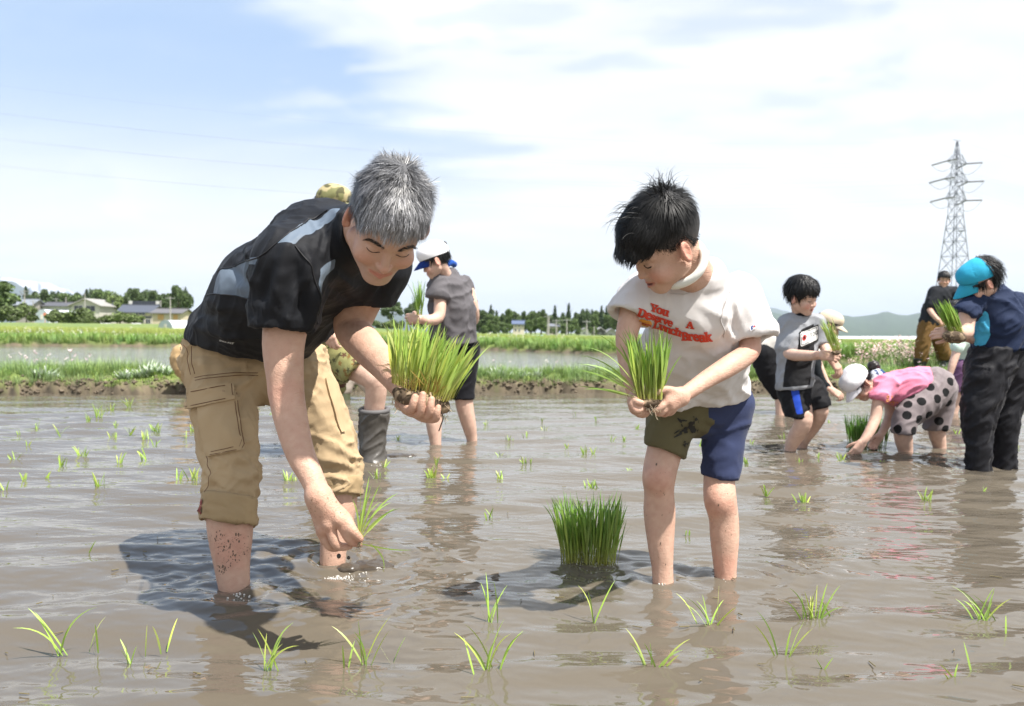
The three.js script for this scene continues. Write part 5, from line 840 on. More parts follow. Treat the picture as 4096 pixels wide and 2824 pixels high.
// ---- boy with the white and blue cap, seen from behind
{
  reseed(51);
  const g = person('boy in grey T-shirt and white cap with blue brim, standing with back turned'), d = 5.35;
  const HM = frameOf(P(960, 601, d - 0.12), vv(-0.38, 0.88, 0.12), vv(-0.86, -0.48, 0.08), 0.95), nb = P(1012, 636, d);
  const wr = P(950, 722, d - 0.28);
  const { face } = skinFor(g, [
    [[985, 850, d - 0.05, 0.075], [982, 920, d - 0.05, 0.058], [981, 960, d - 0.06, 0.052], [985, 1005, d - 0.06, 0.036], [986, 1040, d - 0.06, 0.036]], [[1045, 850, d + 0.12, 0.075], [1050, 915, d + 0.12, 0.060], [1060, 960, d + 0.15, 0.050], [1067, 995, d + 0.18, 0.036], [1069, 1030, d + 0.18, 0.035]],
    [[995, 655, d - 0.1, 0.045], [995, 690, d - 0.14, 0.040], [990, 718, d - 0.17, 0.038], [968, 724, d - 0.22, 0.034], [950, 722, d - 0.28, 0.025]], [[1058, 660, d + 0.05, 0.042], [1071, 700, d + 0.05, 0.036], [1066, 730, d + 0.15, 0.034], [1020, 728, d + 0.26, 0.03]]
  ], HM, { child: 1 }, [[wr, vv(-0.85, 0.05, -0.3), vv(-0.3, 0.2, 1), 1, 0.92, 1.0]], SKIN.pale, 0.010, nb, [[[1012, 636, d, 0.05], [1018, 700, d, 0.06], [1022, 790, d + 0.03, 0.06]], [[995, 655, d - 0.1, 0.04], [1014, 650, d, 0.05], [1058, 660, d + 0.05, 0.04]], [[985, 850, d - 0.05, 0.06], [1020, 790, d + 0.03, 0.06], [1045, 850, d + 0.12, 0.06]]]);
  hairOf(HM, g, { n: 500, front: 0.03, side: -0.03, back: -0.055, only: (x, y, z) => 0.04 - y });
  const cap = capOf(HM, g, C(0.80, 0.80, 0.82), C(0.012, 0.035, 0.18), { low: 0.034, tilt: 0.05, drop: 0.035, out: 0.07 });
  const tf = new Field(0.02); tf.ell(P(1005, 552, d), vv(0.016, 0.02, 0.02)); mesh('hair_tuft', skinOf(tf, 0.006), std(C(0.012, 0.011, 0.011), 0.4), g);
  mesh('neck_strap', tube([P(988, 612, d - 0.12), P(1002, 603, d - 0.10), P(1018, 594, d - 0.02), P(1027, 598, d + 0.06)], 0.022, 8), fabric(C(0.015, 0.075, 0.33), 0.8), g);
  const tee = new Field(0.05), sl = new Field(0.03), sr = new Field(0.03), trunk = new Field(0.05), ax = vv(0.95, 0.05, 0.3).normalize();
  trunk.cap(P(1024, 775, d + 0.03), P(1022, 700, d), 0.138, 0.128, 0.05, ax, 1.10).cap(P(1022, 700, d), P(1015, 655, d), 0.128, 0.115, 0.05, ax, 1.10).cap(P(1015, 655, d), P(1013, 622, d), 0.105, 0.055, 0.05).cut(P(1024, 780, d), vv(0.08, -1, 0).normalize());
  sl.cap(P(993, 640, d - 0.08), P(990, 672, d - 0.13), 0.072, 0.068).cut(P(990, 674, d - 0.13), vv(-0.1, -1, 0.1).normalize());
  sr.cap(P(1050, 650, d + 0.06), P(1062, 680, d + 0.08), 0.068, 0.055); tee.add(trunk, 0.04).add(sl, 0.03).add(sr, 0.03);
  garment('t_shirt', tee, 0.011, fabric(C(0.115, 0.108, 0.115), 0.95), g, wrinkle(0.018, 10, [1, 1.5, 1]));
  const sh = fieldOf([[[1000, 790, d, 0.11], [985, 860, d - 0.04, 0.088], [982, 905, d - 0.05, 0.080]], [[1048, 790, d + 0.1, 0.11], [1046, 860, d + 0.12, 0.090], [1046, 900, d + 0.12, 0.082]]], 0.04); sh.cut(P(1020, 905, d), vv(0, -1, 0));
  garment('shorts', sh, 0.011, fabric(C(0.010, 0.010, 0.013), 0.85), g);
}
// ---- person with the camouflage cap, mostly hidden by the bending man
{
  reseed(52);
  const g = person('person in camouflage cap, floral shorts and grey rubber boots behind the bending man'), d = 4.72;
  const HM = frameOf(P(778, 474, d), vv(0.1, 0.95, 0.1), vv(0.75, -0.3, 0.4), 1.02), nb = P(762, 545, d + 0.08), wr = P(742, 733, d - 0.25);
  skinFor(g, [
    [[770, 815, d, 0.085], [835, 848, d - 0.12, 0.072], [850, 875, d - 0.12, 0.062], [846, 925, d - 0.08, 0.058], [842, 1010, d - 0.05, 0.05]], [[740, 820, d + 0.1, 0.085], [745, 900, d + 0.1, 0.06], [745, 990, d + 0.1, 0.05]],
    [[800, 600, d, 0.05], [815, 680, d, 0.045], [760, 690, d - 0.2, 0.042], [735, 700, d - 0.28, 0.040], [740, 733, d - 0.25, 0.029]]
  ], HM, {}, [[wr, vv(0.15, -1, 0.1), vv(-0.2, 0, 1), -1, 1.0, 0.8]], SKIN.pale, 0.011, nb, [[[762, 545, d + 0.08, 0.05], [760, 700, d + 0.05, 0.06], [755, 790, d + 0.05, 0.07]], [[765, 610, d + 0.05, 0.05], [800, 605, d, 0.05]], [[770, 815, d, 0.07], [755, 795, d + 0.05, 0.07], [740, 820, d + 0.1, 0.07]]]);
  const camo = (x, y, z) => { const a = fbm3(x * 26, y * 26, z * 26, 2), b = fbm3(x * 26 + 9, y * 26, z * 26, 2); return a > 0.58 ? [0.10, 0.095, 0.05] : b > 0.56 ? [0.20, 0.20, 0.09] : [0.42, 0.36, 0.20]; };
  hairOf(HM, g, { n: 600, len: [0.05, 0.09], front: 0.02, side: -0.04, back: -0.06, fat: 0.004, messy: 0.5, only: (x, y, z) => 0.06 - y });
  capOf(HM, g, C(1, 1, 1), C(0.2, 0.19, 0.1), { low: 0.034, color2: camo });
  const trunk = new Field(0.05); trunk.cap(P(745, 770, d + 0.05), P(755, 640, d + 0.05), 0.16, 0.16, 0.05, vv(1, 0, 0), 1.15).cap(P(700, 610, d + 0.08), P(815, 610, d), 0.085, 0.085).cap(P(720, 620, d), P(722, 745, d - 0.2), 0.075, 0.065);
  garment('shirt', trunk, 0.013, fabric(C(0.42, 0.42, 0.44), 0.9), g, wrinkle(0.012));
  const sh = fieldOf([[[750, 780, d, 0.145], [790, 820, d - 0.06, 0.118], [812, 838, d - 0.10, 0.108]], [[735, 790, d + 0.1, 0.13], [745, 870, d + 0.1, 0.1]]], 0.05); sh.cut(P(800, 842, d - 0.1), vv(0.75, -0.65, 0.05).normalize());
  const cv = document.createElement('canvas'); cv.width = cv.height = 256; { const x = cv.getContext('2d'); x.fillStyle = '#8c8a58'; x.fillRect(0, 0, 256, 256); for (let i = 0; i < 46; i++) { x.save(); x.translate(rr(0, 256), rr(0, 256)); x.rotate(rr(0, 6.3)); x.fillStyle = ['#3c3a24', '#5b3a2a', '#4a4a30', '#7a5a2c'][i % 4]; for (let k = 0; k < 5; k++) { x.rotate(1.257); x.beginPath(); x.ellipse(0, 8, 3.6, 7, 0, 0, 6.3); x.fill(); } x.restore(); } }
  const ft = new THREE.CanvasTexture(cv); ft.colorSpace = THREE.SRGBColorSpace; ft.wrapS = ft.wrapT = THREE.RepeatWrapping;
  const sg = weave(skinOf(sh, 0.012, { disp: wrinkle(0.008) }), 3.6); mesh('floral_shorts', sg, new THREE.MeshStandardMaterial({ map: ft, roughness: 0.9, side: THREE.DoubleSide }), g);
  for (const [c, yTop] of [[[[846, 928, d - 0.08, 0.088], [842, 980, d - 0.06, 0.080], [842, 1030, d - 0.06, 0.078], [846, 1060, d - 0.08, 0.085]], 922], [[[745, 930, d + 0.1, 0.08], [745, 1060, d + 0.1, 0.08]], 925]]) {
    const b = fieldOf([c], 0.03); b.cut(P(845, yTop, d), vv(0.05, 1, 0.12).normalize(), 0.01); const boot = mesh('rubber_boot', skinOf(b, 0.009, { disp: wrinkle(0.008, 14), floor: -0.14 }), std(C(0.075, 0.068, 0.060), 0.38), g);
    const top = P(c[0][0], c[0][1] - 1, c[0][2]), t = new THREE.TorusGeometry(0.080, 0.014, 8, 22); t.rotateX(Math.PI / 2 + 0.1); t.translate(top.x, top.y, top.z); mesh('boot_collar', t, std(C(0.11, 0.105, 0.105), 0.7), boot);
  }
  mesh('bracelet', new THREE.TorusGeometry(0.034, 0.004, 6, 20).rotateX(1.4).translate(...P(738, 716, d - 0.265).toArray()), std(C(0.5, 0.38, 0.2), 0.4, { metalness: 0.5 }), g);
}
// ---- crouching person on the bank, one tan knee beside the bending man
{
  reseed(53);
  const g = person('person crouching on the bank with one tan trouser knee showing'), d = 9.3;
  const HM = frameOf(P(520, 740, d), vv(0.1, 0.95, 0.1), vv(0.5, -0.5, 0.6), 1.0);
  skinFor(g, [[[500, 790, d, 0.05], [520, 830, d - 0.2, 0.04], [540, 850, d - 0.3, 0.03]]], HM, {}, [[P(540, 850, d - 0.3), vv(0.3, -0.8, 0.3), vv(0, 0, 1), 1, 1, 0.8]], SKIN.pale, 0.016, P(500, 765, d), [[[500, 765, d, 0.05], [500, 790, d, 0.05]]]);
  hairOf(HM, g, { n: 120 });
  garment('trousers', fieldOf([[[480, 860, d + 0.1, 0.14], [420, 800, d - 0.2, 0.115], [410, 822, d - 0.25, 0.11], [440, 868, d - 0.2, 0.085], [455, 885, d - 0.2, 0.07]], [[490, 860, d + 0.1, 0.14], [560, 815, d - 0.2, 0.11], [560, 880, d - 0.2, 0.08]]], 0.05), 0.016, fabric(C(0.42, 0.29, 0.15), 0.9), g, wrinkle(0.012));
  garment('jacket', fieldOf([[[480, 840, d + 0.05, 0.16], [490, 775, d + 0.02, 0.17], [500, 758, d, 0.1]], [[470, 835, d, 0.12], [437, 798, d - 0.2, 0.125]]], 0.06), 0.016, fabric(C(0.03, 0.035, 0.05), 0.9), g, wrinkle(0.01));
}
// ---- stooping person in olive boots far behind
{
  reseed(54);
  const g = person('person in pale trousers and olive boots stooping far behind the bending man'), d = 8.6;
  const HM = frameOf(P(648, 800, d), vv(-0.8, -0.2, 0.2), vv(-0.2, -0.9, 0.2), 1.0);
  skinFor(g, [[[690, 800, d, 0.05], [670, 850, d, 0.04], [660, 880, d, 0.03]]], HM, {}, [[P(660, 880, d), vv(0, -1, 0), vv(0, 0, 1), 1, 1, 0.7]], SKIN.pale, 0.016, P(690, 790, d), [[[690, 790, d, 0.05], [690, 800, d, 0.05]]]);
  hairOf(HM, g, { n: 120 });
  const tr = fieldOf([[[790, 800, d, 0.14], [788, 845, d, 0.1], [779, 880, d, 0.075]], [[800, 800, d + 0.1, 0.14], [822, 855, d + 0.05, 0.1], [838, 880, d + 0.05, 0.075], [848, 912, d + 0.05, 0.06]]], 0.05);
  garment('trousers', tr, 0.016, fabric(C(0.50, 0.43, 0.36), 0.9), g); garment('shirt', fieldOf([[[785, 790, d + 0.05, 0.15], [740, 775, d, 0.16], [690, 785, d, 0.13]]], 0.05), 0.016, fabric(C(0.3, 0.3, 0.32), 0.9), g);
  for (const x of [778, 850]) { const b = fieldOf([[[x, 865, d, 0.068], [x, 890, d, 0.066], [x, 915, d, 0.07]]]); b.cut(P(x, x < 800 ? 864 : 900, d), vv(0, 1, 0)); mesh('rubber_boot', skinOf(b, 0.014), std(C(0.075, 0.085, 0.045), 0.45), g); }
}
// ---- boy in the grey and black printed T-shirt
{
  reseed(55);
  const g = person('boy in grey and black printed T-shirt and black shorts with blue stripe'), d = 5.22;
  const HM = frameOf(P(1838, 679, d - 0.14), vv(0.05, 0.93, 0.30), vv(0.62, -0.36, 0.70), 0.98), nb = P(1812, 722, d);
  const w1 = P(1856, 803, d - 0.34), w2 = P(1880, 812, d - 0.2);
  const { face } = skinFor(g, [
    [[1800, 900, d, 0.085], [1816, 940, d - 0.09, 0.060], [1812, 965, d - 0.08, 0.054], [1797, 990, d - 0.03, 0.048], [1786, 1016, d, 0.036], [1782, 1045, d, 0.036]], [[1840, 895, d + 0.05, 0.08], [1853, 928, d - 0.02, 0.055], [1840, 960, d + 0.06, 0.048], [1816, 1000, d + 0.14, 0.034], [1808, 1035, d + 0.16, 0.034]],
    [[1777, 740, d, 0.045], [1774, 778, d - 0.02, 0.040], [1785, 800, d - 0.10, 0.038], [1825, 804, d - 0.25, 0.033], [1856, 803, d - 0.34, 0.024]], [[1848, 735, d - 0.02, 0.042], [1858, 770, d - 0.04, 0.036], [1868, 792, d - 0.12, 0.032], [1880, 812, d - 0.2, 0.024]]
  ], HM, { child: 1, open: 0.002 }, [[w1, vv(0.95, -0.05, 0.15), vv(0.1, 0.25, 1), -1, 0.86, 0.7], [w2, vv(0.45, -0.75, 0.2), vv(0.5, 0.2, 0.8), -1, 0.86, 0.8]], SKIN.pale, 0.010, nb, [[[1812, 722, d, 0.045], [1806, 790, d, 0.05], [1800, 880, d, 0.06]], [[1777, 740, d, 0.04], [1810, 740, d, 0.05], [1848, 735, d - 0.02, 0.04]], [[1800, 900, d, 0.06], [1815, 880, d + 0.02, 0.06], [1840, 895, d + 0.05, 0.06]]]);
  faceMarks(HM, face, g);
  hairOf(HM, g, { n: 1500, front: 0.040, side: -0.012, back: -0.055, fat: 0.007, messy: 0.16, len: [0.04, 0.07] });
  const trunk = new Field(0.05), sl = new Field(0.03), sr = new Field(0.03), tee = new Field(0.04), ax = vv(0.75, 0, -0.65).normalize();
  trunk.cap(P(1796, 870, d), P(1803, 790, d - 0.02), 0.116, 0.110, 0.05, ax, 1.12).cap(P(1803, 790, d - 0.02), P(1808, 745, d), 0.110, 0.10, 0.05, ax, 1.15).cap(P(1808, 745, d), nb, 0.09, 0.055, 0.04).cap(P(1782, 735, d + 0.02), P(1842, 733, d - 0.05), 0.062, 0.062, 0.05).cut(P(1795, 877, d), vv(0.1, -1, 0).normalize());
  sl.cap(P(1780, 735, d), P(1775, 785, d - 0.03), 0.062, 0.062).cut(P(1775, 790, d - 0.03), vv(-0.1, -1, 0.1).normalize()); sr.cap(P(1845, 735, d - 0.05), P(1855, 772, d - 0.06), 0.058, 0.055).cut(P(1856, 776, d - 0.06), vv(0.2, -1, 0).normalize());
  tee.add(trunk, 0.04).add(sl, 0.03).add(sr, 0.03);
  const R1 = regionOn(trunk, [[1811, 745], [1840, 732], [1841, 770], [1836, 820], [1832, 870], [1769, 876], [1772, 850], [1778, 812], [1802, 795], [1806, 768]], 4.7, 0.5), reg = (x, y, z, a, b, c) => Math.min(R1(x, y, z, a, b, c), sl.at(x, y, z) - trunk.at(x, y, z) + 0.002, sr.at(x, y, z) - trunk.at(x, y, z) + 0.002);
  const tw = wrinkle(0.010, 12); tee.disp = tw; const [dark, grey] = splitMesh(skinOf(tee, 0.010, { disp: tw }), reg);
  const shirt = mesh('t_shirt', weave(grey), fabric(C(0.30, 0.31, 0.33), 0.95), g); partLabel(mesh('front_panel', weave(dark), fabric(C(0.022, 0.022, 0.024), 0.95), shirt), 'faded black front');
  const cv = document.createElement('canvas'); cv.width = 256; cv.height = 192; { const x = cv.getContext('2d'); x.fillStyle = '#101010'; x.fillRect(0, 0, 256, 192); x.fillStyle = '#e9e9e6'; x.beginPath(); x.roundRect(12, 14, 236, 150, 22); x.fill(); x.fillStyle = '#131313'; x.beginPath(); x.roundRect(20, 22, 220, 134, 16); x.fill(); x.fillStyle = '#e9e9e6'; x.beginPath(); x.roundRect(28, 30, 204, 118, 12); x.fill(); x.fillStyle = '#b3211f'; x.beginPath(); x.ellipse(58, 84, 26, 32, 0, 0, 6.3); x.fill(); x.fillStyle = '#141414'; x.font = 'bold 64px sans-serif'; x.fillText('UTDOOR', 84, 108); x.font = 'bold 22px monospace'; x.fillText('KIDS', 100, 140); x.beginPath(); x.ellipse(58, 84, 12, 16, 0, 0, 6.3); x.fill(); }
  const t = new THREE.CanvasTexture(cv); t.colorSpace = THREE.SRGBColorSpace; mesh('chest_print', sheetOn(tee, [[1806, 752], [1850, 733], [1850, 771], [1809, 791]], 4.7, 14, 12, 0.005), new THREE.MeshStandardMaterial({ map: t, roughness: 0.9, side: THREE.DoubleSide }), shirt);
  mesh('undershirt_collar', new THREE.TorusGeometry(0.062, 0.012, 8, 24).rotateX(1.25).rotateZ(-0.15).translate(...P(1814, 719, d - 0.02).toArray()), fabric(C(0.012, 0.012, 0.014), 0.9), g);
  const sh = new Field(0.04), la = fieldOf([[[1795, 885, d, 0.105], [1803, 925, d - 0.05, 0.088], [1806, 950, d - 0.06, 0.084]]]), lb = fieldOf([[[1830, 880, d + 0.04, 0.10], [1848, 908, d - 0.01, 0.080], [1854, 928, d - 0.02, 0.074]]]);
  la.cut(P(1805, 945, d - 0.06), vv(-0.1, -1, 0).normalize()); lb.cut(P(1852, 919, d), vv(0.3, -1, 0).normalize()); sh.add(la, 0.04).add(lb, 0.03);
  const stripe = regionOn(la, [[1786, 874], [1804, 874], [1816, 936], [1801, 937]], 4.7, 0.3), [bl, bk] = splitMesh(skinOf(sh, 0.010, { disp: wrinkle(0.007) }), stripe);
  const shorts = mesh('shorts', weave(bk), fabric(C(0.010, 0.010, 0.012), 0.75), g); mesh('side_stripe', weave(bl), fabric(C(0.015, 0.06, 0.42), 0.5), shorts);
}
// ---- woman with the beige cap, bending behind that boy
{
  reseed(56);
  const g = person('woman in beige cap, white shirt and black arm sleeves bending behind the grey-shirted boy'), d = 7.7;
  const HM = frameOf(P(1893, 745, d - 0.1), vv(0.35, 0.90, 0.1), vv(0.82, -0.5, 0.2), 1.05), nb = P(1850, 760, d), wr = P(1880, 882, d - 0.25);
  const { face } = skinFor(g, [[[1764, 870, d, 0.06], [1764, 925, d, 0.045], [1764, 950, d, 0.045]], [[1790, 870, d + 0.2, 0.06], [1790, 930, d + 0.2, 0.045]], [[1872, 872, d - 0.22, 0.03], [1880, 882, d - 0.25, 0.026]]], HM, {}, [[wr, vv(0.8, -0.5, 0.1), vv(0.2, 0.5, 1), -1, 1, 0.8]], SKIN.pale, 0.013, nb, [[[1850, 760, d, 0.045], [1800, 775, d, 0.06], [1745, 800, d + 0.05, 0.07], [1764, 870, d, 0.055]], [[1745, 805, d + 0.1, 0.07], [1790, 870, d + 0.2, 0.055]], [[1838, 775, d - 0.05, 0.045], [1842, 800, d - 0.15, 0.035], [1872, 872, d - 0.22, 0.027]]]);
  hairOf(HM, g, { n: 250, front: 0.02, side: -0.05, back: -0.05, only: (x, y, z) => 0.05 - y });
  capOf(HM, g, C(0.62, 0.52, 0.38), C(0.64, 0.54, 0.40), { low: 0.038, drop: 0.03, out: 0.08 });
  const bun = new Field(0.01); bun.ell(P(1857, 719, d), vv(0.045, 0.05, 0.045)); mesh('hair_bun', skinOf(bun, 0.012, { disp: wrinkle(0.006, 30) }), std(C(0.014, 0.011, 0.01), 0.5), g);
  mesh('glasses', tube([P(1890, 742, d - 0.22), P(1900, 746, d - 0.20), P(1907, 748, d - 0.12)], 0.004, 5), std(C(0.02, 0.02, 0.02), 0.3), g);
  garment('t_shirt', fieldOf([[[1735, 790, d + 0.05, 0.15], [1775, 775, d, 0.16], [1830, 775, d, 0.14], [1850, 765, d, 0.07]], [[1838, 780, d - 0.1, 0.08], [1840, 800, d - 0.15, 0.075]]], 0.06), 0.014, fabric(C(0.66, 0.62, 0.56), 0.9), g);
  garment('trousers', fieldOf([[[1733, 805, d + 0.02, 0.155], [1742, 845, d, 0.12], [1760, 885, d, 0.085]], [[1745, 805, d + 0.15, 0.15], [1775, 860, d + 0.2, 0.11], [1790, 890, d + 0.2, 0.085]]], 0.06), 0.014, fabric(C(0.012, 0.012, 0.014), 0.85), g);
  garment('arm_sleeve', fieldOf([[[1840, 795, d - 0.15, 0.055], [1848, 835, d - 0.18, 0.047], [1860, 862, d - 0.2, 0.042], [1874, 876, d - 0.23, 0.033]]]), 0.011, fabric(C(0.014, 0.017, 0.020), 0.85), g, wrinkle(0.004, 20));
}
// ---- girl in the pink shirt, bent over the water
{
  reseed(57);
  const g = person('girl in pink shirt, white cap and dotted grey shorts bent low over the water'), d = 5.28;
  const HM = frameOf(P(1931, 889, d - 0.10), vv(-0.80, 0.56, 0.12), vv(-0.52, -0.82, 0.22), 0.92), nb = P(1984, 872, d - 0.02), w1 = P(1950, 1000, d - 0.24), w2 = P(1990, 985, d + 0.08);
  const { face } = skinFor(g, [
    [[2050, 950, d - 0.11, 0.050], [2042, 970, d - 0.12, 0.056], [2043, 995, d - 0.1, 0.054], [2047, 1018, d - 0.08, 0.045], [2049, 1045, d - 0.08, 0.043]], [[2118, 945, d + 0.12, 0.05], [2118, 978, d + 0.12, 0.054], [2124, 1008, d + 0.13, 0.042], [2125, 1040, d + 0.13, 0.042]],
    [[1994, 880, d - 0.13, 0.040], [1984, 915, d - 0.16, 0.036], [1979, 945, d - 0.18, 0.034], [1966, 976, d - 0.22, 0.031], [1950, 1000, d - 0.24, 0.024]], [[2005, 890, d + 0.12, 0.038], [2012, 925, d + 0.13, 0.034], [2008, 950, d + 0.12, 0.031], [1990, 985, d + 0.08, 0.024]]
  ], HM, { child: 1 }, [[w1, vv(-0.6, -0.8, 0.1), vv(0.1, 0.3, 1), 1, 0.8, 0.7], [w2, vv(-0.6, -0.8, 0), vv(0.5, 0.5, -0.6), -1, 0.8, 0.7]], SKIN.pale, 0.010, nb, [[[1984, 872, d - 0.02, 0.045], [2040, 878, d, 0.06], [2108, 875, d + 0.03, 0.06]], [[1994, 880, d - 0.13, 0.036], [2002, 876, d, 0.05], [2005, 890, d + 0.12, 0.034]], [[2050, 950, d - 0.11, 0.045], [2085, 905, d - 0.04, 0.06], [2112, 880, d + 0.05, 0.06], [2118, 945, d + 0.12, 0.045]]]);
  faceMarks(HM, face, g);
  hairOf(HM, g, { n: 500, front: 0.035, side: -0.045, back: -0.05, only: (x, y, z) => 0.05 - y, len: [0.05, 0.09] });
  capOf(HM, g, C(0.78, 0.77, 0.80), C(0.72, 0.71, 0.75), { low: 0.030, drop: 0.02, tilt: 0.08 });
  const bun = new Field(0.01); bun.ell(P(1976, 829, d), vv(0.038, 0.034, 0.036)).cap(P(1972, 838, d), P(1964, 848, d), 0.012, 0.02); mesh('hair_bun', skinOf(bun, 0.008, { disp: wrinkle(0.008, 40) }), std(C(0.016, 0.011, 0.01), 0.45), g);
  const sc = new Field(0.01); sc.cap(P(1984, 854, d - 0.03), P(1971, 880, d - 0.05), 0.056, 0.058, 0.02); garment('scarf', sc, 0.010, fabric(0xffffff, 0.9, { vertexColors: true }), g).geometry = weave(skinOf(sc, 0.008, { disp: wrinkle(0.006, 20), color: (x, y, z) => fbm3(x * 45, y * 45, z * 45, 2) > 0.52 ? [0.03, 0.06, 0.16] : [0.62, 0.64, 0.68] }));
  const trunk = new Field(0.05), sl = new Field(0.03), tee = new Field(0.04); trunk.chain(ch([[2112, 868, d + 0.03, 0.112], [2070, 872, d, 0.118], [2030, 878, d, 0.112], [2000, 878, d, 0.088], [1988, 874, d, 0.06]]), 0.05, 3).cut(P(2090, 880, d), P(2110, 872, d).sub(P(2060, 878, d)).normalize().addScaledVector(vv(0, -1, 0), 0.3).normalize());
  sl.cap(P(2002, 872, d - 0.08), P(1988, 898, d - 0.15), 0.082, 0.064).cut(P(1987, 904, d - 0.14), vv(-0.3, -1, 0).normalize()); tee.add(trunk, 0.04).add(sl, 0.03);
  const shirt = garment('t_shirt', tee, 0.010, fabric(C(0.72, 0.24, 0.36), 0.85), g, wrinkle(0.014, 12, [0.6, 1.4, 1]));
  { const ds = []; for (let i = 0; i < 34; i++) { const h = hitAt(tee, rr(2004, 2044), rr(897, 913), 4.8); if (h) { const q = new THREE.TorusGeometry(0.0075, 0.003, 5, 9); q.translate(h.x, h.y, h.z + 0.003); ds.push(q); } } const m = mesh('flower_print', mergeGeometries(ds), std(C(0.72, 0.30, 0.12), 0.8), shirt); m.userData.kind = 'stuff'; }
  const sh = fieldOf([[[2112, 872, d + 0.02, 0.125], [2085, 905, d - 0.04, 0.115], [2052, 940, d - 0.10, 0.085], [2042, 975, d - 0.12, 0.072]], [[2118, 880, d + 0.1, 0.125], [2120, 930, d + 0.13, 0.095], [2115, 985, d + 0.12, 0.075]]], 0.05);
  sh.cut(P(2080, 976, d), vv(0, -1, 0));
  const dots = []; for (let i = 0; i < 120; i++) { const h = hitAt(sh, rr(2025, 2150), rr(850, 978), 4.8); if (h && dots.every((q) => q.distanceTo(h) > 0.070)) dots.push(h); }
  let rest = skinOf(sh, 0.009, { disp: wrinkle(0.008, 12) }); const shorts = mesh('shorts', rest, fabric(C(0.24, 0.205, 0.21), 0.9), g), dotMat = fabric(C(0.012, 0.012, 0.013), 0.9);
  for (const q of dots) { const [dk, lt] = splitMesh(rest, (x, y, z) => 0.029 - Math.hypot(x - q.x, y - q.y, z - q.z)); rest = lt; mesh('polka_dot', weave(dk), dotMat, shorts); } shorts.geometry = weave(rest);
}
// ---- man in dark polo and brown trousers on the bank
{
  reseed(58);
  const g = person('man in dark polo shirt, brown trousers and black boots standing on the bank'), d = 13.2;
  const HM = frameOf(P(2136, 634, d - 0.12), vv(0.02, 0.97, 0.16), vv(-0.3, -0.3, 0.85), 1.05), nb = P(2139, 656, d);
  const { face } = skinFor(g, [[[2106, 668, d - 0.03, 0.038], [2101, 695, d - 0.05, 0.045], [2110, 712, d - 0.2, 0.040], [2122, 724, d - 0.3, 0.032]], [[2165, 665, d, 0.04], [2172, 700, d, 0.045], [2160, 724, d - 0.3, 0.035]]], HM, {}, [[P(2122, 724, d - 0.3), vv(0.7, -0.6, 0.2), vv(0, 0.4, 1), -1, 1, 0.8], [P(2160, 724, d - 0.3), vv(-0.7, -0.6, 0.2), vv(0, 0.4, 1), 1, 1, 0.8]], SKIN.man, 0.014, nb, [[[2139, 656, d, 0.05], [2120, 690, d + 0.02, 0.06]], [[2106, 665, d - 0.03, 0.035], [2135, 665, d, 0.04], [2165, 665, d, 0.035]]]);
  faceMarks(HM, face, g, 0.004); hairOf(HM, g, { n: 400, front: 0.05, side: 0.0, back: -0.04, fat: 0.004, len: [0.03, 0.05] });
  const po = fieldOf([[[2102, 728, d + 0.05, 0.16], [2112, 695, d + 0.03, 0.165], [2128, 665, d, 0.15], [2138, 655, d, 0.08]], [[2112, 660, d - 0.02, 0.10], [2103, 688, d - 0.05, 0.085]], [[2155, 660, d, 0.10], [2170, 690, d, 0.085]]], 0.06); po.cut(P(2105, 737, d), vv(-0.1, -1, 0).normalize());
  garment('polo_shirt', po, 0.018, fabric(C(0.020, 0.022, 0.027), 0.85), g, wrinkle(0.014, 8));
  garment('trousers', fieldOf([[[2098, 735, d + 0.05, 0.15], [2088, 770, d, 0.115], [2082, 812, d, 0.105]], [[2110, 738, d + 0.08, 0.15], [2126, 775, d + 0.05, 0.115], [2134, 805, d + 0.1, 0.105]]], 0.06), 0.018, fabric(C(0.145, 0.082, 0.028), 0.85), g, wrinkle(0.016, 9));
  for (const [x, y, dd] of [[2080, 812, d], [2134, 806, d + 0.12]]) { const b = fieldOf([[[x, y - 2, dd, 0.11], [x, y + 12, dd, 0.095], [x, y + 24, dd, 0.09]], [[x, y + 22, dd, 0.07], [x - 4, y + 25, dd - 0.16, 0.06]]]); b.cut(P(x, y - 2, dd), vv(0, 1, 0)); mesh('rubber_boot', skinOf(b, 0.016, { floor: 0.1 }), std(C(0.014, 0.015, 0.016), 0.3), g); }
}
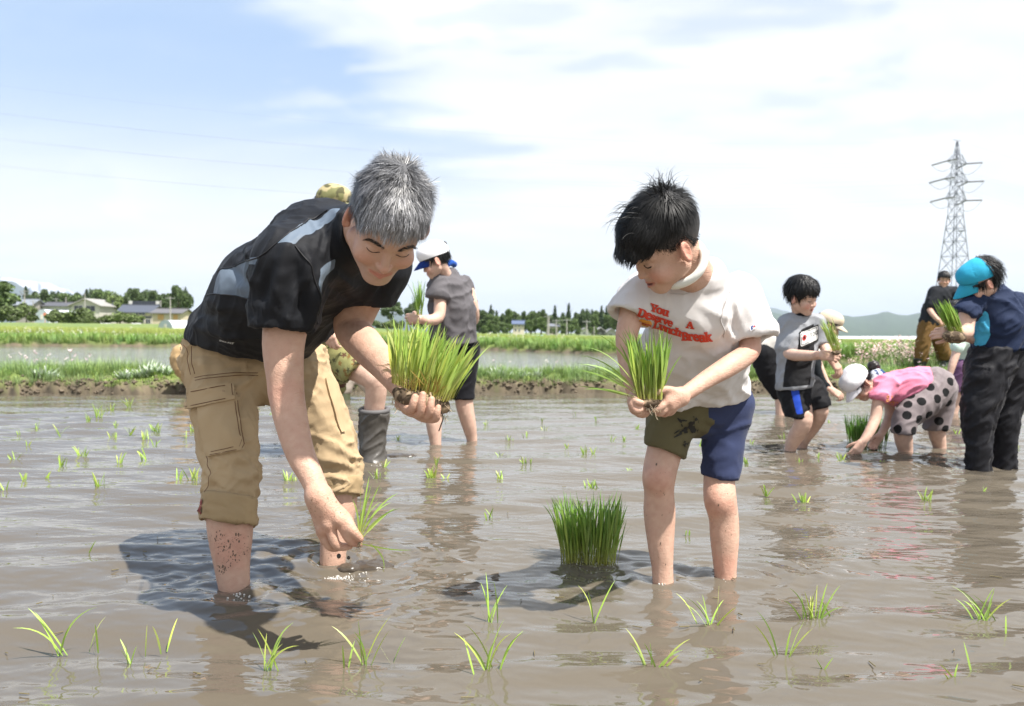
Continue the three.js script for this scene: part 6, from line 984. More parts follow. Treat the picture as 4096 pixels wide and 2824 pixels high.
// ---- child in mint shirt and purple shorts
{
  reseed(59);
  const g = person('child in mint shirt and purple shorts bending behind the navy-shirted child'), d = 7.9;
  const HM = frameOf(P(2150, 722, d - 0.1), vv(-0.5, 0.75, 0.4), vv(-0.5, -0.8, 0.2), 0.95), nb = P(2178, 752, d), wr = P(2145, 852, d - 0.15);
  skinFor(g, [[[2170, 870, d, 0.06], [2162, 905, d, 0.05], [2156, 930, d, 0.040], [2155, 955, d, 0.04]], [[2190, 870, d + 0.15, 0.06], [2190, 910, d + 0.15, 0.05], [2190, 950, d + 0.15, 0.04]], [[2170, 772, d - 0.1, 0.045], [2161, 800, d - 0.13, 0.038], [2152, 828, d - 0.15, 0.034], [2145, 852, d - 0.15, 0.026]]], HM, { child: 1 }, [[wr, vv(-0.2, -1, 0), vv(-0.3, 0, 1), -1, 0.85, 0.6]], SKIN.pale, 0.013, nb, [[[2178, 752, d, 0.045], [2185, 800, d, 0.05], [2182, 840, d, 0.06], [2170, 870, d, 0.055]], [[2182, 840, d, 0.06], [2190, 870, d + 0.15, 0.055]], [[2178, 765, d, 0.045], [2170, 772, d - 0.1, 0.042]]]);
  hairOf(HM, g, { n: 500, front: 0.02, side: -0.03, back: -0.06, fat: 0.006 });
  const te = fieldOf([[[2188, 832, d + 0.05, 0.13], [2190, 795, d + 0.02, 0.125], [2182, 768, d, 0.11], [2178, 755, d, 0.06]], [[2172, 768, d - 0.08, 0.065], [2164, 785, d - 0.12, 0.062]]], 0.05); te.cut(P(2185, 836, d), vv(-0.3, -1, 0).normalize());
  garment('t_shirt', te, 0.013, fabric(C(0.56, 0.70, 0.62), 0.9), g, wrinkle(0.010, 10));
  const sh = fieldOf([[[2180, 838, d, 0.125], [2170, 865, d, 0.105], [2166, 890, d, 0.098]], [[2192, 838, d + 0.1, 0.125], [2192, 890, d + 0.15, 0.098]]], 0.05); sh.cut(P(2175, 885, d), vv(0, -1, 0));
  garment('shorts', sh, 0.013, fabric(C(0.16, 0.085, 0.17), 0.9), g);
}
// ---- child in navy shirt and turquoise cap at the right edge
{
  reseed(60);
  const g = person('child in navy shirt, turquoise cap and black trousers at the right edge'), d = 4.65;
  const HM = frameOf(P(2188, 655, d - 0.08), vv(-0.55, 0.80, 0.14), vv(-0.74, -0.62, -0.18), 0.98), nb = P(2232, 660, d), w1 = P(2158, 752, d - 0.25), w2 = P(2200, 767, d + 0.02);
  skinFor(g, [[[2190, 700, d - 0.1, 0.048], [2184, 735, d - 0.12, 0.043], [2182, 752, d - 0.15, 0.040], [2158, 752, d - 0.25, 0.030]], [[2308, 705, d + 0.12, 0.046], [2318, 745, d + 0.16, 0.040], [2260, 772, d + 0.22, 0.034], [2200, 767, d + 0.02, 0.026]]], HM, { child: 1 }, [[w1, vv(-0.9, 0, 0.1), vv(-0.1, 0.2, 1), -1, 0.85, 0.9], [w2, vv(-0.9, 0.1, 0.2), vv(0, -0.9, 0.3), 1, 0.85, 0.7]], SKIN.pale, 0.010, nb, [[[2232, 660, d, 0.045], [2248, 720, d, 0.05]], [[2190, 700, d - 0.1, 0.044], [2215, 685, d - 0.04, 0.045], [2245, 690, d, 0.05], [2308, 705, d + 0.12, 0.042]]]);
  hairOf(HM, g, { n: 1300, front: 0.01, side: -0.045, back: -0.055, fat: 0.006, messy: 0.22, len: [0.06, 0.10], only: (x, y, z) => Math.max(0.03 - y, -0.13 - z) });
  capOf(HM, g, C(0.035, 0.36, 0.55), C(0.035, 0.34, 0.50), { low: 0.040, drop: 0.05, tilt: 0.16, out: 0.08 });
  const trunk = new Field(0.05), sl = new Field(0.03), sr = new Field(0.03), tee = new Field(0.04), ax = vv(0.9, 0, 0.4).normalize();
  trunk.cap(P(2260, 785, d), P(2250, 725, d), 0.124, 0.128, 0.05, ax, 1.14).cap(P(2255, 725, d), P(2245, 690, d), 0.122, 0.110, 0.05, ax, 1.12).cap(P(2245, 690, d), P(2233, 652, d), 0.10, 0.055, 0.05).cap(P(2208, 682, d - 0.06), P(2295, 686, d + 0.08), 0.07, 0.07, 0.05).cut(P(2262, 792, d), vv(0.12, -1, 0).normalize());
  sl.cap(P(2205, 682, d - 0.06), P(2180, 708, d - 0.11), 0.072, 0.068).cut(P(2178, 711, d - 0.11), vv(-0.55, -0.85, 0).normalize()); sr.cap(P(2298, 690, d + 0.08), P(2315, 725, d + 0.08), 0.068, 0.062); tee.add(trunk, 0.04).add(sl, 0.03).add(sr, 0.03);
  const pan = regionOn(trunk, [[2215, 690], [2234, 712], [2240, 755], [2228, 779], [2211, 783], [2204, 778], [2196, 760], [2197, 735], [2204, 712]], 4.2, 0.4), [cy, nv] = splitMesh(skinOf(tee, 0.010, { disp: wrinkle(0.015, 12, [1, 1.2, 1]) }), (x, y, z, a, b, c) => Math.min(pan(x, y, z, a, b, c), sl.at(x, y, z) - trunk.at(x, y, z) + 0.004));
  const [cyB, bits] = largest(cy), shirt = mesh('t_shirt', weave(bits ? mergeGeometries([nv, bits]) : nv), fabric(C(0.016, 0.026, 0.062), 0.8), g); partLabel(mesh('side_panel', weave(cyB), fabric(C(0.07, 0.42, 0.66), 0.6), shirt), 'sky blue side panel');
  const tr = fieldOf([[[2246, 795, d, 0.125], [2228, 860, d - 0.02, 0.118], [2213, 940, d - 0.04, 0.086], [2211, 1000, d - 0.04, 0.068], [2212, 1060, d - 0.04, 0.066]], [[2274, 795, d + 0.06, 0.125], [2278, 870, d + 0.08, 0.112], [2268, 960, d + 0.06, 0.078], [2270, 1010, d + 0.06, 0.062], [2271, 1060, d + 0.06, 0.058]]], 0.04); tr.cut(P(2260, 786, d), vv(0, 1, 0));
  garment('trousers', tr, 0.010, fabric(C(0.012, 0.012, 0.015), 0.62), g, wrinkle(0.014, 14, [1, 1, 1]));
}

// ---------------------------------------------------------------- rice seedlings
const riceMat = new THREE.MeshPhysicalMaterial({ color: 0xffffff, vertexColors: true, roughness: 0.5, side: THREE.DoubleSide, transmission: 0.28, thickness: 0 });
const ordinal0 = ['first', 'second', 'third', 'fourth', 'fifth', 'sixth', 'seventh', 'eighth', 'ninth', 'tenth', 'eleventh', 'twelfth', 'thirteenth', 'fourteenth', 'fifteenth', 'sixteenth', 'seventeenth', 'eighteenth', 'nineteenth', 'twentieth', 'twenty-first', 'twenty-second', 'twenty-third', 'twenty-fourth', 'twenty-fifth', 'twenty-sixth'];
const tens = ['', '', 'twenty', 'thirty', 'forty', 'fifty', 'sixty', 'seventy', 'eighty', 'ninety'], tenths = ['', '', 'twentieth', 'thirtieth', 'fortieth', 'fiftieth', 'sixtieth', 'seventieth', 'eightieth', 'ninetieth'];
const ordinal = Array.from({ length: 99 }, (_, i) => i < 19 ? ordinal0[i] : (i + 1) % 10 ? tens[Math.floor((i + 1) / 10)] + '-' + ordinal0[(i + 1) % 10 - 1] : tenths[(i + 1) / 10]);
// blade along a curve: base, initial direction, length, width, droop towards a direction
function riceBlade(o, b, dir, len, wid, bend, bendDir, c0, c1, seg = 6, stem = 0) {
  const d = dir.clone().normalize(), q = b.clone(), st = len / seg, base = o.pos.length / 3, s0 = new V3().crossVectors(d, new V3(rnd() - 0.5, 0.1, rnd() - 0.5)).normalize();
  for (let i = 0; i <= seg; i++) {
    const f = i / seg, w = wid * (i === seg ? 0.05 : stem && f < stem ? 0.28 : Math.min(1, 0.5 + f * 1.6) * (1 - Math.pow(f, 3) * 0.8)) * 0.5, k = Math.pow(f, 0.7);
    o.pos.push(q.x - s0.x * w, q.y - s0.y * w, q.z - s0.z * w, q.x + s0.x * w, q.y + s0.y * w, q.z + s0.z * w); for (let s = 0; s < 2; s++) for (let e = 0; e < 3; e++) o.col.push(lerp(c0[e], c1[e], k));
    if (i < seg) { const a = base + i * 2; o.idx.push(a, a + 1, a + 2, a + 2, a + 1, a + 3); }
    q.addScaledVector(d, st); d.addScaledVector(bendDir, bend * st * (0.3 + 1.4 * f)).normalize();
  }
}
const newBlades = () => ({ pos: [], idx: [], col: [] });
function bundle(label, { at: c, u, w, n, len, fan = () => [0, 0], roots = true, c0 = [0.42, 0.42, 0.10], c1 = [0.40, 0.60, 0.12], wid = 0.0045, jitter = 0.16, thick = 0.014, stray = 0, bend = 3, matLabel, edge = 1 }) {
  const g = thing('seedling_bundle', label, 'rice seedlings'), U = u.clone().normalize(), L = u.length() / 2, N = new V3().crossVectors(w, U).normalize(); if (N.y < 0) N.negate(); const Wd = w.clone().normalize(), wl = w.length() / 2;
  if (roots) {
    const f = new Field(0.01); f.ell(c, new V3(L * 1.02, thick, wl * 1.05), [U, N, Wd], 0.01);
    const mat = mesh('root_mat', skinOf(f, 0.005, { floor: -1, disp: (x, y, z) => 0.010 * (fbm3(x * 60, y * 60, z * 60, 3) - 0.45) + 0.006 * (noise3(x * 22, y * 22, z * 22) - 0.5), color: (x, y, z) => { const k = noise3(x * 260, y * 260, z * 260), m = fbm3(x * 50, y * 50, z * 50, 2); return m + k * 0.3 > 0.72 ? [0.30, 0.22, 0.14] : [0.055 + 0.05 * k, 0.036 + 0.035 * k, 0.022 + 0.02 * k]; } }), vcol(0.9), g);
    const fib = []; for (let i = 0; i < n * 0.28; i++) { const a = rr(0, 6.283), p = c.clone().addScaledVector(U, Math.cos(a) * L * rr(0.6, 1.02)).addScaledVector(Wd, Math.sin(a) * wl * rr(0.6, 1.05)).addScaledVector(N, -thick * rr(-0.5, 0.9)), l = [p]; let d = new V3(gauss(), -0.6 + gauss() * 0.6, gauss()).normalize(); for (let k = 0; k < 4; k++) { d.add(new V3(gauss(), gauss() - 0.25, gauss()).multiplyScalar(0.8)).normalize(); l.push(l[l.length - 1].clone().addScaledVector(d, rr(0.004, 0.009))); } fib.push(tube(l, 0.0006, 3, 7)); }
    const m = mesh('root_fibres', mergeGeometries(fib), std(C(0.50, 0.40, 0.28), 0.8), mat); m.userData.kind = 'stuff';
  }
  const o = newBlades();
  for (let i = 0; i < n; i++) {
    const a = rr(-1, 1) * edge, b = rr(-1, 1) * edge, [fu, fw] = fan(a, b), k = rr(0.75, 1.2), y = rr(0, 1) < 0.3 ? 1 : 0, st = i < stray;
    const dir = N.clone().multiplyScalar(0.35).add(new V3(0, 0.9, 0)).addScaledVector(U, fu + gauss() * jitter).addScaledVector(Wd, fw + gauss() * jitter);
    const side = new V3(gauss(), -0.7, gauss()).addScaledVector(U, fu * 1.2).normalize(), cc1 = y ? [c1[0] * 1.5 * k, c1[1] * 1.15 * k, c1[2] * 1.3] : c1.map((q) => q * k);
    riceBlade(o, c.clone().addScaledVector(U, a * L).addScaledVector(Wd, b * wl).addScaledVector(N, thick * 0.75), dir, len * rr(0.52, 1.18) * (st ? 1.5 : 1), wid * rr(0.7, 1.25), bend * rr(0.2, 2.2), side, c0.map((q) => q * k), cc1, 7, 0.42);
  }
  mesh('leaf_blades', geom(o.pos, o.idx, o.col), riceMat, g).userData.kind = 'stuff';
  return g;
}
{
  reseed(71);
  // held by the man
  const u = P(1016, 924, 1.93).sub(P(893, 880, 1.96)), w = new V3(0.02, 0.0, -0.10);
  const b1 = bundle('thick mat of light green rice seedlings held in the bending man\'s left hand', { at: P(952, 904, 1.955), u, w, n: 430, len: 0.145, wid: 0.0072, jitter: 0.17, thick: 0.030, fan: (a) => [lerp(-0.12, 0.42, (a + 1) / 2), 0], bend: 2.6, c0: [0.50, 0.46, 0.11], c1: [0.42, 0.63, 0.14] });
  { const l = [P(998, 930, 1.90), P(1002, 945, 1.90), P(998, 958, 1.90), P(992, 975, 1.90)]; mesh('trailing_root', tube(l, 0.0016, 5), std(C(0.03, 0.022, 0.016), 0.8), b1);
    const dry = newBlades(); for (let i = 0; i < 26; i++) riceBlade(dry, P(rr(915, 1000), rr(868, 895), 1.90), new V3(gauss() * 0.7, 0.8, 0.3), rr(0.03, 0.06), 0.003, 8, new V3(gauss(), -0.6, 0.2).normalize(), [0.40, 0.27, 0.06], [0.48, 0.36, 0.09]); mesh('dry_blades', geom(dry.pos, dry.idx, dry.col), riceMat, b1).userData.kind = 'stuff'; }
  // held by the boy
  const b2 = bundle('small mat of green seedlings held in both hands by the boy in white', { at: P(1467, 911, 1.975), u: P(1496, 908, 1.97).sub(P(1440, 906, 1.98)), w: new V3(0.0, 0, -0.05), n: 150, len: 0.155, wid: 0.0075, jitter: 0.10, thick: 0.014, fan: (a) => [lerp(-0.22, 0.10, (a + 1) / 2), 0], bend: 2.2, c0: [0.40, 0.40, 0.09], c1: [0.24, 0.44, 0.07] });
  { const o = newBlades(); for (const [x, y, l, dx, dy, bn] of [[1450, 898, 0.19, -0.7, 0.8, 5], [1446, 900, 0.20, -0.9, 0.75, 4], [1448, 896, 0.17, -1.0, 0.6, 3], [1444, 902, 0.17, -1.2, 0.6, 3], [1447, 904, 0.16, -1.3, 0.4, 2], [1445, 900, 0.14, -1.1, 0.35, 4], [1452, 896, 0.20, -0.55, 0.85, 6], [1450, 898, 0.18, -0.8, 0.8, 6], [1488, 900, 0.15, 0.15, 0.95, 3], [1490, 900, 0.12, 0.32, 0.9, 5], [1455, 895, 0.21, -0.4, 0.9, 6]]) riceBlade(o, P(x, y, 1.965), new V3(dx, dy, 0.1), l, 0.0052, bn, new V3(dx * 0.5, -1, 0).normalize(), [0.34, 0.38, 0.08], [0.25, 0.44, 0.08], 9, 0.25); mesh('long_blades', geom(o.pos, o.idx, o.col), riceMat, b2).userData.kind = 'stuff'; }
  // standing in the water between them
  const w3 = W(1330, 1262); bundle('dark green block of rice seedlings standing in the water beside the boy', { at: w3.clone().setY(-0.02), u: new V3(0.175, 0, 0.01), w: new V3(0, 0, -0.13), n: 440, len: 0.20, wid: 0.0070, jitter: 0.12, roots: false, fan: (a) => [a * 0.18, 0], bend: 2.4, c0: [0.42, 0.42, 0.08], c1: [0.15, 0.34, 0.05] });
  const w4 = W(1958, 1006); bundle('seedling block in the water under the pink-shirted girl\'s hands', { at: w4.clone().setY(-0.02), u: new V3(0.20, 0, 0.02), w: new V3(0, 0, -0.16), n: 380, len: 0.20, wid: 0.008, jitter: 0.10, roots: false, fan: (a) => [a * 0.12, 0], bend: 1.3, c0: [0.24, 0.34, 0.05], c1: [0.10, 0.27, 0.035] });
  bundle('small bunch of pale seedlings in the hands of the grey-shirted boy', { at: P(1889, 797, 4.83), u: new V3(0.05, 0, 0), w: new V3(0, 0, -0.04), n: 60, len: 0.19, wid: 0.009, jitter: 0.12, thick: 0.015, fan: () => [-0.42, 0], bend: 1.5, c1: [0.40, 0.58, 0.16] });
  bundle('seedling clump with dark muddy roots held by the navy-shirted child', { at: P(2158, 762, 4.36), u: new V3(0.12, -0.01, 0), w: new V3(0, 0, -0.09), n: 150, len: 0.17, wid: 0.008, jitter: 0.12, thick: 0.035, edge: 0.6, fan: () => [-0.55, 0], bend: 0.8, c0: [0.30, 0.36, 0.06], c1: [0.22, 0.42, 0.06] });
  bundle('few green seedlings held up by the boy in the white and blue cap', { at: P(948, 716, 5.02), u: new V3(0.035, 0, 0), w: new V3(0, 0, -0.03), n: 46, len: 0.20, wid: 0.009, jitter: 0.2, roots: false, fan: (a) => [-0.05 + a * 0.15, 0], bend: 1.8, c0: [0.30, 0.36, 0.06], c1: [0.18, 0.38, 0.07] });
  // the few stems being planted
  const g = thing('seedling_bunch', 'few thin seedlings pinched in the bending man\'s right hand', 'rice seedlings'), D = 1.815, o = newBlades(), root = P(812, 1224, D);
  for (const [dx, dy, l, bn, bx] of [[0.10, 1, 0.12, 3, 0.3], [0.16, 1, 0.135, 2, 0.4], [0.05, 1, 0.13, 2, -0.4], [0.28, 1, 0.14, 2, 0.6], [0.0, 1, 0.10, 6, -0.8], [-0.35, 1, 0.075, 4, -0.6], [0.35, 0.9, 0.12, 9, 0.9], [0.55, 0.8, 0.125, 8, 0.9], [0.22, 1, 0.11, 9, 0.7], [0.75, 0.6, 0.13, 2, 0.5], [0.6, 0.7, 0.11, 3, 0.5], [0.12, 1, 0.15, 1.5, 0.2], [0.4, 0.9, 0.145, 6, 0.8], [0.03, 1, 0.115, 8, 0.6]]) riceBlade(o, root, new V3(dx, dy, gauss() * 0.12), l, 0.0052, bn, new V3(bx, -0.75, 0.1).normalize(), [0.42, 0.44, 0.10], [0.38, 0.60, 0.12], 9, 0.3);
  riceBlade(o, P(812, 1228, D), new V3(0.95, -0.22, 0), 0.12, 0.004, 3.0, new V3(0.2, 1, 0), [0.45, 0.5, 0.12], [0.40, 0.60, 0.12], 9); riceBlade(o, P(838, 1230, D), new V3(0.6, -0.5, 0), 0.075, 0.004, 22, new V3(-0.9, -0.5, 0).normalize(), [0.42, 0.55, 0.12], [0.40, 0.60, 0.12], 9);
  mesh('leaf_blades', geom(o.pos, o.idx, o.col), riceMat, g).userData.kind = 'stuff';
  const fib = []; for (let i = 0; i < 16; i++) { const l = [root.clone()]; for (let k = 0; k < 4; k++) l.push(l[k].clone().add(new V3(gauss() * 0.004, -rr(0.002, 0.006), gauss() * 0.003))); fib.push(tube(l, 0.0006, 3, 6)); } mesh('roots', mergeGeometries(fib), std(C(0.22, 0.16, 0.10), 0.8), g).userData.kind = 'stuff';
  for (const [x, y, r, l] of [[770, 1239, 0.0045, 'dark mud drop just under the bending man\'s right fingertips'], [766, 1257, 0.0052, 'largest, lowest dark mud drop under the bending man\'s right hand'], [788, 1261, 0.004, 'dark mud drop falling right of the others under the hand'], [756, 1241, 0.002, 'tiny mud drop left of the others under the hand']]) { const s = new THREE.SphereGeometry(r, 10, 8); s.scale(1, 1.1, 1); const p = P(x, y, 1.85); s.translate(p.x, p.y, p.z); tag(mesh('mud_drop', s, std(C(0.045, 0.035, 0.028), 0.25)), l, 'mud drop'); }
}
// planted seedlings: [vx, vy, height in px, blades]
{
  reseed(73);
  const near = [[107, 1446, 20, 1], [142, 1470, 84, 5], [208, 1466, 62, 4], [300, 1494, 34, 4], [330, 1476, 50, 1], [368, 1467, 46, 2], [610, 1512, 84, 8], [780, 1502, 40, 2], [826, 1493, 82, 6], [885, 1490, 38, 2], [1073, 1530, 66, 1], [1110, 1406, 84, 6], [1116, 1516, 88, 9], [1345, 1406, 76, 3], [1480, 1512, 66, 8], [1612, 1420, 66, 10], [1765, 1484, 72, 5], [1836, 1406, 62, 20], [1862, 1506, 26, 2], [1888, 1402, 56, 2], [2165, 1542, 34, 3], [2196, 1520, 62, 1], [2226, 1406, 66, 14], [2272, 1432, 50, 1], [195, 1248, 28, 1]].sort((a, b) => a[0] - b[0]);
  const far = [[82, 971, 22, 3], [135, 984, 26, 6], [43, 982, 12, 3], [200, 957, 24, 7], [222, 947, 36, 9], [252, 930, 20, 5], [292, 920, 24, 7], [297, 981, 22, 6], [263, 965, 14, 5], [327, 995, 24, 8], [350, 975, 24, 6], [358, 977, 20, 5], [251, 992, 18, 4], [260, 992, 14, 3], [351, 1006, 16, 3], [419, 992, 18, 4], [436, 975, 18, 6], [64, 1008, 12, 2], [178, 1033, 28, 5], [193, 1035, 20, 3], [140, 1052, 24, 6], [31, 1041, 22, 3], [273, 1048, 26, 5], [327, 1038, 30, 4], [58, 1083, 16, 3], [105, 1080, 16, 3], [7, 1111, 32, 3], [228, 1104, 40, 6], [406, 1084, 24, 3], [435, 1089, 38, 5], [446, 1090, 42, 2],
    [652, 1090, 28, 6], [664, 1090, 16, 3], [853, 1086, 26, 8], [872, 1057, 18, 3], [972, 1082, 30, 12], [1008, 1082, 16, 2], [985, 1050, 20, 3], [1130, 1084, 24, 4], [1112, 1166, 24, 2], [1098, 1168, 14, 1], [1150, 999, 16, 6], [1186, 1046, 16, 4], [1196, 1046, 10, 2], [900, 995, 12, 3], [1225, 953, 10, 3], [1229, 973, 12, 3], [1347, 951, 10, 2], [1439, 969, 11, 4], [1384, 996, 14, 3], [1410, 996, 14, 3], [1278, 1012, 12, 3], [1325, 1028, 22, 4], [1343, 1028, 18, 4], [1425, 1067, 14, 3], [1339, 1104, 22, 9], [1583, 1008, 14, 2], [1691, 1048, 14, 7], [1736, 1117, 22, 5], [1768, 990, 12, 4], [1899, 1038, 16, 6], [1852, 1034, 12, 3], [1807, 1043, 8, 3], [1993, 1046, 6, 3], [2161, 979, 10, 4], [1876, 955, 8, 2], [2300, 1019, 14, 4], [1815, 1140, 28, 9], [2095, 1132, 28, 7], [2224, 1106, 8, 2], [1558, 1205, 8, 2], [742, 1118, 12, 2], [545, 958, 10, 3], [540, 985, 12, 4], [560, 1010, 12, 3], [610, 940, 10, 3], [1100, 960, 9, 3], [1190, 985, 9, 3], [1300, 940, 8, 2], [1640, 1010, 10, 3], [1700, 1000, 9, 3], [1130, 1030, 10, 2]];
  far.sort((a, b) => a[0] - b[0]);
  const build = (parent, h, nb, split) => {
    const all = newBlades(), base = new V3();
    for (let i = 0; i < nb; i++) {
      const o = split ? newBlades() : all, k = rr(0.8, 1.15), a = rr(0, 6.283), lean = nb < 3 ? rr(0.2, 0.7) : rr(0.05, 0.75);
      riceBlade(o, base.clone().add(new V3(gauss() * 0.010 * Math.sqrt(nb) * 0.7, -0.012, gauss() * 0.008)), new V3(Math.cos(a) * lean, 1, Math.sin(a) * lean * 0.6), h * rr(0.6, split ? 1.3 : 1.1) + 0.015, split ? 0.0046 : 0.0075, rr(1.5, split ? 13 : 9) * (nb > 2 ? 1 : 0.5), new V3(Math.cos(a), -0.6, Math.sin(a) * 0.5).normalize(), [0.26 * k, 0.42 * k, 0.06], rnd() < 0.3 ? [0.60 * k, 0.66 * k, 0.14] : [0.44 * k, 0.64 * k, 0.12], 8);
      if (split) mesh('leaf_blade', geom(o.pos, o.idx, o.col), riceMat, parent);
    }
    if (!split) return geom(all.pos, all.idx, all.col);
  };
  near.forEach(([x, y, h, n], i) => { const p = W(x, y), d = -p.z, g = thing('rice_seedling', 'planted rice seedling in the foreground water, ' + ordinal[i] + ' from the left', 'rice seedling', [p.x, 0, p.z], 'seedlings in the foreground'); build(g, h * perPx(d) * 1.2, n, true); });
  far.forEach(([x, y, h, n], i) => { const p = W(x, y), d = -p.z, m = mesh('rice_seedling', build(null, h * perPx(d) * 1.05, Math.round(n * 1.3), false), riceMat); m.position.set(p.x, 0, p.z); tag(m, 'small planted rice tuft farther out in the water, ' + ordinal[i] + ' from the left', 'rice seedling', 'seedlings farther out'); });
}

{ // bits of straw and weed drifting on the water
  reseed(77); const gs = []; for (let i = 0; i < 130; i++) { const p = W(rr(-100, 2400), 905 + 680 * Math.pow(rnd(), 1.5)), l = rr(0.008, 0.035), a = rr(0, 3.14), b = bar(new V3(0, 0, 0), new V3(Math.cos(a) * l, 0.002, Math.sin(a) * l), rr(0.0008, 0.0018), 4); b.translate(p.x, 0.004 + waterHeight(p.x, -p.z, 0.02), p.z); gs.push(b); }
  const m = mesh('floating_straw', mergeGeometries(gs), std(C(0.16, 0.13, 0.06), 0.8)); m.userData.kind = 'stuff'; m.userData.label = 'bits of straw drifting on the muddy water';
}

{ // bubbles stirred up round the legs, and two lumps of mud that break the surface
  reseed(78); const gs = []; for (const [cx, cy, n, sp] of [[758, 1292, 60, 26], [800, 1290, 25, 30], [540, 1345, 18, 20], [1640, 1312, 10, 12], [1500, 1320, 10, 12], [850, 1045, 14, 16]]) for (let i = 0; i < n; i++) { const p = W(cx + gauss() * sp, cy + Math.abs(gauss()) * sp * 0.5), r = rr(0.0012, 0.0036), b = new THREE.SphereGeometry(r, 7, 5); b.translate(p.x, waterHeight(p.x, -p.z, 0.01) + r * 0.3, p.z); gs.push(b); }
  const m = mesh('water_bubbles', mergeGeometries(gs), new THREE.MeshPhysicalMaterial({ color: C(0.5, 0.48, 0.44), roughness: 0.05, clearcoat: 1 })); m.userData.kind = 'stuff'; m.userData.label = 'small bubbles round the wading legs';
  for (const [x, y, a, b, l] of [[838, 1278, 0.075, 0.05, 'low wet lump of mud beside the seedlings being planted'], [790, 1283, 0.045, 0.03, 'smaller wet mud lump at the bending man\'s far leg'], [905, 1030, 0.10, 0.06, 'dark mud lump beside the grey rubber boot']]) { const p = W(x, y), f = new Field(0.01); f.ell(new V3(p.x, -0.004, p.z), new V3(a, 0.016, b)); tag(mesh('mud_lump', skinOf(f, 0.006, { floor: -0.05, disp: (q, w, e) => 0.016 * (fbm3(q * 38, w * 38, e * 38, 3) - 0.5) }), std(C(0.060, 0.047, 0.034), 0.3)), l, 'mud'); }
}

// ---------------------------------------------------------------- far away: mountains, wood, houses, tunnels, pylon
function ridge(name, label, pts, d, deep, color, snow) {           // a mountain range that stands d metres away: crest given in photograph points
  const pos = [], idx = [], col = [], n = 160, m = 14, x0 = pts[0][0], x1 = pts[pts.length - 1][0];
  const crest = (x) => { for (let i = 1; i < pts.length; i++) if (x <= pts[i][0]) { const t = (x - pts[i - 1][0]) / (pts[i][0] - pts[i - 1][0]); return lerp(pts[i - 1][1], pts[i][1], t * t * (3 - 2 * t)); } return pts[pts.length - 1][1]; };
  for (let j = 0; j <= m; j++) for (let i = 0; i <= n; i++) {
    const vx = lerp(x0, x1, i / n), f = j / m, top = P(vx, crest(vx) - 5 * (fbm3(vx * 0.035, 3, d * 0.001, 4) - 0.5), d), dd = lerp(d - deep, d, f), x = top.x / d * dd, r = fbm3(vx * 0.05, f * 2.2, 5, 4), y = top.y * Math.pow(f, 0.85) * (0.75 + 0.25 * f) + (r - 0.5) * top.y * 0.35 * f * (1 - f) * 2;
    pos.push(x, j === 0 ? -20 : y, -dd); const k = 0.8 + 0.5 * fbm3(vx * 0.3, f * 9, 2, 3); let c = color.map((q) => q * k); if (snow) { const s = sstep(0.53, 0.58, fbm3(vx * 0.11, f * 5 + vx * 0.03, 8, 5) + (f - 0.62) * 0.5); c = c.map((q, e) => lerp(q, [0.50, 0.52, 0.56][e], s)); } col.push(...c);
  }
  for (let i = 0; i <= n; i++) { const a = m * (n + 1) + i; pos.push(pos[a * 3], -20, pos[a * 3 + 2] - deep * 0.6); col.push(...color); }
  for (let j = 0; j <= m; j++) for (let i = 0; i < n; i++) { const a = j * (n + 1) + i, b = a + n + 1; idx.push(a, a + 1, b, b, a + 1, b + 1); }
  struct(mesh(name, geom(pos, idx, col), vcol(0.95)), label);
}
ridge('snow_mountains', 'snow-streaked mountains far off on the left', [[-700, 640], [-300, 615], [-60, 622], [20, 628], [70, 634], [110, 640], [140, 652], [190, 668], [260, 690], [330, 720], [420, 745]], 16000, 4000, [0.07, 0.10, 0.15], true);
ridge('foothills', 'blue foothill below the snow on the left', [[-600, 610], [-200, 628], [8, 634], [30, 636], [60, 652], [85, 666], [110, 676], [150, 700], [260, 740]], 11000, 3000, [0.03, 0.05, 0.045]);
ridge('far_hills', 'pale blue hills on the right', [[1500, 752], [1600, 722], [1703, 697], [1723, 694], [1751, 697], [1773, 704], [1830, 722], [1960, 745], [2400, 760]], 15000, 2500, [0.03, 0.05, 0.03]);
ridge('wooded_hills', 'wooded blue-green hills behind the right-hand field', [[1500, 742], [1640, 712], [1709, 704], [1745, 705], [1768, 710], [1800, 716], [1850, 716], [1905, 712], [1936, 717], [1975, 710], [2003, 705], [2031, 712], [2051, 713], [2079, 707], [2130, 700], [2200, 690], [2260, 676], [2315, 662], [2500, 640], [2900, 650], [3300, 680]], 9000, 3500, [0.028, 0.052, 0.022]);
ridge('distant_rise', 'low grey rise behind the middle trees', [[780, 745], [830, 712], [850, 702], [875, 706], [960, 722], [1100, 745]], 8000, 1500, [0.04, 0.06, 0.05]);

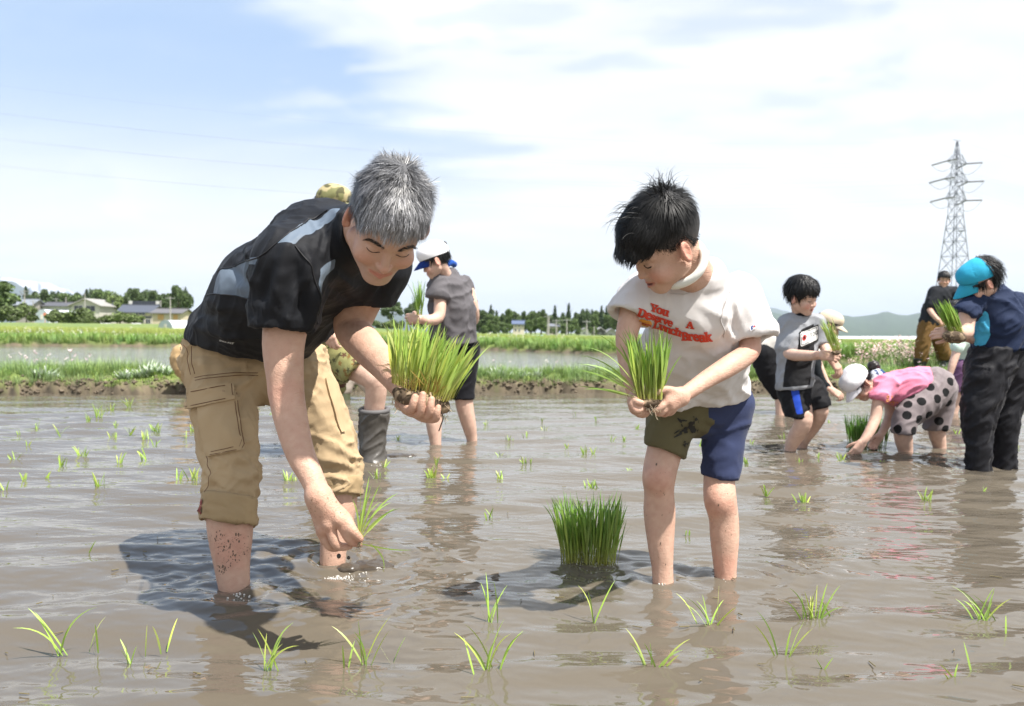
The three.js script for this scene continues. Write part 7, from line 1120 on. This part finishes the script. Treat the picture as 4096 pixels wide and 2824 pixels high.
// --- trees
const barkMat = std(C(0.07, 0.055, 0.04), 0.95), leafCard = new THREE.MeshPhysicalMaterial({ color: 0xffffff, vertexColors: true, roughness: 0.75, side: THREE.DoubleSide, transmission: 0.2, thickness: 0 });
function crownGeo(lobes, n, size, tint, seed) {
  reseed(seed); const pos = [], col = [], idx = [];
  for (let i = 0; i < n; i++) {
    const l = lobes[Math.floor(rnd() * lobes.length)], a = rr(0, 6.283), cz = rr(-1, 1), s = Math.sqrt(1 - cz * cz), r = Math.pow(rnd(), 0.33) * rr(0.85, 1.08);
    const c = new V3(l[0] + Math.cos(a) * s * l[3] * r, l[1] + cz * l[4] * r, l[2] + Math.sin(a) * s * l[3] * r), u = new V3(gauss(), gauss(), gauss()).normalize(), v = new V3(gauss(), gauss(), gauss()).cross(u).normalize(), k = size * rr(0.6, 1.3), t = rr(0.55, 1.5), b = pos.length / 3;
    for (const [p, q] of [[-1, -0.6], [1, -0.5], [0.7, 0.7], [-0.5, 0.9]]) { pos.push(c.x + (u.x * p + v.x * q) * k, c.y + (u.y * p + v.y * q) * k, c.z + (u.z * p + v.z * q) * k); col.push(tint[0] * t, tint[1] * t, tint[2] * t); } idx.push(b, b + 1, b + 2, b, b + 2, b + 3);
  }
  return geom(pos, idx, col);
}
const lobesRound = (n, seed) => { reseed(seed); const l = [[0, 0.62, 0, 0.30, 0.28]]; for (let i = 0; i < n; i++) { const a = rr(0, 6.283), h = rr(0.32, 0.9), w = 0.34 * Math.sin(Math.PI * clamp((h - 0.15) / 0.95)); l.push([Math.cos(a) * w, h, Math.sin(a) * w, rr(0.10, 0.20), rr(0.09, 0.15)]); } return l; };
const lobesCone = (seed) => { reseed(seed); const l = []; for (let i = 0; i < 26; i++) { const h = 0.12 + 0.86 * i / 26, w = 0.22 * (1.04 - h), a = i * 2.4; l.push([Math.cos(a) * w * 0.55, h, Math.sin(a) * w * 0.55, w * 0.7 + 0.015, 0.05]); } return l; };
// unit-size kinds: height 1
const trunkGeo = (h) => { const g = [bar(new V3(0, -0.08, 0), new V3(0.01, h, 0), 0.030, 7, 0.014)]; for (let i = 0; i < 5; i++) { const a = i * 1.3; g.push(bar(new V3(0, h * (0.45 + 0.1 * i), 0), new V3(Math.cos(a) * 0.2, h * (0.75 + 0.1 * i), Math.sin(a) * 0.2), 0.012, 5, 0.004)); } return mergeGeometries(g); };
const kinds = [
  { c: crownGeo(lobesRound(12, 3), 2025, 0.0375, [0.0798, 0.1232, 0.0392], 81), t: trunkGeo(0.6) }, { c: crownGeo(lobesRound(15, 4), 2295, 0.0350, [0.1087, 0.1668, 0.0448], 82), t: trunkGeo(0.6) },
  { c: crownGeo(lobesRound(9, 5), 1890, 0.0425, [0.1595, 0.2175, 0.0630], 83), t: trunkGeo(0.5) }, { c: crownGeo(lobesCone(6), 1755, 0.0325, [0.0522, 0.0899, 0.0392], 84), t: trunkGeo(0.9) },
  { c: crownGeo(lobesRound(18, 7), 3105, 0.0300, [0.0653, 0.1087, 0.0336], 85), t: trunkGeo(0.6) }, { c: crownGeo(lobesRound(14, 8).map((l) => [l[0] * 1.2, Math.max(0.1, (l[1] - 0.2) * 1.2), l[2] * 1.2, l[3] * 1.3, l[4] * 1.35]), 2565, 0.0500, [0.1087, 0.1522, 0.0420], 86), t: trunkGeo(0.35) },
];
// from photograph: left, right, top, bottom in px at depth d
function tree(kind, x0, x1, y0, y1, d, name, label, group) {
  const b = P((x0 + x1) / 2, y1, d), h = (y1 - y0) * perPx(d), wd = (x1 - x0) * perPx(d) / (kind === 3 ? 0.42 : kind === 5 ? 1.05 : 0.92), g = thing(name, label, kind === 5 ? 'bush' : 'tree', [b.x, b.y, b.z], group);
  mesh('trunk', kinds[kind].t, barkMat, g); mesh('crown', kinds[kind].c, leafCard, g); g.scale.set(wd, h, wd); g.rotation.y = rr(0, 6.3); return g;
}
{
  reseed(90); const L = 190;
  tree(1, -70, 38, 634, 730, 150, 'broadleaf_tree', 'big light green tree at the left edge of the picture'); tree(5, -30, 40, 690, 729, 145, 'bush', 'dark hedge under the big left-edge tree'); tree(5, 36, 84, 684, 729, 150, 'bush', 'rounded dark bush right of the left-edge tree');
  tree(5, 106, 160, 700, 737, 140, 'bush', 'left half of the long clipped shrub in front of the gabled house'); tree(5, 138, 206, 694, 738, 140, 'bush', 'right half of the long clipped shrub in front of the gabled house'); tree(5, 190, 216, 706, 738, 138, 'bush', 'narrow dark shrub right of the clipped one'); tree(5, 214, 252, 712, 739, 142, 'bush', 'low dark shrub between clipped shrub and pale tree');
  tree(2, 244, 300, 698, 741, 140, 'broadleaf_tree', 'pale green leafy tree in front of the dark-roofed house'); tree(2, 284, 326, 704, 741, 141, 'broadleaf_tree', 'smaller pale tree beside the dark-roofed house');
  tree(3, 46, 72, 648, 720, 260, 'conifer', 'pointed conifer above the grey roof on the left'); tree(3, 183, 208, 655, 720, 250, 'conifer', 'dark conifer behind the gabled house');
  tree(0, 376, 430, 643, 722, 210, 'broadleaf_tree', 'tall dark tree just left of the bending man'); tree(0, 284, 328, 650, 715, 230, 'broadleaf_tree', 'large round tree above the solar panels'); tree(0, 322, 374, 655, 715, 232, 'broadleaf_tree', 'broad round tree above the long shed'); tree(2, 236, 284, 652, 722, 225, 'broadleaf_tree', 'light green tree behind the dark-roofed house');
  for (let i = 0; i < 34; i++) { const x = 20 + i * 12.2 + rr(-4, 4), k = [0, 4, 0, 3, 4, 1][i % 6], top = 660 + 14 * Math.sin(i * 0.7) * 0.5 + rr(-5, 7) + (x < 90 ? 12 : 0); tree(k, x - (k === 3 ? 9 : 25), x + (k === 3 ? 9 : 25), top, 724, L + 90 + rr(-15, 25), 'forest_tree', 'tree in the dark wood behind the left-hand houses, ' + ordinal[i] + ' from the left', 'wood behind the left-hand houses'); }
  // middle
  tree(0, 860, 914, 680, 733, 210, 'broadleaf_tree', 'large dark tree left of the boy in the white and blue cap'); tree(0, 914, 946, 682, 734, 215, 'broadleaf_tree', 'dark tree directly behind the raised seedlings'); tree(2, 868, 892, 722, 748, 150, 'bush', 'small light bush in the middle field');
  for (const [i, [a, b, c]] of [[842, 872, 724], [866, 896, 722], [890, 915, 724], [935, 965, 722]].entries()) tree(5, a, b, c, 745, 185, 'bush', 'low green bush below the middle trees, ' + ordinal[i] + ' from the left', 'bushes below the middle trees');
  for (const [i, [x, t, b]] of [[1084, 700, 756], [1096, 703, 757], [1109, 690, 757], [1122, 702, 757], [1254, 691, 756], [1285, 686, 758], [1326, 699, 760], [1338, 700, 760], [1359, 692, 760], [1371, 692, 760]].entries()) tree(3, x - 9, x + 9, t, b, 262, 'conifer', 'pointed conifer in the wood between the two main figures, ' + ordinal[i] + ' from the left', 'conifers of the middle wood');
  for (let i = 0; i < 30; i++) { const x = 1070 + i * 11.6 + rr(-4, 4), k = [1, 0, 4, 1][i % 4]; tree(k, x - 17, x + 17, 703 + rr(-6, 8) + (x > 1230 && x < 1310 ? 10 : 0), 758, 255 + rr(-20, 25), 'forest_tree', 'round-topped tree in the wood between the two main figures, ' + ordinal[i] + ' from the left', 'wood between the two main figures'); }
  for (const [i, [a, b, c]] of [[1085, 1105, 735], [1112, 1130, 733], [1132, 1160, 730], [1184, 1215, 722], [1205, 1240, 716], [1240, 1262, 742], [1262, 1300, 732], [1296, 1316, 738], [1330, 1352, 738]].entries()) tree(1, a, b, c, 761, 215, 'broadleaf_tree', 'low tree at the foot of the middle wood, ' + ordinal[i] + ' from the left', 'trees at the foot of the middle wood');
}
// --- houses
function gableRoof(w, dp, rise, over, thick, along) {              // along 'x': ridge parallel to the picture; 'z': gable to the camera
  const a = along === 'x' ? dp : w, l = along === 'x' ? w : dp, h = a / 2 + over, s = new THREE.Shape(); s.moveTo(-h, -over * rise / (a / 2)); s.lineTo(0, rise); s.lineTo(h, -over * rise / (a / 2)); s.lineTo(h, -over * rise / (a / 2) + thick); s.lineTo(0, rise + thick); s.lineTo(-h, -over * rise / (a / 2) + thick); s.closePath();
  const g = new THREE.ExtrudeGeometry(s, { depth: l + over * 2, bevelEnabled: false }); g.translate(0, 0, -(l / 2 + over)); if (along === 'x') g.rotateY(Math.PI / 2); return g;
}
function gableWall(w, dp, h, rise, along) { const a = along === 'x' ? dp : w, l = along === 'x' ? w : dp, s = new THREE.Shape(); s.moveTo(-a / 2, 0); s.lineTo(a / 2, 0); s.lineTo(a / 2, h); s.lineTo(0, h + rise - 0.02); s.lineTo(-a / 2, h); s.closePath(); const g = new THREE.ExtrudeGeometry(s, { depth: l, bevelEnabled: false }); g.translate(0, 0, -l / 2); if (along === 'x') g.rotateY(Math.PI / 2); return g; }
const glass = new THREE.MeshPhysicalMaterial({ color: C(0.03, 0.035, 0.045), roughness: 0.08 }), frameMat = std(C(0.5, 0.5, 0.5), 0.5);
function house(label, x0, x1, yr, ye, yb, d, { dp = 7, along = 'x', wall = [0.55, 0.52, 0.46], roof = [0.08, 0.09, 0.11], wins = [], over = 0.6, name = 'house' } = {}) {
  const b = P((x0 + x1) / 2, yb, d), k = perPx(d), w = (x1 - x0) * k, h = (yb - ye) * k, rise = (ye - yr) * k, g = thing(name, label, 'building', [b.x, b.y - 0.4, b.z - dp / 2]);
  mesh('wall', gableWall(w, dp, h + 0.4, rise, along), std(C(...wall), 0.9), g); const r = mesh('roof', gableRoof(w, dp, rise, over, 0.22, along), std(C(...roof), 0.6), g); r.position.y = h + 0.4;
  if (along === 'x') { const rg = mesh('ridge_cap', boxAt(w + over * 2, 0.3, 0.4, 0, rise + 0.25, 0), std(C(...roof.map((q) => q * 0.8)), 0.6), r); for (let i = 0; i < 0; i++) rg; }
  for (const [a, c, e, f, col] of wins) { const wx = ((a + c) / 2 - (x0 + x1) / 2) * k, wy = (yb - (e + f) / 2) * k + 0.4, ww = (c - a) * k, wh = (f - e) * k, win = mesh(col ? 'shutter' : 'window', boxAt(ww, wh, 0.12, wx, wy, dp / 2 + 0.02), col ? std(C(...col), 0.8) : frameMat, g); if (!col) for (const s of [-1, 1]) mesh('pane', boxAt(ww / 2 - 0.12, wh - 0.16, 0.06, wx + s * ww / 4, wy, dp / 2 + 0.075), glass, win); }
  return g;
}
house('white gabled house with two wide windows behind the clipped shrub', 162, 225, 676, 690, 737, 215, { along: 'z', dp: 9, wall: [0.52, 0.50, 0.45], roof: [0.30, 0.29, 0.27], over: 0.7, wins: [[168, 188, 691, 704], [195, 215, 691, 704], [170, 186, 714, 728], [197, 214, 714, 728]] });
house('house with grey hipped roof on the left, above the bushes', 36, 70, 677, 689, 730, 230, { wall: [0.3, 0.28, 0.26], roof: [0.20, 0.22, 0.25] });
house('long low building with dark roof and white fascia left of the gabled house', 96, 160, 684, 692, 734, 235, { wall: [0.45, 0.45, 0.45], roof: [0.09, 0.09, 0.10], wins: [[112, 156, 692, 694.5, [0.75, 0.76, 0.78]], [106, 118, 699, 705], [124, 136, 699, 706], [142, 154, 699, 706]] });
house('dark-roofed wing right of the gabled house with pink balcony', 222, 250, 680, 692, 737, 222, { wall: [0.36, 0.33, 0.30], roof: [0.07, 0.075, 0.09], wins: [[222, 252, 704, 709, [0.42, 0.16, 0.12]], [226, 236, 695, 702], [228, 240, 713, 726]] });
const solarHouse = house('large dark blue roofed house carrying solar panels', 268, 343, 690, 705, 737, 215, { wall: [0.42, 0.38, 0.32], roof: [0.075, 0.085, 0.11], wins: [[314, 328, 706, 712], [330, 340, 706, 713, [0.55, 0.50, 0.36]], [300, 312, 707, 713], [308, 343, 715, 719, [0.08, 0.09, 0.115]], [314, 326, 721, 730], [330, 340, 721, 732]] });
{ const k = perPx(215), rack = []; for (let i = 0; i < 10; i++) { const p = boxAt(0.62, 1.25, 0.06, -2.3 + i * 0.68, (737 - 687) * k + 0.7, 0); p.rotateX(-0.02); mesh('solar_panel', p, new THREE.MeshPhysicalMaterial({ color: C(0.03, 0.035, 0.05), roughness: 0.2 }), solarHouse); } mesh('panel_rack', boxAt(7.6, 0.1, 0.1, 0.6, (737 - 691.5) * k + 0.45, 0.1), frameMat, solarHouse); for (const x of [-2.9, 4.5]) mesh('end_screen', boxAt(1.0, 1.25, 0.06, x, (737 - 687) * k + 0.7, 0), std(C(0.55, 0.54, 0.52), 0.7), solarHouse); }
house('long cream shed with tiled roof and orange shutters', 345, 408, 699, 708, 737, 190, { name: 'shed', wall: [0.50, 0.43, 0.32], roof: [0.13, 0.125, 0.13], wins: [[357, 370, 711, 723, [0.50, 0.30, 0.13]], [392, 402, 711, 723, [0.50, 0.30, 0.13]], [374, 386, 711, 722, [0.46, 0.42, 0.34]]] });
house('two-storey cream house with blue roof among the middle trees', 1160, 1185, 726, 733, 753, 235, { wall: [0.60, 0.54, 0.44], roof: [0.09, 0.12, 0.20], dp: 8, over: 0.5, wins: [[1164, 1168, 735, 739], [1171, 1176, 735, 739], [1172, 1176, 743, 750], [1179, 1183, 735, 739], [1163, 1168, 743, 749]] });
house('grey-roofed house by the twin poles in the middle', 1236, 1262, 733, 738, 756, 240, { wall: [0.46, 0.42, 0.36], roof: [0.16, 0.17, 0.20], wins: [[1240, 1247, 741, 746], [1251, 1258, 741, 746]] });
house('small white gabled house right of the middle poles', 1311, 1336, 742, 750, 762, 235, { along: 'z', wall: [0.66, 0.66, 0.64], roof: [0.22, 0.22, 0.22], wins: [[1318, 1323, 751, 756]] });
house('dark steep-roofed house beside the white boy\'s sleeve', 1346, 1370, 741, 751, 763, 240, { along: 'z', wall: [0.10, 0.10, 0.10], roof: [0.30, 0.30, 0.30], wins: [[1354, 1360, 752, 757]] });
house('grey gabled house at the right end of the middle wood', 1370, 1393, 744, 752, 763, 240, { along: 'z', wall: [0.42, 0.42, 0.42], roof: [0.24, 0.24, 0.25], wins: [[1377, 1384, 754, 759]] });
house('low pale shed below the middle trees', 968, 985, 735, 738, 746, 200, { name: 'shed', wall: [0.5, 0.47, 0.44], roof: [0.4, 0.38, 0.38], dp: 4, over: 0.3 }); 
// --- arched film greenhouses
const filmMat = new THREE.MeshPhysicalMaterial({ color: C(0.62, 0.66, 0.70), roughness: 0.35, side: THREE.DoubleSide }), ribMat = std(C(0.4, 0.42, 0.44), 0.5);
function arch(label, x0, x1, yt, yb, d, len, { turn = 0, color, ribs = 8, door = true, name = 'greenhouse' } = {}) {
  const k = perPx(d), w = (x1 - x0) * k, h = (yb - yt) * k, b = P((x0 + x1) / 2, yb, d), g = thing(name, label, 'greenhouse', [b.x, b.y - 0.15, b.z]), n = 20, pos = [], idx = []; g.rotation.y = turn; const mat = color ? std(C(...color), 0.5) : filmMat, at = (t) => [-Math.cos(t) * w / 2, Math.pow(Math.sin(t), 0.75) * h];
  for (let j = 0; j <= 1; j++) for (let i = 0; i <= n; i++) { const [x, y] = at(Math.PI * i / n); pos.push(x, y, -j * len); } for (let i = 0; i < n; i++) idx.push(i, i + 1, i + n + 1, i + n + 1, i + 1, i + n + 2); mesh('film_roof', geom(pos, idx), mat, g);
  const s = new THREE.Shape(); for (let i = 0; i <= n; i++) { const [x, y] = at(Math.PI * i / n); if (i) s.lineTo(x, y); else s.moveTo(x, y); } mesh('end_wall', new THREE.ShapeGeometry(s), color ? std(C(0.10, 0.12, 0.13), 0.8) : std(C(0.42, 0.48, 0.53), 0.5), g);
  for (let j = 0; j <= ribs; j++) { const l = []; for (let i = 0; i <= 12; i++) { const [x, y] = at(Math.PI * i / 12); l.push(new V3(x * 1.006, y * 1.006 + 0.01, -len * j / ribs)); } mesh('hoop', tube(l, 0.035, 4, 16), ribMat, g); }
  if (door) mesh('door', boxAt(w * 0.16, h * 0.34, 0.06, 0, h * 0.48, 0.05), std(C(0.70, 0.66, 0.60), 0.7), g); return g;
}
arch('arched film greenhouse at the end of the barley, left of the bending man', 345, 403, 721, 746, 105, 24, { turn: -0.62 });
arch('grey arched greenhouse between the left bushes', 76, 113, 698, 731, 190, 14, { turn: -0.2 });
arch('turquoise tarpaulin tunnel in front of the middle wood', 1184, 1212, 756, 766, 130, 5, { turn: -0.4, color: [0.10, 0.40, 0.38], door: false, ribs: 3 });
for (let i = 0; i < 7; i++) arch('low film tunnel in the long row across the middle field, ' + ordinal[i] + ' from the left', 1206 + i * 28, 1236 + i * 28, 759.5, 769, 150 + i * 0.7, 6, { door: false, ribs: 3, turn: 1.45, name: 'film_tunnel' });
for (let i = 0; i < 9; i++) arch('film greenhouse in the long row below the right-hand hills, ' + ordinal[i] + ' from the left', 1868 + i * 38, 1912 + i * 38, 759.5, 778, 175 + i * 1.1, 9, { door: false, ribs: 4, turn: 1.35, name: 'film_tunnel' });
arch('film greenhouse showing under the white shirt\'s sleeve', 1700, 1722, 753, 770, 160, 9, { door: false, ribs: 4, turn: 0.4 });
// --- low walls, tarps, sign
{ const w = (l, x0, x1, y0, y1, d, c, name, cat) => { const a = P(x0, y1, d), b = P(x1, y1, d), h = (y1 - y0) * perPx(d), g = new THREE.BoxGeometry(a.distanceTo(b), h + 0.3, 0.5, 8, 3, 2), p = g.attributes.position; for (let i = 0; i < p.count; i++) p.setXYZ(i, p.getX(i) + (hash3(i, 1, 2) - 0.5) * 0.12, p.getY(i) + (hash3(i, 3, 2) - 0.5) * 0.14, p.getZ(i) + (hash3(i, 5, 2) - 0.5) * 0.1); g.computeVertexNormals(); const m = mesh(name, g, std(C(...c), 0.9)); m.position.set((a.x + b.x) / 2, a.y + h / 2 - 0.15, (a.z + b.z) / 2); return tag(m, l, cat); };
  w('low brown earth wall at the far edge of the barley', 261, 344, 737, 744, 128, [0.17, 0.11, 0.08], 'garden_wall', 'wall'); w('white tarpaulin heap by the pale tree, left one', 228, 248, 731, 739, 132, [0.72, 0.72, 0.72], 'tarpaulin_heap', 'tarpaulin'); w('white tarpaulin heap by the brown wall, right one', 299, 318, 731, 739, 130, [0.74, 0.74, 0.74], 'tarpaulin_heap', 'tarpaulin'); w('heap of dry straw below the clipped shrub', 130, 150, 742, 746, 100, [0.55, 0.40, 0.16], 'straw_heap', 'straw');
  const k = perPx(150), p = P(102, 735, 150), s = thing('road_sign', 'round orange road sign on a thin post by the lane', 'sign', [p.x, p.y - 0.3, p.z]); mesh('post', bar(new V3(0, 0, 0), new V3(0, 25 * k + 0.3, 0), 0.05, 6), std(C(0.55, 0.24, 0.16), 0.6), s); const disc = new THREE.CylinderGeometry(0.34, 0.34, 0.05, 20); disc.rotateX(Math.PI / 2); disc.translate(0, 24 * k + 0.3, 0.06); mesh('disc', disc, std(C(0.62, 0.22, 0.14), 0.5), s); }
// --- poles
{ const pole = (x, y0, y1, d, arm, label) => { const b = P(x, y1, d), h = (y1 - y0) * perPx(d), g = thing('utility_pole', label, 'utility pole', [b.x, b.y - 0.5, b.z]); mesh('post', bar(new V3(0, 0, 0), new V3(0, h + 0.5, 0), 0.16, 8, 0.11), std(C(0.34, 0.32, 0.30), 0.85), g); if (arm) for (let i = 0; i < arm; i++) mesh('crossarm', boxAt(1.9, 0.12, 0.12, 0, h + 0.2 - i * 0.7, 0.1), std(C(0.3, 0.3, 0.3), 0.7), g); };
  pole(55.6, 656, 700, 185, 2, 'utility pole with crossarms in front of the left conifer'); pole(75, 679, 712, 215, 1, 'utility pole left of the grey arched greenhouse'); pole(127, 674, 700, 240, 1, 'thin pole above the long low building'); pole(149, 672, 700, 238, 0, 'pale pole right of the thin one'); pole(192, 664, 737, 205, 0, 'flagpole-like pale post in front of the gabled house'); pole(385, 671, 740, 165, 1, 'tall pole in front of the cream shed'); pole(357, 680, 715, 225, 0, 'left of two poles above the cream shed'); pole(363.5, 679, 715, 225, 0, 'right of two poles above the cream shed');
  pole(1238, 713, 757, 200, 1, 'left of the twin poles in the middle wood'); pole(1241, 716, 757, 202, 0, 'right of the twin poles in the middle wood'); pole(1257, 722, 766, 180, 2, 'pole with two crossarms behind the low tunnels'); pole(1281, 721, 763, 185, 1, 'pole between the two middle conifers'); pole(1326, 724, 768, 170, 1, 'pole in front of the small white house'); pole(1343, 738, 763, 200, 0, 'short pole right of the small white house'); }
// --- lattice pylon and its wires
{
  const d = 240, base = P(2153, 776, d), k = perPx(d), yaw = 0.42, g = thing('lattice_pylon', 'tall steel lattice pylon with three pairs of arms on the right', 'pylon', [base.x, 0, base.z]), mat = std(C(0.17, 0.18, 0.22), 0.6); g.rotation.y = yaw;
  const H = P(2157, 320, d).y, half = (y) => { const t = y / H; return t < 0.62 ? lerp(4.7, 1.5, t / 0.62) : t < 0.86 ? lerp(1.5, 1.0, (t - 0.62) / 0.24) : lerp(1.0, 0.10, (t - 0.86) / 0.14); };
  const lv = [0, 0.13, 0.24, 0.335, 0.42, 0.495, 0.56, 0.62, 0.68, 0.735, 0.79, 0.83, 0.87, 0.91, 0.955, 0.995].map((t) => t * H), cn = (y, i) => { const h = half(y); return new V3([-h, h, h, -h][i], y, [-h, -h, h, h][i]); };
  for (let i = 0; i < 4; i++) { const l = []; for (let j = 0; j + 1 < lv.length; j++) l.push(bar(cn(lv[j], i), cn(lv[j + 1], i), j < 7 ? 0.14 : 0.10, 4)); mesh('leg', mergeGeometries(l), mat, g); }
  for (let j = 0; j + 1 < lv.length; j++) { const l = []; for (let i = 0; i < 4; i++) { const a = i, b = (i + 1) % 4, r = j < 7 ? 0.075 : 0.06; l.push(bar(cn(lv[j], a), cn(lv[j + 1], b), r, 3), bar(cn(lv[j], b), cn(lv[j + 1], a), r, 3), bar(cn(lv[j + 1], a), cn(lv[j + 1], b), r, 3)); } mesh('bracing', mergeGeometries(l), mat, g); }
  const ins = std(C(0.16, 0.15, 0.15), 0.4), wire = std(C(0.16, 0.16, 0.17), 0.6), ends = [];
  for (const [y, reach] of [[0.885, 4.3], [0.795, 5.2], [0.70, 4.6]]) for (const s of [-1, 1]) {
    const Y = y * H, h = half(Y), tip = new V3(s * reach, Y + 0.3, 0), l = []; for (const z of [-h, h]) l.push(bar(new V3(s * h, Y, z), tip, 0.10, 4), bar(new V3(s * h, Y + 2.6, z), tip, 0.09, 4), bar(new V3(s * (h + reach) / 2, Y + 0.15, z / 2), new V3(s * h, Y + 2.6, z), 0.06, 3)); mesh('crossarm', mergeGeometries(l), mat, g);
    for (const q of [-1, 1]) { const far = tip.clone().add(new V3(s * 1.2 + q * -0.6, -0.5, q * 4.6)); mesh('insulator', bar(tip, far, 0.20, 6), ins, g); ends.push([far.clone(), q, s]); }
    const j = []; for (let i = 0; i <= 10; i++) { const t = i / 10; j.push(tip.clone().add(new V3(s * 1.0, -0.5 - 2.6 * Math.sin(Math.PI * t), lerp(-4.4, 4.4, t)))); } mesh('jumper', tube(j, 0.05, 4), wire, g);
  }
  mesh('working_platform', boxAt(1.8, 0.15, 1.8, 2.9, 0.55 * H, 0), mat, g); mesh('peak_arm', bar(new V3(-1.6, H, 0), new V3(1.6, H, 0), 0.08, 4), mat, g);
  g.updateMatrixWorld(true); const lv2 = ['upper', 'upper', 'upper', 'upper', 'middle', 'middle', 'middle', 'middle', 'lower', 'lower', 'lower', 'lower', 'topmost', 'topmost']; let wi = 0;
  for (const [p, q, s] of [...ends, [new V3(0, H, 0), 1, 0], [new V3(0, H, 0), -1, 0]]) {
    const a = p.clone().applyMatrix4(g.matrixWorld), dir = q > 0 ? new V3(-0.96, 0, 0.26) : new V3(0.9, 0, -0.42), b = a.clone().addScaledVector(dir.normalize(), 330), l = []; for (let i = 0; i <= 18; i++) { const t = i / 18; l.push(a.clone().lerp(b, t).add(new V3(0, -9 * 4 * t * (1 - t), 0))); }
    tag(mesh('power_line', tube(l, 0.010, 4, 40), wire), 'thin power line running to the ' + (q > 0 ? 'left' : 'right') + ' from the pylon\'s ' + lv2[wi] + (s ? (s > 0 ? ' right-hand arm' : ' left-hand arm') : ' peak'), 'power line', 'power lines of the pylon ' + (q > 0 ? 'to the left' : 'to the right')); wi++;
  }
}
// ---------------------------------------------------------------- flowers on the banks
{
  reseed(99);
  const whiteTuft = (n) => { const o = { pos: [], idx: [], col: [] }; for (let i = 0; i < n; i++) { const a = rr(0, 6.283), w = rnd() < 0.6; blade(o, gauss() * 0.09, 0, gauss() * 0.07, a, rr(0.2, 1.0), rr(0.10, 0.20), w ? 0.022 : 0.014, 3, rr(0.2, 0.9), [0.12, 0.22, 0.05], w ? [0.80, 0.84, 0.78] : [0.26, 0.42, 0.12]); } return geom(o.pos, o.idx, o.col); };
  const place = [[98, 842, 1.0], [118, 844, 0.8], [346, 838, 1.1], [322, 842, 0.9], [285, 846, 0.8], [372, 842, 0.8], [1130, 850, 0.9], [1180, 848, 0.8], [1212, 852, 0.8], [1985, 830, 0.8], [2040, 838, 0.9], [1745, 835, 0.8]];
  place.forEach(([x, y, s], i) => { let p = W(x, y + 14, 0.2); const d = clamp(-p.z, frontD(p.x / -p.z) + 0.35, backD(p.x / -p.z) - 0.25), X = p.x / -p.z * d, m = mesh('white_flower_clump', whiteTuft(90), leafVC); m.position.set(X, groundY(X, d) - 0.01, -d); m.scale.setScalar(s); tag(m, 'clump of white-leaved flowers on the near bank, ' + ordinal[[...place].sort((a, b) => a[0] - b[0]).findIndex((q) => q[0] === x)] + ' from the left', 'flowers', 'white flower clumps on the near bank'); });
  const flowerHead = (c) => { const o = { pos: [], idx: [], col: [] }; for (let k = 0; k < 7; k++) { const a = k * 0.9; blade(o, Math.cos(a) * 0.012, 0.30 + rr(-0.05, 0.02), Math.sin(a) * 0.012, a, 1.0, 0.035, 0.026, 2, 0.5, c, c.map((q) => q * 1.1)); } blade(o, 0, 0, 0, 1, 0.05, 0.31, 0.006, 3, 0.1, [0.12, 0.2, 0.05], [0.2, 0.3, 0.08]); blade(o, 0, 0, 0, 4, 0.3, 0.2, 0.014, 3, 0.5, [0.12, 0.2, 0.05], [0.25, 0.4, 0.1]); return geom(o.pos, o.idx, o.col); };
  const S1 = [], S2 = [], S3 = [];
  for (let i = 0; i < 900; i++) { const t = rr(0.30, 0.66), f = frontD(t), b = backD(t), d = b - 0.05 - Math.pow(rnd(), 1.6) * 1.5, x = t * d; if (fbm3(x * 1.3, d * 1.3, 4, 3) < 0.46) continue; S1.push([x, groundY(x, d), -d, rr(0.9, 1.5), rr(0, 6.3), [1, rr(0.85, 1.05), rr(0.85, 1.05)]]); }
  for (let i = 0; i < 900; i++) { const t = rr(-0.75, 0.7), D = farD(t), d = D + 0.5 + rnd() * 2.8, x = t * d; if (fbm3(x * 0.35 + 3, d * 0.5, 6, 3) < 0.53) continue; S2.push([x, groundY(x, d), -d, rr(0.9, 1.5), rr(0, 6.3), [rr(0.9, 1.1), rr(0.9, 1.1), rr(0.9, 1.1)]]); }
  for (let i = 0; i < 120; i++) { const t = rr(-0.7, 0.66), f = frontD(t), b = backD(t), d = lerp(f + 0.35, b - 0.1, rnd()), x = t * d; if (fbm3(x * 0.9, d * 0.9, 9, 3) < 0.5) continue; S3.push([x, groundY(x, d), -d, rr(0.5, 0.85), rr(0, 6.3), [1, rr(0.9, 1.2), 1]]); }
  scatter('pink_flowers', flowerHead([0.80, 0.62, 0.60]), leafVC, S1, 'pale pink flowers along the right-hand bank'); scatter('shore_flowers', flowerHead([0.80, 0.78, 0.72]), leafVC, S2, 'white flowers along the far shore'); scatter('bank_flowers', flowerHead([0.76, 0.58, 0.62]), leafVC, S3, 'scattered pink flowers on the near bank');
}
scene.fog = new THREE.FogExp2(C(0.72, 0.83, 0.96), 0.00005);

renderer.render(scene, camera);
